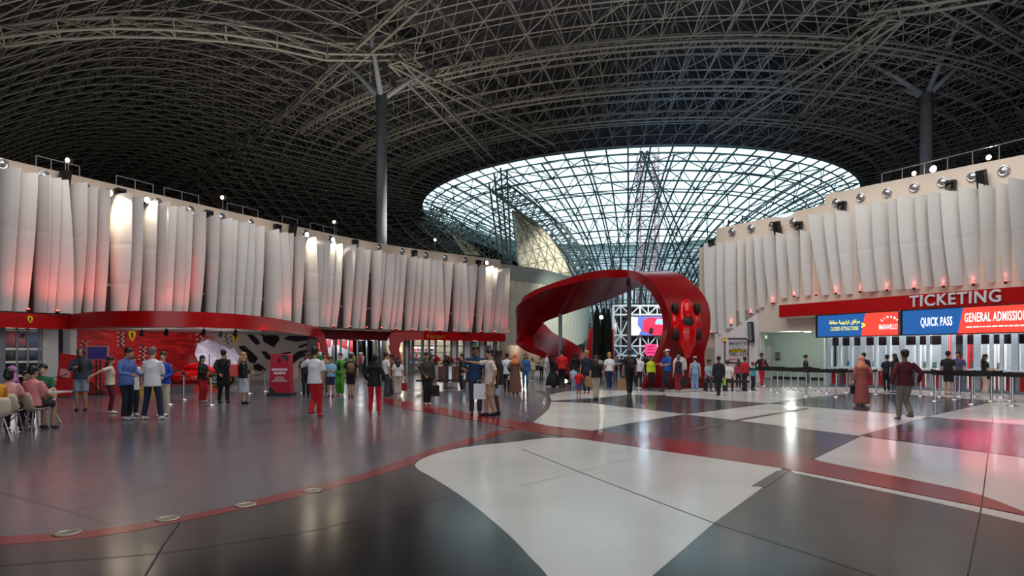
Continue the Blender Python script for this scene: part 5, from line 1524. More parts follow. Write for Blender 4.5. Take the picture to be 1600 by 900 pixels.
mb = MB(); mb.box((2.25, 0, .14), (.4, 1.7, .03)); mb.box((2.1, 0, .2), (.22, 1.6, .02)); mb.build('front_wing', m_carred, car)
for s in (-1, 1):
    mb = MB(); mb.box((2.2, s * .85, .22), (.5, .03, .24)); mb.build('wing_endplate', m_whitep, car); mb = MB(); mb.box((-2.1, s * .5, .72), (.5, .03, .5)); mb.build('rear_endplate', m_carred, car)
mb = MB(); mb.box((-2.1, 0, .92), (.36, 1.0, .04)); mb.box((-2.05, 0, .75), (.25, 1.0, .03)); mb.tube([(-1.9, 0, .3), (-2.1, 0, .9)], .04, 6); mb.build('rear_wing', m_carred, car)
tag(car, 'red open-wheel racing car with yellow-ringed tyres on the podium', 'racing car')
# monitor on a stand
p = gp(153, 617); r = empty('monitor_stand', (p.x, p.y, 0)); zc = CZ + (HV - 551.5) / F * p.y
mb = MB(); mb.box((0, 0, zc), (.85, .07, .58)); mb.build('bezel', M('pink_bezel', (190, 120, 126), .5), r)
mb = MB(); mb.box((0, -.04, zc), (.74, .02, .47)); mb.build('screen', M('dark_screen', (44, 38, 84), .2, emit=.5, noise=(7, .7)), r)
for s in (-1, 1):
    mb = MB(); mb.tube([(s * .08, .02, 0), (s * .08, .02, zc)], .03, 8); mb.build('post', m_black_pl, r)
mb = MB(); mb.box((0, .02, .02), (.6, .45, .04)); mb.build('base', m_black_pl, r); tag(r, 'flat monitor with a pink bezel on a black floor stand', 'monitor')
# red leaning info board
p = gp(99, 621); r = empty('info_board', (p.x, p.y, 0)); R_ = Matrix.Rotation(math.radians(-12), 3, 'X')
mb = MB(); mb.box((0.02, .1, .8), (.6, .06, 1.62), M_=Matrix.Rotation(math.radians(8), 3, 'Y')); mb.build('board', m_redposter, r)
mb = MB(); mb.box((.02, .06, .9), (.38, .02, .3), M_=Matrix.Rotation(math.radians(8), 3, 'Y')); mb.build('print_block', M('pale_pink_print', (226, 150, 150), .5), r)
mb = MB(); mb.box((0, .1, .02), (.7, .5, .04)); mb.build('base', m_cap, r); tag(r, 'tall red leaning info board at the podium corner by the white pier', 'sign')
# kiosk totem
p = gp(437, 619); r = empty('promo_totem', (p.x, p.y, 0)); K = p.y / F
def tp(pts, y0, y1, mt, nm):
    f = [((u - 437) * K, y0, max(0, (619 - v) * K)) for u, v in pts]; n0 = len(f); bk = [(x, y1, z) for x, y, z in f]
    mb = MB(); mb.add(f + bk, [tuple(range(n0)), tuple(reversed(range(n0, 2 * n0)))] + [(k, n0 + k, n0 + (k + 1) % n0, (k + 1) % n0) for k in range(n0)]); mb.build(nm, mt, r)
m_tot = M('totem_red', (186, 28, 52), .45); m_totd = M('totem_dark', (44, 46, 62), .45)
tp([(420, 614), (453, 614), (451, 555), (446, 553), (423, 554)], 0, .45, m_tot, 'panel')
tp([(418, 619), (456, 619), (456, 614), (418, 614)], -.1, .55, m_totd, 'base')
tp([(419.6, 613.8), (433, 613.8), (421, 603)], -.012, 0, m_totd, 'corner_print'); tp([(438, 555.2), (451, 555.2), (450, 566)], -.012, 0, m_totd, 'corner_print')
rg3 = random.Random(6)
for v, h_, half in ((577.5, .09, .3), (583, .09, .22), (589.5, .035, .16), (592.5, .035, .2), (595.5, .035, .3)):   # rows of lettering too small to read
    x_ = -half; mb = MB()
    while x_ < half:
        wd_ = rg3.uniform(.6, 1.0) * h_ * .8; mb.box((x_ + wd_ / 2, -.008, (619 - v) * K), (wd_, .012, h_)); x_ += wd_ * 1.3
    mb.build('print_row', M('totem_white', (235, 225, 235), .5), r)
mb = MB(); mb.ell((0, -.01, (619 - 563) * K), (.05, .02, .09)); mb.build('crest', m_ink, r)
tag(r, 'red promotional totem with white lettering and dark base', 'sign')
# photo umbrellas by the car
m_umb = M('lilac_white_umbrella', (170, 164, 184), .8)
for u, v, Y, s, rx, l in ((327, 553, 30.4, .7, -80, 'lilac-white photo umbrella opened towards the show car'), (353, 556, 31.2, .66, -60, 'round white photo reflector behind the man in the black coat')):
    c = wp(u, v, Y); c.z -= .16; r = empty('photo_umbrella', (c.x, c.y, .162)); R_ = Matrix.Rotation(math.radians(rx), 4, 'X')
    mb = MB(); mb.lathe([(0, .28), (s * .35, .25), (s * .7, .15), (s, 0)], seg=8); me = mb.mesh('canopy', m_umb); me.transform(R_); o = ob('canopy', me, r); o.location = (0, 0, c.z)
    mb = MB(); mb.tube([(0, 0, .02), (0, 0, c.z)], .02, 8); mb.build('pole', m_black_pl, r)
    for k in range(3):
        a = k * 2.09 + .5; mb = MB(); mb.tube([(0, 0, .45), (.42 * math.cos(a), .42 * math.sin(a), .02)], .014, 6); mb.build('leg', m_black_pl, r)
    tag(r, l, 'photo umbrella')


# ------------------------------------------------------------------ queue barriers
m_belt = M('black_belt', (16, 16, 18), .7)


def post(p, nxt, label, group, h=1.0, sag=0.0, disc=True):
    r = empty('queue_post', (p.x, p.y, 0.004))
    mb = MB(); mb.lathe([(0, 0), (.17, 0), (.17, .02), (.05, .05), (.035, .06)], seg=18); mb.build('base', m_chrome, r, True)
    mb = MB(); mb.lathe([(.032, .05), (.032, h - .1)], seg=12); mb.build('post', m_chrome, r, True)
    mb = MB(); mb.lathe([(0.0, h - .1), (.042, h - .1), (.042, h), (.0, h + .01)], seg=12); mb.build('head', m_black_pl, r)
    if nxt is not None:
        d = nxt - p; mb = MB(); q = []
        N = 6 if sag else 1
        pts = [d * (k / N) + Vector((0, 0, h - .05 - sag * 4 * (k / N) * (1 - k / N))) for k in range(N + 1)]
        if sag: mb.tube(pts, .018, 6)
        else:
            s = d.cross(Vector((0, 0, 1))).normalized() * .006; e = Vector((0, 0, .04))
            mb.hexa([pts[0] - e - s, pts[1] - e - s, pts[1] - e + s, pts[0] - e + s, pts[0] + e - s, pts[1] + e - s, pts[1] + e + s, pts[0] + e + s])
        mb.build('rope' if sag else 'belt', m_belt, r)
    tag(r, label, 'queue barrier', group)


front = [(1172, 611.5), (1215, 614), (1259.7, 619.7), (1306.6, 621), (1369, 617)]
front2 = [(1400, 612), (1461, 628), (1519, 633), (1582, 635), (1640, 637)]
mid = [(1163.5, 607), (1204.6, 609.6), (1247, 611.5), (1292, 615), (1323, 614)]
mid2 = [(1438.6, 620), (1492, 625.6), (1549, 628), (1578.6, 627.5), (1630, 629)]
bk = [(1194, 604), (1224, 605.7), (1236, 609), (1266, 605.7), (1279, 611.5)]
bk2 = [(1456, 615.5), (1468, 621), (1499, 620), (1522.5, 620.5), (1565, 621.5)]
for row, l, g in ((front, 'steel queue post from the left in the front row before the passage', 'queue posts, front row by the passage'), (mid, 'steel queue post from the left in the middle row before the passage', 'queue posts, middle row by the passage'), (bk, 'steel queue post from the left in the back row before the passage', 'queue posts, back row by the passage'),
                  (front2, 'steel queue post from the left in the front row before the ticket windows', 'queue posts, front row at the tickets'), (mid2, 'steel queue post from the left in the middle row before the ticket windows', 'queue posts, middle row at the tickets'), (bk2, 'steel queue post from the left in the back row before the ticket windows', 'queue posts, back row at the tickets')):
    for i, uv in enumerate(row): post(gp(*uv), gp(*row[i + 1]) if i + 1 < len(row) else None, ORD[i] + ' ' + l, g)
left = [(264.5, 633), (287, 625.6), (330, 634), (342, 622.5), (389, 615.6), (414, 612)]
for i, uv in enumerate(left): post(gp(*uv), gp(*left[i + 1]) if i + 1 < len(left) else None, ORD[i] + ' steel rope post from the left round the show car', 'rope posts round the show car', .98, .22)
l2 = [(471.6, 614.5), (506, 604), (560, 600)]
for i, uv in enumerate(l2): post(gp(*uv), gp(*l2[i + 1]) if i + 1 < len(l2) else None, ORD[i] + ' steel rope post right of the red totem', 'rope posts by the shop portal', .98, .2)
p = gp(1384, 611); r = empty('sign_pole', (p.x, p.y, .004)); h = CZ + (HV - 553) / F * p.y
mb = MB(); mb.lathe([(0, 0), (.2, 0), (.2, .03), (.03, .06), (.03, h), (0, h)], seg=14); mb.build('pole', m_whitep, r, True)
mb = MB(); mb.box((0, 0, h - .1), (.05, .03, .2)); mb.build('clip', m_whitep, r); tag(r, 'tall white pole on a round base among the queue posts', 'pole')

# ------------------------------------------------------------------ cafe corner
m_shell = M('cream_chair_shell', (222, 206, 186), .45); m_leg = M('chair_steel', (200, 196, 192), .3, .7)


def chair(p, rz, label):
    r = empty('cafe_chair', (p.x, p.y, 0.002), rz)
    prof_ = [(-.24, .43, .2), (-.2, .455, .215), (-.05, .44, .22), (.12, .445, .21), (.19, .49, .21), (.23, .6, .215), (.26, .74, .2), (.275, .82, .15)]
    mb = MB(); V = []
    for y, z, hw in prof_:
        for j in range(7):
            x = (j / 6 - .5) * 2; lift = .035 * x * x; V.append((x * hw, y - (lift if z > .5 else 0), z + (lift if z <= .5 else 0)))
    n0 = len(V); V += [(x, y + (.012 if z > .5 else 0), z - (.014 if z <= .5 else 0)) for x, y, z in V]; fs = []
    for i in range(len(prof_) - 1):
        for j in range(6):
            a = i * 7 + j; fs += [(a, a + 1, a + 8, a + 7), (n0 + a + 7, n0 + a + 8, n0 + a + 1, n0 + a)]
    for i in range(len(prof_) - 1):
        a = i * 7; fs += [(a, a + 7, n0 + a + 7, n0 + a)]; a += 6; fs += [(a + 7, a, n0 + a, n0 + a + 7)]
    for j in range(6): fs += [(j + 1, j, n0 + j, n0 + j + 1)]; a = (len(prof_) - 1) * 7 + j; fs += [(a, a + 1, n0 + a + 1, n0 + a)]
    mb.add(V, fs); mb.build('seat_shell', m_shell, r, True)
    for sx_ in (-1, 1):
        for y0, y1 in ((-.15, -.22), (.12, .24)):
            mb = MB(); mb.tube([(sx_ * .13, y0, .43), (sx_ * .21, y1, 0)], .012, 8); mb.build('leg', m_leg, r)
    mb = MB(); mb.tube([(-.13, -.15, .425), (.13, -.15, .425), (.13, .12, .425), (-.13, .12, .425), (-.13, -.15, .425)], .012, 6); mb.build('seat_frame', m_leg, r)
    tag(r, label, 'chair', 'cafe chairs')


def P(u, Y): return Vector(((u - 800) / F * Y, Y, 0))


chair(P(51, 13.6), math.radians(172), 'cream shell cafe chair under the seated person in pink, back to viewer')
chair(P(13, 13.1), math.radians(205), 'cream shell cafe chair just left of the pink-shirted sitter')
chair(P(-12, 11.9), math.radians(240), 'cream shell cafe chair cut by the left picture edge')
chair(P(18, 15.6), math.radians(330), 'cream shell cafe chair under the person in the lilac headscarf')
chair(P(68, 15.5), math.radians(20), 'cream shell cafe chair under the person in green')
r = empty('cafe_table', (*P(52, 14.6).xy, 0)); m_tab = M('white_table', (200, 196, 196), .35)
mb = MB(); mb.box((0, 0, .745), (1.15, .95, .035)); mb.build('tabletop', m_tab, r)
for sx_ in (-1, 1):
    for sy in (-1, 1):
        mb = MB(); mb.tube([(sx_ * .12, sy * .1, .73), (sx_ * .4, sy * .34, 0.01)], [.028, .022], 8); mb.build('leg', m_tab, r)
    mb = MB(); mb.tube([(sx_ * .4, -.34, .02), (-sx_ * .1, .1, .7)], .02, 8); mb.build('brace', m_tab, r)
tag(r, 'white cafe table on splayed legs at the left edge', 'table')
t_ = P(52, 14.6)
for k, (dx, dy, c, l) in enumerate(((.2, -.2, (70, 80, 170), 'small blue and purple packet on the cafe table'), (.33, -.28, (235, 235, 235), 'white paper cup on the cafe table'))):
    r = empty('snack_packet' if k == 0 else 'paper_cup', (t_.x + dx, t_.y + dy, .7635)); mm = M('packet_%d' % k, c, .5)
    mb = MB()
    if k == 0:
        mb.hexa([(-.1, -.05, 0), (.1, -.05, 0), (.1, .05, 0), (-.1, .05, 0), (-.09, -.01, .15), (.09, -.01, .15), (.09, .01, .15), (-.09, .01, .15)]); mb.build('bag', mm, r); mb = MB(); mb.box((0, -.035, .07), (.1, .01, .05), M_=Matrix.Rotation(-.25, 3, 'X')); mb.build('print', m_fr, r)
    else:
        mb.lathe([(0, 0), (.03, 0), (.042, .1), (0, .1)], seg=12); mb.build('cup', mm, r, True); mb = MB(); mb.lathe([(.044, .095), (.044, .11), (0, .115)], seg=12); mb.build('lid', m_whitep, r)
    tag(r, l, 'packet' if k == 0 else 'cup')
# black retractable belt behind the cafe
post(P(62, 21.0), P(106, 22.6), 'steel belt post behind the cafe table', None, .98, .12)

# ------------------------------------------------------------------ planter bench with poinsettias
pc = gp(697, 607); r = empty('planter_bench', (pc.x, pc.y, 0)); Kp = pc.y / F
m_cop = M('copper_mirror', (84, 52, 42), .15, .85); m_mir = M('mirror_steel', (176, 190, 200), .1, .9); m_dk = M('dark_bench', (28, 26, 28), .4)
W0, W1 = (658 - 697) * Kp, (733 - 697) * Kp; nP = 14
for i in range(nP):
    x0 = W0 + (W1 - W0) * i / nP; x1 = W0 + (W1 - W0) * (i + 1) / nP
    mb = MB(); mb.box(((x0 + x1) / 2, .0, .66), (x1 - x0 - .01, .05, .75)); mb.build('mirror_panel', [m_cop, m_mir, m_dk, m_cop][(i * 7 + 1) % 4], r)
mb = MB(); mb.box(((W0 + W1) / 2, .6, .65), (W1 - W0, 1.15, .72)); mb.build('box', m_dk, r)
mb = MB(); mb.box(((W0 + W1) / 2, -.3, .38), (W1 - W0 + .3, .55, .08)); mb.build('seat', m_dk, r)
for x in (W0 + .2, 0, W1 - .2):
    mb = MB(); mb.box((x, -.25, .17), (.1, .4, .34)); mb.build('leg', m_dk, r)
tag(r, 'mirror-panelled planter with a dark bench seat', 'planter')
m_leafg = M('plant_green', (40, 70, 40), .7); m_leafr = M('poinsettia_red', (176, 24, 36), .6)
rg = random.Random(8)
for i, (du, mat_, l) in enumerate(((-30, m_leafg, 'green leafy plant at the left end of the mirrored planter'), (-15, m_leafr, 'red poinsettia in the mirrored planter, left of two'), (4, M('rust_leaf', (104, 44, 34), .7), 'rust-brown leafy plant in the middle of the mirrored planter'), (22, m_leafr, 'red poinsettia in the mirrored planter, right of two'))):
    e = empty('potted_plant', (pc.x + du * Kp, pc.y + .4, 1.03))
    mb = MB()
    for k in range(90):
        a = rg.uniform(0, 6.28); el = rg.uniform(.1, 1.4); d = Vector((math.cos(a) * math.cos(el), math.sin(a) * math.cos(el), math.sin(el))); c = d * rg.uniform(.12, .34) + Vector((0, 0, .08)); s = d.cross(Vector((0, 0, 1))).normalized() * .05; tip = c + d * .13
        mb.add([c, c + d * .06 + s, tip, c + d * .06 - s], [(0, 1, 2, 3)])
    mb.build('leaves', mat_, e)
    mb = MB()
    for k in range(30):
        a = rg.uniform(0, 6.28); d = Vector((math.cos(a), math.sin(a), rg.uniform(0, .5))).normalized(); c = d * rg.uniform(.1, .3) + Vector((0, 0, .04)); s = d.cross(Vector((0, 0, 1))).normalized() * .06
        mb.add([c, c + d * .08 + s, c + d * .18, c + d * .08 - s], [(0, 1, 2, 3)])
    mb.build('green_leaves', m_leafg, e); mb = MB(); mb.tube([(0, 0, -.02), (0, 0, .2)], .02, 6); mb.build('stem', m_cyp2, e)
    tag(e, l, 'plant')
# bench beside the ribbon foot
pb = gp(1133, 611); r = empty('waiting_bench', (pb.x, pb.y, 0)); mb = MB(); mb.box((0, 0, .42), (2.0, .5, .1)); mb.build('seat', m_dk, r)
for x in (-.85, 0, .85):
    mb = MB(); mb.box((x, 0, .19), (.08, .4, .37)); mb.build('leg', m_dk, r)
tag(r, 'long black waiting bench by the slogan wall', 'bench')
# high tables and far counter
for u, v, l in ((965, 596, 'tall dark table with a pale top beyond the crowd, left'), (1004, 597, 'tall dark table with a pale top beyond the crowd, right')):
    p = gp(u, v); r = empty('high_table', (p.x, p.y, 0)); mb = MB(); mb.box((0, 0, 1.05), (1.1, .6, .05)); mb.build('top', m_whitep, r)
    for sx_ in (-.45, .45):
        mb = MB(); mb.box((sx_, 0, .51), (.08, .4, 1.02)); mb.build('leg', m_dk, r)
    tag(r, l, 'table')
p = gp(842, 588); r = empty('service_counter', (p.x, p.y, 0)); mb = MB(); mb.box((0, 0, .5), (1.5, .7, 1.0)); mb.build('front', m_whitep, r); mb = MB(); mb.box((0, -.02, 1.03), (1.7, .85, .06)); mb.build('worktop', M('pale_counter2', (200, 190, 176), .4), r); mb = MB(); mb.box((0, -.37, .62), (.5, .03, .35)); mb.build('dark_panel', m_ink, r)
tag(r, 'small white service counter beyond the left crowd', 'counter')
# ------------------------------------------------------------------ people
SKIN = {k: M('skin_' + k, c, .55) for k, c in (('light', (214, 170, 146)), ('tan', (186, 136, 106)), ('brown', (140, 94, 70)), ('dark', (84, 56, 44)))}
m_eye = M('eye_dark', (24, 18, 16), .3); m_lip = M('lip', (150, 84, 78), .5); m_eyew = M('eye_white', (225, 220, 215), .3)
HAIRC = {'black': M('hair_black', (22, 18, 17), .45), 'brown': M('hair_brown', (62, 42, 30), .5), 'blond': M('hair_blond', (176, 132, 84), .5), 'grey': M('hair_grey', (110, 106, 104), .5)}
REM = []


def cloth(c):
    return M('cloth_%d_%d_%d' % c, c, .8, noise=(14, .08))


def ik(a, c, l1, l2, pole):
    d = c - a; L = min(d.length, (l1 + l2) * .995); d = d.normalized(); c = a + d * L
    x = (l1 * l1 - l2 * l2 + L * L) / (2 * L); h = math.sqrt(max(0, l1 * l1 - x * x))
    p = pole - d * pole.dot(d); p = p.normalized() if p.length > 1e-6 else d.orthogonal().normalized()
    return a + d * x + p * h, c


def hand(mb, w, d, side, curl, seg):
    """palm and five fingers; w wrist, d forearm direction, side: which way the thumb points"""
    d = d.normalized(); t = (side - d * side.dot(d)).normalized(); n = d.cross(t)
    mb.tube([w - d * .01, w + d * .035, w + d * .085, w + d * .095], [(.026, .018), (.038, .016), (.04, .014), (.034, .01)], max(6, seg), ref=t)
    for k, ln in enumerate((.066, .076, .071, .055)):
        b = w + d * .085 + t * (.029 - .0195 * k); e1 = (d + n * curl).normalized(); e2 = (d + n * (curl * 2.2)).normalized()
        mb.tube([b, b + e1 * ln * .5, b + e1 * ln * .5 + e2 * ln * .5], [.0095, .009, .007], seg)
    b = w + d * .03 + t * .034; e1 = (d * .75 + t * .65).normalized(); e2 = (d + n * curl * .6 + t * .1).normalized()
    mb.tube([b - t * .01, b + e1 * .035, b + e1 * .035 + e2 * .03], [.013, .0115, .008], seg)


def person(name_, u, vf, vt, yaw, label, top, bottom, shoes, skin='tan', hair=('short', 'black'), pose=None, sleeve='short', legs='trousers', fem=False,
           seat=None, Y=None, extras=(), hem=None, under=None, wide=1.0, turn=0.0, H=None, lean=0.0, zoff=0.004):
    """yaw 0 faces the viewer; 90 faces picture right; 180 shows the back"""
    pose = pose or {}
    if Y is None: Y = CZ * F / (vf - HV)
    X = (u - 800) / F * Y
    if H is None: H = (vf - vt) / F * Y
    s = H / 1.75
    px = (vf - vt) if vf else 80
    root_loc = (X, Y, zoff)
    V = lambda x, y, z: Vector((x, y, z)) * s
    yw = math.radians(yaw)
    # skeleton, facing -Y
    hw = (.165 if fem else .19); hip = (.098 if fem else .092)
    if seat is not None: hz = seat / s + .11
    else: hz = .93
    up = lambda z, y=0.0: Vector((0, -lean * z + y, hz + z))  # spine point above the hip
    bow = pose.get('bow', 0.0)
    J = {}
    neck = up(.55); head = up(.70) + Vector((0, -.02 - bow * .06, -bow * .03))
    sh = {k: up(.475) + Vector((k * hw, 0, 0)) for k in (-1, 1)}
    body = MB()
    seg = 10 if px > 60 else 8
    # legs
    L = {}
    spread = pose.get('spread', .085); stride = pose.get('stride', 0.0)
    for k in (-1, 1):
        h = Vector((k * hip, 0, hz))
        if seat is not None: f = Vector((k * (hip + .03), pose.get('knee', -.40) - .02, .085)); f = Vector((f.x, f.y, .085)); pole = Vector((0, -1, .9))
        else: f = Vector((k * spread, k * stride, .085 + (0.1 if stride and (k * stride) > .1 else 0))); pole = Vector((0, -1, 0))
        if seat is not None:
            kn = Vector((k * (hip + .03), -.43, max(.5, hz - .02))); an = Vector((k * (hip + .03), -.43 + pose.get('tuck', .05), .085))
        else: kn, an = ik(h, f, .435, .42, pole)
        L[k] = (h, kn, an)
    A = {}
    for k in (-1, 1):
        tgt = pose.get('L' if k > 0 else 'R')
        if tgt is None: tgt = Vector((k * (hw + .075), -.03, hz - .09 if seat is None else hz + .05))
        else: tgt = Vector((tgt[0], tgt[1], tgt[2] - .93 + hz))
        el, wr_ = ik(sh[k], tgt, .285, .255, Vector((k * .55, .8, -.35)))
        A[k] = (sh[k], el, wr_)
    # torso (mostly under clothes), neck, head
    body.tube([up(-.08) * s, up(0) * s, up(.14) * s, up(.34) * s, up(.46) * s, up(.51) * s], [(hip * 1.6 * s, .1 * s), (hip * 1.75 * s, .115 * s), (.13 * s, .095 * s), (.155 * s, .115 * s), (hw * .92 * s, .085 * s), (.07 * s, .06 * s)], seg, ref=(1, 0, 0))
    body.tube([(up(.46)) * s, (neck + (head - neck) * .2) * s, (head + Vector((0, .02, -.03))) * s], [.062 * s, .054 * s, .052 * s], seg)
    Rt = Matrix.Rotation(math.radians(turn), 3, 'Z')
    def hp(x, y, z): return (head + Rt @ Vector((x, y, z))) * s
    body.ell(hp(0, .005, .025), (.077 * s, .095 * s, .1 * s), 14, 10, Rt)
    body.ell(hp(0, -.028, -.045), (.058 * s, .066 * s, .075 * s), 12, 8, Rt)
    body.tube([hp(0, -.088, .02), hp(0, -.112, -.028), hp(0, -.09, -.036)], [.008 * s, .016 * s, .012 * s], 6)
    for k in (-1, 1): body.ell(hp(k * .079, .012, -.005), (.012 * s, .022 * s, .032 * s), 6, 5, Rt)
    for k in (-1, 1):
        a, e, w_ = A[k]; body.tube([a * s, ((a + e) / 2) * s, e * s, ((e * .6 + w_ * .4)) * s, w_ * s], [.052 * s, .046 * s, .038 * s, .038 * s, .026 * s], seg)
        h, kn, an = L[k]; body.tube([h * s, ((h + kn) / 2) * s, kn * s, (kn * .65 + an * .35) * s, an * s, (an + Vector((0, -.03, -.03))) * s], [.085 * s, .074 * s, .055 * s, .056 * s, .036 * s, .036 * s], seg)
    extra = MB(); extra.cur = 0
    for k in (-1, 1):
        a, e, w_ = A[k]; hand(extra, w_ * s, (w_ - e), pose.get('thumb', Vector((-k * .5, -1, .1))), pose.get('curl', .35), 5 if px > 60 else 4)
    if px > 60:
        extra.cur = 1
        for k in (-1, 1): extra.ell(hp(k * .031, -.0885, .012), (.0135 * s, .006 * s, .006 * s), 6, 4)
        for k in (-1, 1): extra.tube([hp(k * .018, -.094, .033), hp(k * .034, -.0945, .037), hp(k * .049, -.085, .031)], .0045 * s, 4)
        extra.cur = 2
        extra.tube([hp(-.024, -.087, -.066), hp(0, -.0945, -.064), hp(.024, -.087, -.066)], .006 * s, 5)
    vox = .017 if px > 80 else (.022 if px > 52 else .028)
    root = body.build(name_, [SKIN[skin], m_eye, m_lip]); root.location = root_loc; root.rotation_euler.z = yw
    REM.append((root, vox, extra))
    tag(root, label, 'person')

    def part(nm, mb_, mt, rem=True, v=None):
        o = mb_.build(nm, mt, root, True)
        if rem: REM.append((o, v or vox, None))
        return o
    # upper garment
    if legs != 'dress':
        g = MB(); hm = hem if hem is not None else -.05
        lx = 1.0 + (.06 if sleeve in ('coat', 'long') else 0)
        pts = [(hm, (hip * 1.85 + .03, .145)), (.05, (.172 if fem else .184, .137)), (.2, (.15 if fem else .168, .125)), (.34, (.176, .142)), (.45, (hw + .012, .105)), (.5, (hw * .72, .09)), (.535, (.075, .07))]
        if hm < -.2: pts.insert(1, (-.08, (hip * 1.9 + .02, .14)))
        g.tube([up(z) * s for z, r_ in pts], [(r_[0] * s * lx, r_[1] * s * lx) for z, r_ in pts], 16, ref=(1, 0, 0))
        for k in (-1, 1):
            a, e, w_ = A[k]
            if sleeve == 'none': continue
            a0 = a + Vector((-k * .03, 0, 0))
            if sleeve == 'short': g.tube([a0 * s, (a * .6 + e * .4) * s, (a * .15 + e * .85) * s], [.07 * s, .066 * s, .064 * s], seg)
            else: g.tube([a0 * s, ((a + e) / 2) * s, e * s, ((e + w_) / 2) * s, (w_ + (w_ - e) * .0) * s], [.072 * s, .066 * s, .056 * s, .051 * s, .044 * s], seg)
        part('shirt' if sleeve in ('short', 'none') else 'jacket' if 'jacket' in extras or sleeve == 'coat' else 'shirt', g, cloth(top))
    # lower garment
    g = MB(); bw = wide
    if legs in ('trousers', 'shorts'):
        g.tube([(up(.09)) * s, up(0) * s, up(-.1) * s], [((hip * 1.7) * s, .118 * s), ((hip * 1.85) * s, .128 * s), (hip * 1.5 * s, .11 * s)], 14, ref=(1, 0, 0))
        for k in (-1, 1):
            h, kn, an = L[k]
            if legs == 'shorts': g.tube([h * s, (h * .55 + kn * .45) * s, (h * .06 + kn * .94) * s], [.088 * s, .092 * s, .09 * s], seg)
            else: g.tube([h * s, ((h + kn) / 2) * s, kn * s, (kn * .5 + an * .5) * s, (an * .97 + kn * .03) * s], [.088 * s, .088 * s * (1 + (bw - 1) * .5), .072 * s * bw, .066 * s * bw, .062 * s * bw], seg)
        part('trousers' if legs == 'trousers' else 'shorts', g, cloth(bottom))
    elif legs == 'skirt':
        z0 = -.55; pts = [(.1, .15, .115), (0, .19, .14), (-.3, .21, .17), (z0, .225, .19)]
        g.tube([up(z) * s for z, a, b in pts], [(a * s, b * s) for z, a, b in pts], 18, ref=(1, 0, 0)); part('skirt', g, cloth(bottom))
    else:  # dress / abaya
        pts = [(.53, .07, .065), (.49, hw * .7, .1), (.44, hw + .015, .12), (.3, .185, .15), (.08, .17, .14), (-.1, .21, .165), (-.5, .255 * wide, .21 * wide), (-.84 if hem is None else hem, .29 * wide, .25 * wide)]
        if seat is not None: pts = pts[:6]
        g.tube([up(z) * s for z, a, b in pts], [(a * s, b * s) for z, a, b in pts], 18, ref=(1, 0, 0))
        for k in (-1, 1):
            a, e, w_ = A[k]; g.tube([(a + Vector((-k * .03, 0, 0))) * s, ((a + e) / 2) * s, e * s, (e * .1 + w_ * .9) * s], [.075 * s, .075 * s, .08 * s, .078 * s], seg)
        part('dress', g, cloth(bottom))
    if under is not None:  # open jacket: strip of the garment below
        g = MB(); g.tube([up(-.02) * s + Vector((0, -.112, 0)) * s, up(.2) * s + Vector((0, -.112, 0)) * s, up(.36) * s + Vector((0, -.128, 0)) * s, up(.46) * s + Vector((0, -.09, 0)) * s], [(.07 * s, .026 * s), (.07 * s, .026 * s), (.065 * s, .026 * s), (.045 * s, .026 * s)], 10, ref=(1, 0, 0)); part('undershirt', g, cloth(under), False)
    # shoes
    for k in (-1, 1):
        h, kn, an = L[k]; g = MB(); b = an + Vector((0, 0, -.045))
        up_ = an.z - .085
        g.tube([b + Vector((0, .05, up_ * 0)), b + Vector((0, .0, .01)), b + Vector((0, -.09, -.005)), b + Vector((0, -.165, -.013)), b + Vector((0, -.185, -.016))] if s == 1 else [(b + Vector(q)) * s for q in ((0, .055, 0), (0, 0, .012), (0, -.09, -.005), (0, -.165, -.013), (0, -.185, -.016))],
               [(.032 * s, .036 * s), (.042 * s, .05 * s), (.046 * s, .036 * s), (.04 * s, .026 * s), (.02 * s, .016 * s)], 8, ref=(1, 0, 0))
        part('shoe', g, cloth(shoes), False)
    # hair / headwear
    kind, hc = hair; hm_ = HAIRC.get(hc) if isinstance(hc, str) else cloth(hc)
    g = MB()
    if kind in ('short', 'long', 'pony', 'cap', 'bob', 'bun', 'hood'):
        if kind == 'hood': hm_ = cloth(hc)
        hb = HAIRC['black'] if kind == 'cap' else hm_
        R = .083; o = len(g.v)
        g.ell(hp(0, .017, .054), (.095 * s, .105 * s, .092 * s), 16, 9, Rt)
        if kind in ('short', 'cap'): g.ell(hp(0, .05, .0), (.078 * s, .06 * s, .075 * s), 12, 7, Rt)
        if kind == 'bob': g.ell(hp(0, .04, -.02), (.1 * s, .08 * s, .12 * s), 12, 8, Rt)
        if kind == 'bun': g.ell(hp(0, .05, .0), (.08 * s, .06 * s, .08 * s), 12, 7, Rt); g.ell(hp(0, .13, .04), (.05 * s,) * 3, 10, 6)
        if kind in ('long', 'pony'):
            g.ell(hp(0, .05, .0), (.086 * s, .066 * s, .09 * s), 12, 7, Rt)
            ln = .36 if kind == 'long' else .3; w0 = .095 if kind == 'long' else .045
            g.tube([hp(0, .06, .02), hp(0, .095, -.1), hp(0, .13, -.22), hp(0, .135, -ln)], [(w0 * s, .05 * s), (w0 * 1.15 * s, .05 * s), (w0 * 1.1 * s, .045 * s), (w0 * .5 * s, .02 * s)], 12, ref=(1, 0, 0))
        if kind == 'hood':
            g = MB(); g.ell(hp(0, .03, .02), (.11 * s, .115 * s, .125 * s), 14, 9, Rt); g.tube([hp(0, .06, -.06), hp(0, .05, -.16), up(.46) * s], [(.1 * s, .07 * s), (.11 * s, .08 * s), (.12 * s, .09 * s)], 12, ref=(1, 0, 0))
        part('hood' if kind == 'hood' else 'hair', g, hb, False)
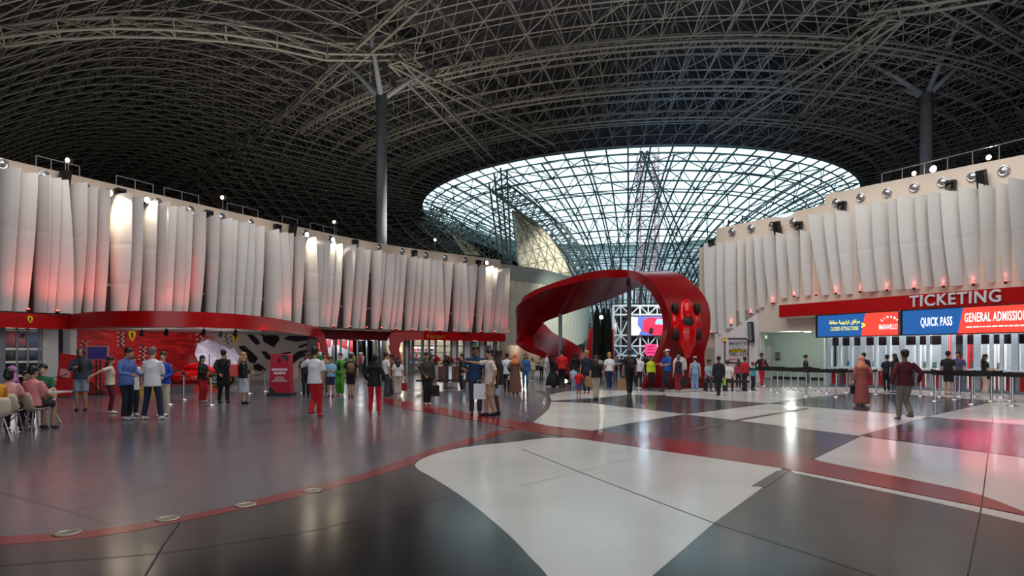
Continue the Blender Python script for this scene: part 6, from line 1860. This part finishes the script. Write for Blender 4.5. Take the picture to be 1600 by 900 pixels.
        if kind == 'cap':
            g = MB(); g.ell(hp(0, .015, .065), (.096 * s, .106 * s, .078 * s), 14, 8, Rt); g.ell(hp(0, -.12, .05), (.066 * s, .075 * s, .01 * s), 12, 5, Rt); part('cap', g, cloth(hc), False)
    elif kind == 'hijab':
        g.ell(hp(0, .03, .015), (.103 * s, .108 * s, .122 * s), 14, 9, Rt)
        g.tube([hp(0, .03, -.06), hp(0, .03, -.14), up(.48) * s + V(0, .01, 0), up(.36) * s + V(0, .02, 0)], [(.095 * s, .085 * s), (.11 * s, .1 * s), ((hw + .02) * s, .13 * s), ((hw + .04) * s, .15 * s)], 14, ref=(1, 0, 0))
        part('headscarf', g, cloth(hc), False)
    # things worn that move with the body
    for ex in extras:
        if ex == 'backpack' or ex == 'backpack_brown':
            g = MB(); g.tube([up(.06) * s + V(0, .2, 0), up(.1) * s + V(0, .21, 0), up(.34) * s + V(0, .22, 0), up(.44) * s + V(0, .19, 0)], [(.11 * s, .05 * s), (.145 * s, .085 * s), (.14 * s, .085 * s), (.1 * s, .05 * s)], 12, ref=(1, 0, 0))
            bp_ = part('backpack', g, cloth((28, 28, 32) if ex == 'backpack' else (120, 92, 60)), False)
            for k in (-1, 1):
                g = MB(); g.tube([up(.44) * s + V(k * .1, .17, 0), up(.53) * s + V(k * .11, .04, 0), up(.44) * s + V(k * .13, -.13, 0), up(.2) * s + V(k * .16, -.05, 0), up(.1) * s + V(k * .12, .17, 0)], .014 * s, 6); g.build('strap', cloth((30, 30, 34)), bp_)
            g = MB(); g.tube([up(.12) * s + V(0, .3, 0), up(.24) * s + V(0, .305, 0)], [(.09 * s, .02 * s)] * 2, 10, ref=(1, 0, 0)); g.build('front_pocket', cloth((44, 42, 44) if ex == 'backpack' else (100, 74, 48)), bp_)
        if ex == 'lanyard':
            g = MB(); g.tube([up(.53) * s + V(-.06, -.06, 0), up(.3) * s + V(0, -.155, 0), up(.53) * s + V(.06, -.06, 0)], .006 * s, 5); g.build('lanyard', cloth((180, 60, 40)), root)
    return root, A, s


def held(name_, owner, side, size, color, label, cat, drop=0.0, off=(0, 0, 0), handles=True, rz=0.0):
    """a bag hanging from a hand"""
    root, A, s = owner
    w_ = A[side][2] * s + (A[side][2] - A[side][1]).normalized() * .1 * s
    M_ = Matrix.Translation(root.location) @ Matrix.Rotation(root.rotation_euler.z, 4, 'Z')
    p = M_ @ w_; p = p + Vector(off)
    W, D, Hh = size
    r = empty(name_, (p.x, p.y, p.z - drop - Hh)); r.rotation_euler.z = root.rotation_euler.z + rz
    mb = MB(); mb.hexa([(-W / 2, -D / 2, 0), (W / 2, -D / 2, 0), (W / 2, D / 2, 0), (-W / 2, D / 2, 0), (-W * .48, -D * .42, Hh), (W * .48, -D * .42, Hh), (W * .48, D * .42, Hh), (-W * .48, D * .42, Hh)]); mb.build('body', cloth(color), r)
    if handles:
        for k in (-1, 1):
            mb = MB(); mb.tube([(-W * .22, k * D * .4, Hh - .01), (-W * .14, k * D * .2, Hh + drop * .9), (W * .14, k * D * .2, Hh + drop * .9), (W * .22, k * D * .4, Hh - .01)], .008, 5); mb.build('handle', cloth(tuple(int(c * .7) for c in color)), r)
    tag(r, label, cat)
    return r


NAV, BLK, WHT, GRY, RED, BEI = (28, 34, 58), (20, 20, 22), (224, 224, 228), (110, 108, 106), (196, 18, 34), (196, 182, 160)
P_ = person
# left group
P_('person', 127, 642, 543, 25, 'person in a dark hooded jacket and grey shorts looking at a phone', (50, 56, 72), (128, 140, 158), BLK, 'tan', ('hood', (50, 56, 72)), {'R': (-.12, -.3, 1.2), 'L': (.2, -.05, .9), 'bow': .7, 'spread': .1}, 'long', 'shorts', under=(20, 20, 22), extras=('jacket',))
P_('person', 172, 646, 558, 120, 'person in a cream top and maroon trousers reaching back with one arm', (206, 196, 176), (84, 26, 48), (214, 208, 190), 'tan', ('long', 'black'), {'R': (-.42, .42, 1.2), 'spread': .07}, 'short', fem=True)
P_('person', 197, 656, 542, 80, 'person in a blue shirt and navy trousers looking down, seen from the side', (84, 112, 178), (24, 30, 50), (176, 180, 190), 'tan', ('short', 'black'), {'R': (-.16, -.28, 1.08), 'L': (.16, -.28, 1.06), 'bow': 1.2, 'spread': .08}, 'long', hem=-.1)
P_('person', 207, 650, 556, 60, 'person in white half hidden behind the blue-shirted person', (222, 222, 226), (40, 40, 50), (200, 200, 200), 'tan', ('short', 'brown'), {}, 'short', hem=-.18)
P_('person', 238, 656, 543, 180, 'person in a white shirt and navy trousers standing legs apart, back to viewer', WHT, (26, 36, 66), (210, 210, 212), 'light', ('short', 'grey'), {'spread': .21, 'R': (-.1, -.3, 1.1), 'L': (.1, -.3, 1.1)}, 'long', hem=-.12)
P_('person', 255, 650, 550, 10, 'person in a blue top and beige trousers facing the viewer by the rope', (40, 74, 176), (202, 192, 172), (214, 208, 196), 'light', ('bun', 'brown'), {'R': (-.1, -.26, 1.05), 'L': (.1, -.26, 1.05)}, 'long', fem=True, extras=('lanyard',))
P_('person', 316, 629, 556, 75, 'person in a black jacket and red trousers with a long dark ponytail', BLK, (186, 20, 32), (180, 150, 150), 'tan', ('pony', 'black'), {'R': (-.08, -.3, 1.1), 'L': (.1, -.3, 1.08)}, 'long', fem=True, wide=1.2, extras=('jacket',))
P_('person', 349, 630, 547, 185, 'person in a long black coat, hands behind the back', (18, 18, 20), (20, 20, 24), BLK, 'tan', ('short', 'black'), {'R': (-.06, .19, .98), 'L': (.06, .19, .98), 'spread': .13}, 'coat', hem=-.34)
P_('person', 380, 631, 551, 115, 'person in a black leather jacket and pale denim skirt with long blond hair', BLK, (176, 188, 204), BLK, 'light', ('long', 'blond'), {'L': (.12, -.25, 1.05)}, 'long', 'skirt', fem=True, extras=('jacket',))
# staff and visitors near the shop portal
P_('person', 492, 653, 543, 172, 'person in a white short-sleeved shirt and red trousers walking away', (226, 226, 232), RED, (190, 30, 44), 'tan', ('short', 'black'), {'R': (-.2, -.06, .88), 'L': (.36, -.36, 1.3), 'stride': .12, 'spread': .06}, 'short', hem=-.08)
P_('person', 478, 620, 552, 20, 'person in black half hidden behind the walking white shirt', (26, 26, 32), (24, 24, 28), BLK, 'brown', ('short', 'black'), {})
P_('person', 507, 613, 551, 10, 'person in a tan vest facing the viewer by the red portal', (150, 132, 116), (90, 84, 84), BLK, 'tan', ('short', 'brown'), {}, 'short')
P_('person', 517, 620, 558, 5, 'boy in a light blue T-shirt and navy shorts holding a phone', (132, 186, 220), (26, 32, 56), BLK, 'tan', ('short', 'black'), {'R': (-.07, -.26, 1.12), 'L': (.07, -.26, 1.12)}, 'short', 'shorts')
P_('person', 532, 618, 552, 350, 'person in a bright green suit over a black top', (70, 150, 44), (66, 150, 40), (150, 110, 100), 'light', ('bun', 'brown'), {}, 'long', fem=True, wide=1.35, under=(20, 20, 22), extras=('jacket',))
P_('person', 548, 621, 553, 195, 'person in black shorts carrying a brown backpack', (30, 30, 34), (26, 28, 38), BLK, 'tan', ('short', 'black'), {'spread': .06}, 'short', 'shorts', extras=('backpack_brown',))
P_('person', 585, 648, 554, 180, 'person in a black jacket and red trousers with long black hair, back to viewer', (22, 22, 24), RED, (190, 40, 50), 'tan', ('hijab', (16, 16, 18)), {'R': (-.22, -.16, 1.0), 'L': (.22, -.16, 1.0), 'spread': .12}, 'long', hem=-.1, extras=('jacket',), fem=True)
P_('person', 603, 619, 551, 130, 'person in a white polo and dark jeans beside the black jacket', (222, 220, 222), (70, 72, 86), (70, 60, 60), 'tan', ('short', 'black'), {'L': (.1, -.28, 1.1)}, 'short')
P_('person', 612, 616, 553, 300, 'person in a brown shirt standing behind the white polo', (116, 84, 66), (60, 58, 66), BLK, 'brown', ('short', 'black'), {}, 'short')
w19 = P_('person', 622, 619, 558, 190, 'person in a white top and wide cream trousers with long dark hair', (228, 226, 228), (188, 182, 166), (210, 206, 200), 'light', ('long', 'black'), {}, 'short', fem=True, wide=1.4)
held('shoulder_bag', w19, -1, (.28, .12, .3), (150, 24, 34), 'red shoulder bag beside the wide cream trousers', 'bag', .16)
m20 = P_('person', 667, 633, 551, 30, 'bearded person in a dark olive jumper looking at the viewer', (62, 54, 44), (26, 26, 30), (190, 180, 170), 'tan', ('short', 'black'), {'R': (-.15, -.22, .98), 'L': (.27, -.02, .84), 'spread': .07}, 'long', turn=-20)
held('black_bag', m20, 1, (.28, .12, .34), (26, 26, 30), 'black carrier bag held by the person in olive', 'bag', .12)
m21 = P_('person', 743, 648, 539, 8, 'tall person in a navy polo and grey trousers looking down', (30, 62, 100), (56, 56, 68), (110, 60, 50), 'brown', ('short', 'black'), {'R': (-.26, -.24, 1.1), 'L': (.16, -.22, .95), 'bow': 1.1, 'spread': .1}, 'short', hem=-.1)
held('paper_bag', m21, 1, (.32, .1, .4), (238, 240, 246), 'white paper carrier bag held by the tall person in navy', 'bag', .1, (-0.06, -.05, 0))
P_('person', 766, 650, 546, 285, 'person in a white polo and khaki shorts pointing across the hall', (222, 208, 200), (186, 156, 118), (24, 24, 28), 'tan', ('short', 'black'), {'R': (-.24, -.52, 1.42), 'L': (.22, .02, .9), 'spread': .06, 'stride': .08}, 'short', 'shorts', hem=-.1)
b23 = P_('person', 779, 648, 547, 270, 'person in a dark T-shirt and pale blue shorts behind the pointing person', (34, 26, 26), (166, 196, 226), (30, 30, 34), 'dark', ('short', 'black'), {}, 'short', 'shorts', hem=-.12)
P_('person', 722, 612, 553, 290, 'person in black resting against the mirrored planter', (24, 24, 28), (26, 30, 44), (150, 150, 150), 'light', ('long', 'black'), {'lean': .1}, 'long', fem=True)
# centre crowd
P_('person', 792, 612, 552, 190, 'person in a white T-shirt and black trousers at the left of the crowd', (214, 222, 236), (24, 24, 34), BLK, 'tan', ('short', 'black'), {}, 'short', hem=-.14)
w26 = P_('person', 805, 616, 553, 170, 'person in a long brown abaya and orange headscarf', (112, 78, 66), (112, 78, 66), (90, 60, 50), 'tan', ('hijab', (226, 124, 80)), {'R': (-.3, -.05, 1.0), 'L': (.24, -.1, .98)}, legs='dress', fem=True, wide=1.0)
held('handbag', w26, 1, (.24, .1, .18), (224, 188, 176), 'pale pink handbag beside the brown abaya', 'bag', .1)
P_('person', 821, 608, 553, 355, 'person in a blue denim shirt and blue jeans', (40, 92, 150), (50, 100, 150), (30, 50, 80), 'tan', ('long', 'brown'), {'R': (-.1, -.25, 1.05)}, 'long', fem=True)
P_('person', 832, 596, 560, 330, 'small person in a pale yellow top behind the denim outfit', (206, 196, 150), (150, 140, 120), WHT, 'tan', ('long', 'black'), {}, 'long', fem=True)
P_('person', 854, 599, 551, 100, 'person all in white near the service counter', (214, 218, 226), (190, 200, 210), WHT, 'tan', ('short', 'brown'), {'L': (.1, -.3, 1.1)}, 'short')
P_('person', 864, 605, 554, 120, 'person in a wide black abaya left of the red T-shirt', (14, 14, 18), (14, 14, 18), BLK, 'tan', ('hijab', (14, 14, 18)), {}, legs='dress', fem=True, wide=1.6)
P_('person', 878, 606, 547, 185, 'person in a red T-shirt and black trousers wearing a dark cap', (206, 20, 30), (24, 24, 28), (60, 60, 66), 'tan', ('cap', (24, 26, 34)), {'R': (-.12, -.28, 1.1), 'L': (.12, -.28, 1.1)}, 'short', hem=-.06)
P_('person', 899, 604, 552, 175, 'person in a black abaya right of the red T-shirt', (18, 16, 20), (18, 16, 20), BLK, 'tan', ('hijab', (16, 16, 18)), {}, legs='dress', fem=True, wide=1.35)
P_('person', 896, 611, 573, 185, 'child in a pale blue outfit beside the black abaya', (150, 184, 214), (110, 150, 190), WHT, 'tan', ('short', 'black'), {}, 'short')
P_('person', 904, 623, 577, 178, 'toddler in a red T-shirt and patterned shorts', (214, 24, 36), (120, 90, 150), (190, 60, 70), 'tan', ('short', 'black'), {'R': (-.36, -.1, 1.0), 'stride': .05}, 'short', 'shorts')
P_('person', 917, 615, 548, 182, 'person in navy clothes and red shoes walking with the toddler', (30, 36, 56), (26, 30, 52), (190, 40, 60), 'tan', ('short', 'blond'), {'spread': .08}, 'short')
w36 = P_('person', 931, 625, 556, 165, 'person in a black top and beige trousers with very long dark hair', BLK, (200, 184, 164), (40, 34, 34), 'light', ('long', 'brown'), {'R': (-.3, -.15, .92), 'stride': .06, 'spread': .04}, 'short', fem=True)
held('tote_bag', w36, 1, (.34, .14, .36), (172, 132, 98), 'tan tote bag beside the beige trousers', 'bag', .02, (.02, 0, .16))
w37 = P_('person', 952, 609, 551, 178, 'person in a white T-shirt and navy jeans with fair hair', (226, 226, 236), (30, 40, 90), (150, 150, 160), 'tan', ('bob', 'blond'), {'stride': .08, 'spread': .05}, 'short', fem=True)
held('shoulder_bag', w37, 1, (.26, .12, .34), (96, 30, 40), 'maroon shoulder bag beside the white T-shirt', 'bag', .05, (0, .05, .42))
m38 = P_('person', 984, 618, 546, 183, 'person in black wearing a black backpack, walking away', (20, 20, 24), (20, 20, 26), (130, 120, 120), 'tan', ('short', 'brown'), {'stride': .1, 'spread': .06}, 'short', extras=('backpack',))
held('paper_bag', m38, 1, (.34, .16, .44), (178, 138, 98), 'brown paper carrier bag held by the person with the black backpack', 'bag', .14)
P_('person', 998, 608, 554, 160, 'person in a white T-shirt and dark jeans right of the black backpack', (222, 222, 230), (34, 36, 48), (220, 220, 224), 'light', ('short', 'brown'), {}, 'short')
P_('person', 1017, 608, 556, 20, 'girl in a neon yellow jumper and black leggings', (206, 226, 40), (22, 22, 28), (60, 60, 66), 'tan', ('long', 'brown'), {'spread': .06}, 'long', fem=True)
P_('person', 1043, 612, 546, 290, 'person in a blue T-shirt and white cap beside the red ribbon', (28, 84, 170), (32, 34, 46), (26, 30, 46), 'tan', ('cap', (228, 228, 230)), {'R': (-.14, -.36, 1.14), 'L': (.14, -.3, 1.1), 'stride': .16}, 'short', hem=-.08)
w42 = P_('person', 1060, 613, 555, 182, 'person in a navy top and maroon trousers before the red ribbon', (24, 28, 66), (130, 22, 44), (190, 180, 180), 'light', ('bob', 'grey'), {'spread': .07}, 'none', fem=True, wide=1.15)
P_('person', 1063, 608, 548, 180, 'taller person in a white shirt behind the maroon trousers', (222, 212, 212), (60, 50, 60), BLK, 'dark', ('short', 'black'), {'L': (.3, -.05, .96)}, 'long')
held('black_bag', w42, -1, (.3, .14, .34), (28, 26, 30), 'black handbag beside the maroon trousers', 'bag', .08)
P_('person', 1086, 612, 557, 180, 'child in pale denim dungarees and a white cap', (132, 168, 206), (126, 160, 200), (220, 220, 220), 'light', ('cap', (226, 216, 204)), {'spread': .1}, 'none', wide=1.3)
# around the bench
b45 = P_('person', 1123, 618, 557, 182, 'person in a black suit with white collar, back to viewer', (28, 28, 34), (28, 28, 34), BLK, 'brown', ('short', 'black'), {'stride': .07, 'spread': .05}, 'long', extras=('jacket',), hem=-.12)
held('water_bottle', b45, -1, (.09, .09, .26), (150, 220, 40), 'bright green bottle carried by the person in the black suit', 'bottle', .0, (0, 0, -.02), False)
yb = CZ * F / (611 - HV)
P_('person', 1108, 611, 567, 10, 'person in grey and white sitting at the left end of the bench', (150, 160, 176), (60, 62, 72), GRY, 'brown', ('short', 'black'), {'R': (-.1, -.3, 1.0), 'L': (.1, -.3, 1.0)}, 'long', seat=.47, H=1.7)
P_('person', 1137, 611, 565, 150, 'person in a white blouse sitting on the bench', (222, 216, 216), (150, 50, 60), BLK, 'light', ('bun', 'brown'), {'L': (.1, -.3, 1.0)}, 'short', seat=.47, H=1.62, fem=True)
P_('person', 1154, 606, 562, 170, 'person in a magenta top standing behind the bench end', (176, 50, 96), (40, 36, 50), BLK, 'tan', ('long', 'brown'), {}, 'long', fem=True)
P_('person', 1164, 609, 558, 200, 'person in a red T-shirt and dark jeans by the queue posts', (206, 30, 40), (36, 40, 66), BLK, 'brown', ('short', 'black'), {}, 'short')
P_('person', 1176, 610, 566, 110, 'child in a turquoise T-shirt and red cap by the queue posts', (60, 164, 190), (40, 40, 56), BLK, 'tan', ('cap', (200, 50, 40)), {}, 'short')
P_('person', 1190, 606, 552, 20, 'person in a black jacket over a red tracksuit', (24, 24, 30), (190, 30, 40), (200, 190, 190), 'brown', ('short', 'black'), {'R': (-.36, -.1, .98), 'L': (.36, -.15, 1.0), 'stride': .1}, 'long', under=(200, 30, 40), extras=('jacket',))
P_('person', 1259, 602, 555, 70, 'person in a dark suit walking in the passage opening', (40, 42, 52), (86, 88, 98), (200, 200, 200), 'tan', ('bun', 'black'), {'stride': .12}, 'long', extras=('jacket',), hem=-.12)
# ticket side
w53 = P_('person', 1346, 634, 556, 178, 'person in a salmon headscarf and patterned terracotta dress', (178, 92, 86), (170, 88, 84), (190, 180, 180), 'tan', ('hijab', (232, 150, 120)), {'R': (-.26, -.1, 1.0)}, legs='dress', fem=True, wide=.95)
held('handbag', w53, 1, (.2, .1, .24), (26, 22, 26), 'small black handbag beside the terracotta dress', 'bag', .08)
P_('person', 1350, 609, 549, 175, 'person in black at the ticket counter left of the white pole', (24, 24, 30), (30, 30, 36), BLK, 'tan', ('short', 'black'), {}, 'long', Y=27.6)
P_('person', 1386, 612, 553, 178, 'person in a navy T-shirt at the counter beside the white pole', (26, 34, 62), (24, 24, 30), (180, 180, 184), 'tan', ('short', 'black'), {'R': (-.1, -.3, 1.1)}, 'short', Y=26.6)
P_('person', 1398, 612, 551, 190, 'person in a dark top and blue jeans at the counter', (30, 36, 46), (60, 84, 130), (90, 90, 100), 'tan', ('long', 'black'), {}, 'short', fem=True, Y=26.4)
P_('person', 1414, 658, 547, 178, 'person in a maroon shirt and grey-green trousers walking towards the tickets', (84, 20, 36), (122, 116, 104), (90, 88, 86), 'brown', ('short', 'black'), {'R': (-.34, -.02, .96), 'L': (.33, .02, .9), 'stride': -.16, 'spread': .06}, 'long', hem=-.06)
P_('person', 1481, 617, 549, 120, 'person in a black T-shirt and shorts at the ticket queue', (26, 26, 34), (24, 26, 36), (190, 150, 130), 'tan', ('short', 'black'), {}, 'short', 'shorts')
P_('person', 1497, 616, 549, 300, 'bearded person in a purple and black T-shirt and jeans', (84, 74, 120), (86, 104, 140), WHT, 'tan', ('short', 'black'), {}, 'short')
w60 = P_('person', 1539, 617, 554, 80, 'person in a black top and cream trousers at the ticket window', BLK, (206, 192, 172), (220, 214, 206), 'light', ('long', 'black'), {'L': (.08, -.32, 1.1)}, 'short', fem=True, wide=1.2)
held('shoulder_bag', w60, -1, (.26, .12, .26), (20, 18, 22), 'black shoulder bag beside the cream trousers', 'bag', .06, (0, 0, .25))
# cafe sitters
def cafe(u, Y, yaw, label, top, bottom, hair, skin='tan', fem=False, H=1.7, sleeve='short', pose=None, legs='trousers'):
    r = P_('person', u, 670, 570, yaw, label, top, bottom, (60, 50, 56), skin, hair, pose or {'R': (-.14, -.34, 1.08), 'L': (.14, -.34, 1.08)}, sleeve, legs, fem, seat=.46, Y=Y, H=H)
    return r
cafe(51, 13.55, 172, 'person in a pink shirt sitting with the back to the viewer', (224, 142, 142), (34, 34, 42), ('short', 'black'), legs='shorts')
cafe(14, 13.05, 205, 'person in pale pink sitting left of the pink shirt', (226, 160, 158), (40, 34, 50), ('bob', 'black'), fem=True, H=1.6)
cafe(-12, 11.9, 240, 'person in a mustard-yellow T-shirt cut by the left picture edge', (216, 150, 24), (40, 40, 46), ('short', 'black'), H=1.68)
cafe(18, 15.65, 330, 'person in a lilac headscarf and top at the cafe table', (150, 92, 160), (60, 50, 80), ('hijab', (180, 112, 176)), fem=True, H=1.62, sleeve='long')
cafe(68, 15.5, 20, 'person in a green T-shirt facing the viewer across the cafe table', (40, 96, 66), (34, 34, 40), ('short', 'black'), skin='light')
P_('person', 38, 652, 579, 150, 'dark-haired child standing by the lilac headscarf', (40, 36, 44), (34, 34, 44), BLK, 'tan', ('short', 'black'), {}, 'short', Y=15.9, H=1.2)
# far crowd, small
rg = random.Random(21)
far_l = [(697, 594, 555, 'person in black beyond the mirrored planter'), (962, 592, 553, 'person in grey far beyond the fair-haired person'), (971, 591, 556, 'person in dark clothes at the far high table, left'), (1008, 592, 554, 'person in black at the far high table'), (1026, 593, 556, 'person in dark red far behind the neon jumper'), (910, 594, 553, 'person in dark clothes far behind the black abaya'), (937, 595, 556, 'person in white far behind the long dark hair'), (846, 590, 556, 'person in cream at the far service counter'), (1031, 590, 551, 'dark-haired person far behind the blue T-shirt')]
for i, (u, vf, vt, l) in enumerate(far_l):
    c = [(26, 26, 30), (120, 116, 116), (30, 32, 44), (22, 22, 26), (90, 26, 36), (30, 28, 34), (200, 200, 204), (200, 190, 170), (40, 40, 50)][i]
    P_('person', u, vf, vt, rg.choice((160, 180, 200, 20)), l, c, (34, 34, 42), BLK, rg.choice(('tan', 'light', 'brown')), (rg.choice(('short', 'long')), 'black'), {}, 'short')

# turn overlapping limbs and trunk into one continuous surface each, then add hands and faces
for o, vx, ex in REM:
    md = o.modifiers.new('skin', 'REMESH'); md.mode = 'VOXEL'; md.voxel_size = vx; md.use_smooth_shade = True
bpy.context.view_layer.update()
dg = bpy.context.evaluated_depsgraph_get()
new = []
for o, vx, ex in REM: new.append(bpy.data.meshes.new_from_object(o.evaluated_get(dg)))
for (o, vx, ex), me in zip(REM, new):
    mats = [m for m in o.data.materials]; o.modifiers.clear()
    if ex is not None:
        bm = bmesh.new(); bm.from_mesh(me); em = ex.mesh('hands', mats, True); bm.from_mesh(em); bm.to_mesh(me); bm.free(); bpy.data.meshes.remove(em)
    if len(me.materials) == 0:
        for m in mats: me.materials.append(m)
    me.polygons.foreach_set('use_smooth', [True] * len(me.polygons))
    o.data = me
# ------------------------------------------------------------------ finish: turn lettering into plain meshes
bpy.context.view_layer.update()
dg = bpy.context.evaluated_depsgraph_get()
for o, par, lab in TEXTS:
    me = bpy.data.meshes.new_from_object(o.evaluated_get(dg))
    n = bpy.data.objects.new(o.name, me); COL.objects.link(n)
    mw = o.matrix_world.copy()
    n.parent = par
    n.matrix_world = mw
    if par is not None:
        n.matrix_parent_inverse = par.matrix_world.inverted(); n.matrix_basis = mw
    nm = o.name.split('.')[0]
    bpy.data.objects.remove(o)
    n.name = nm
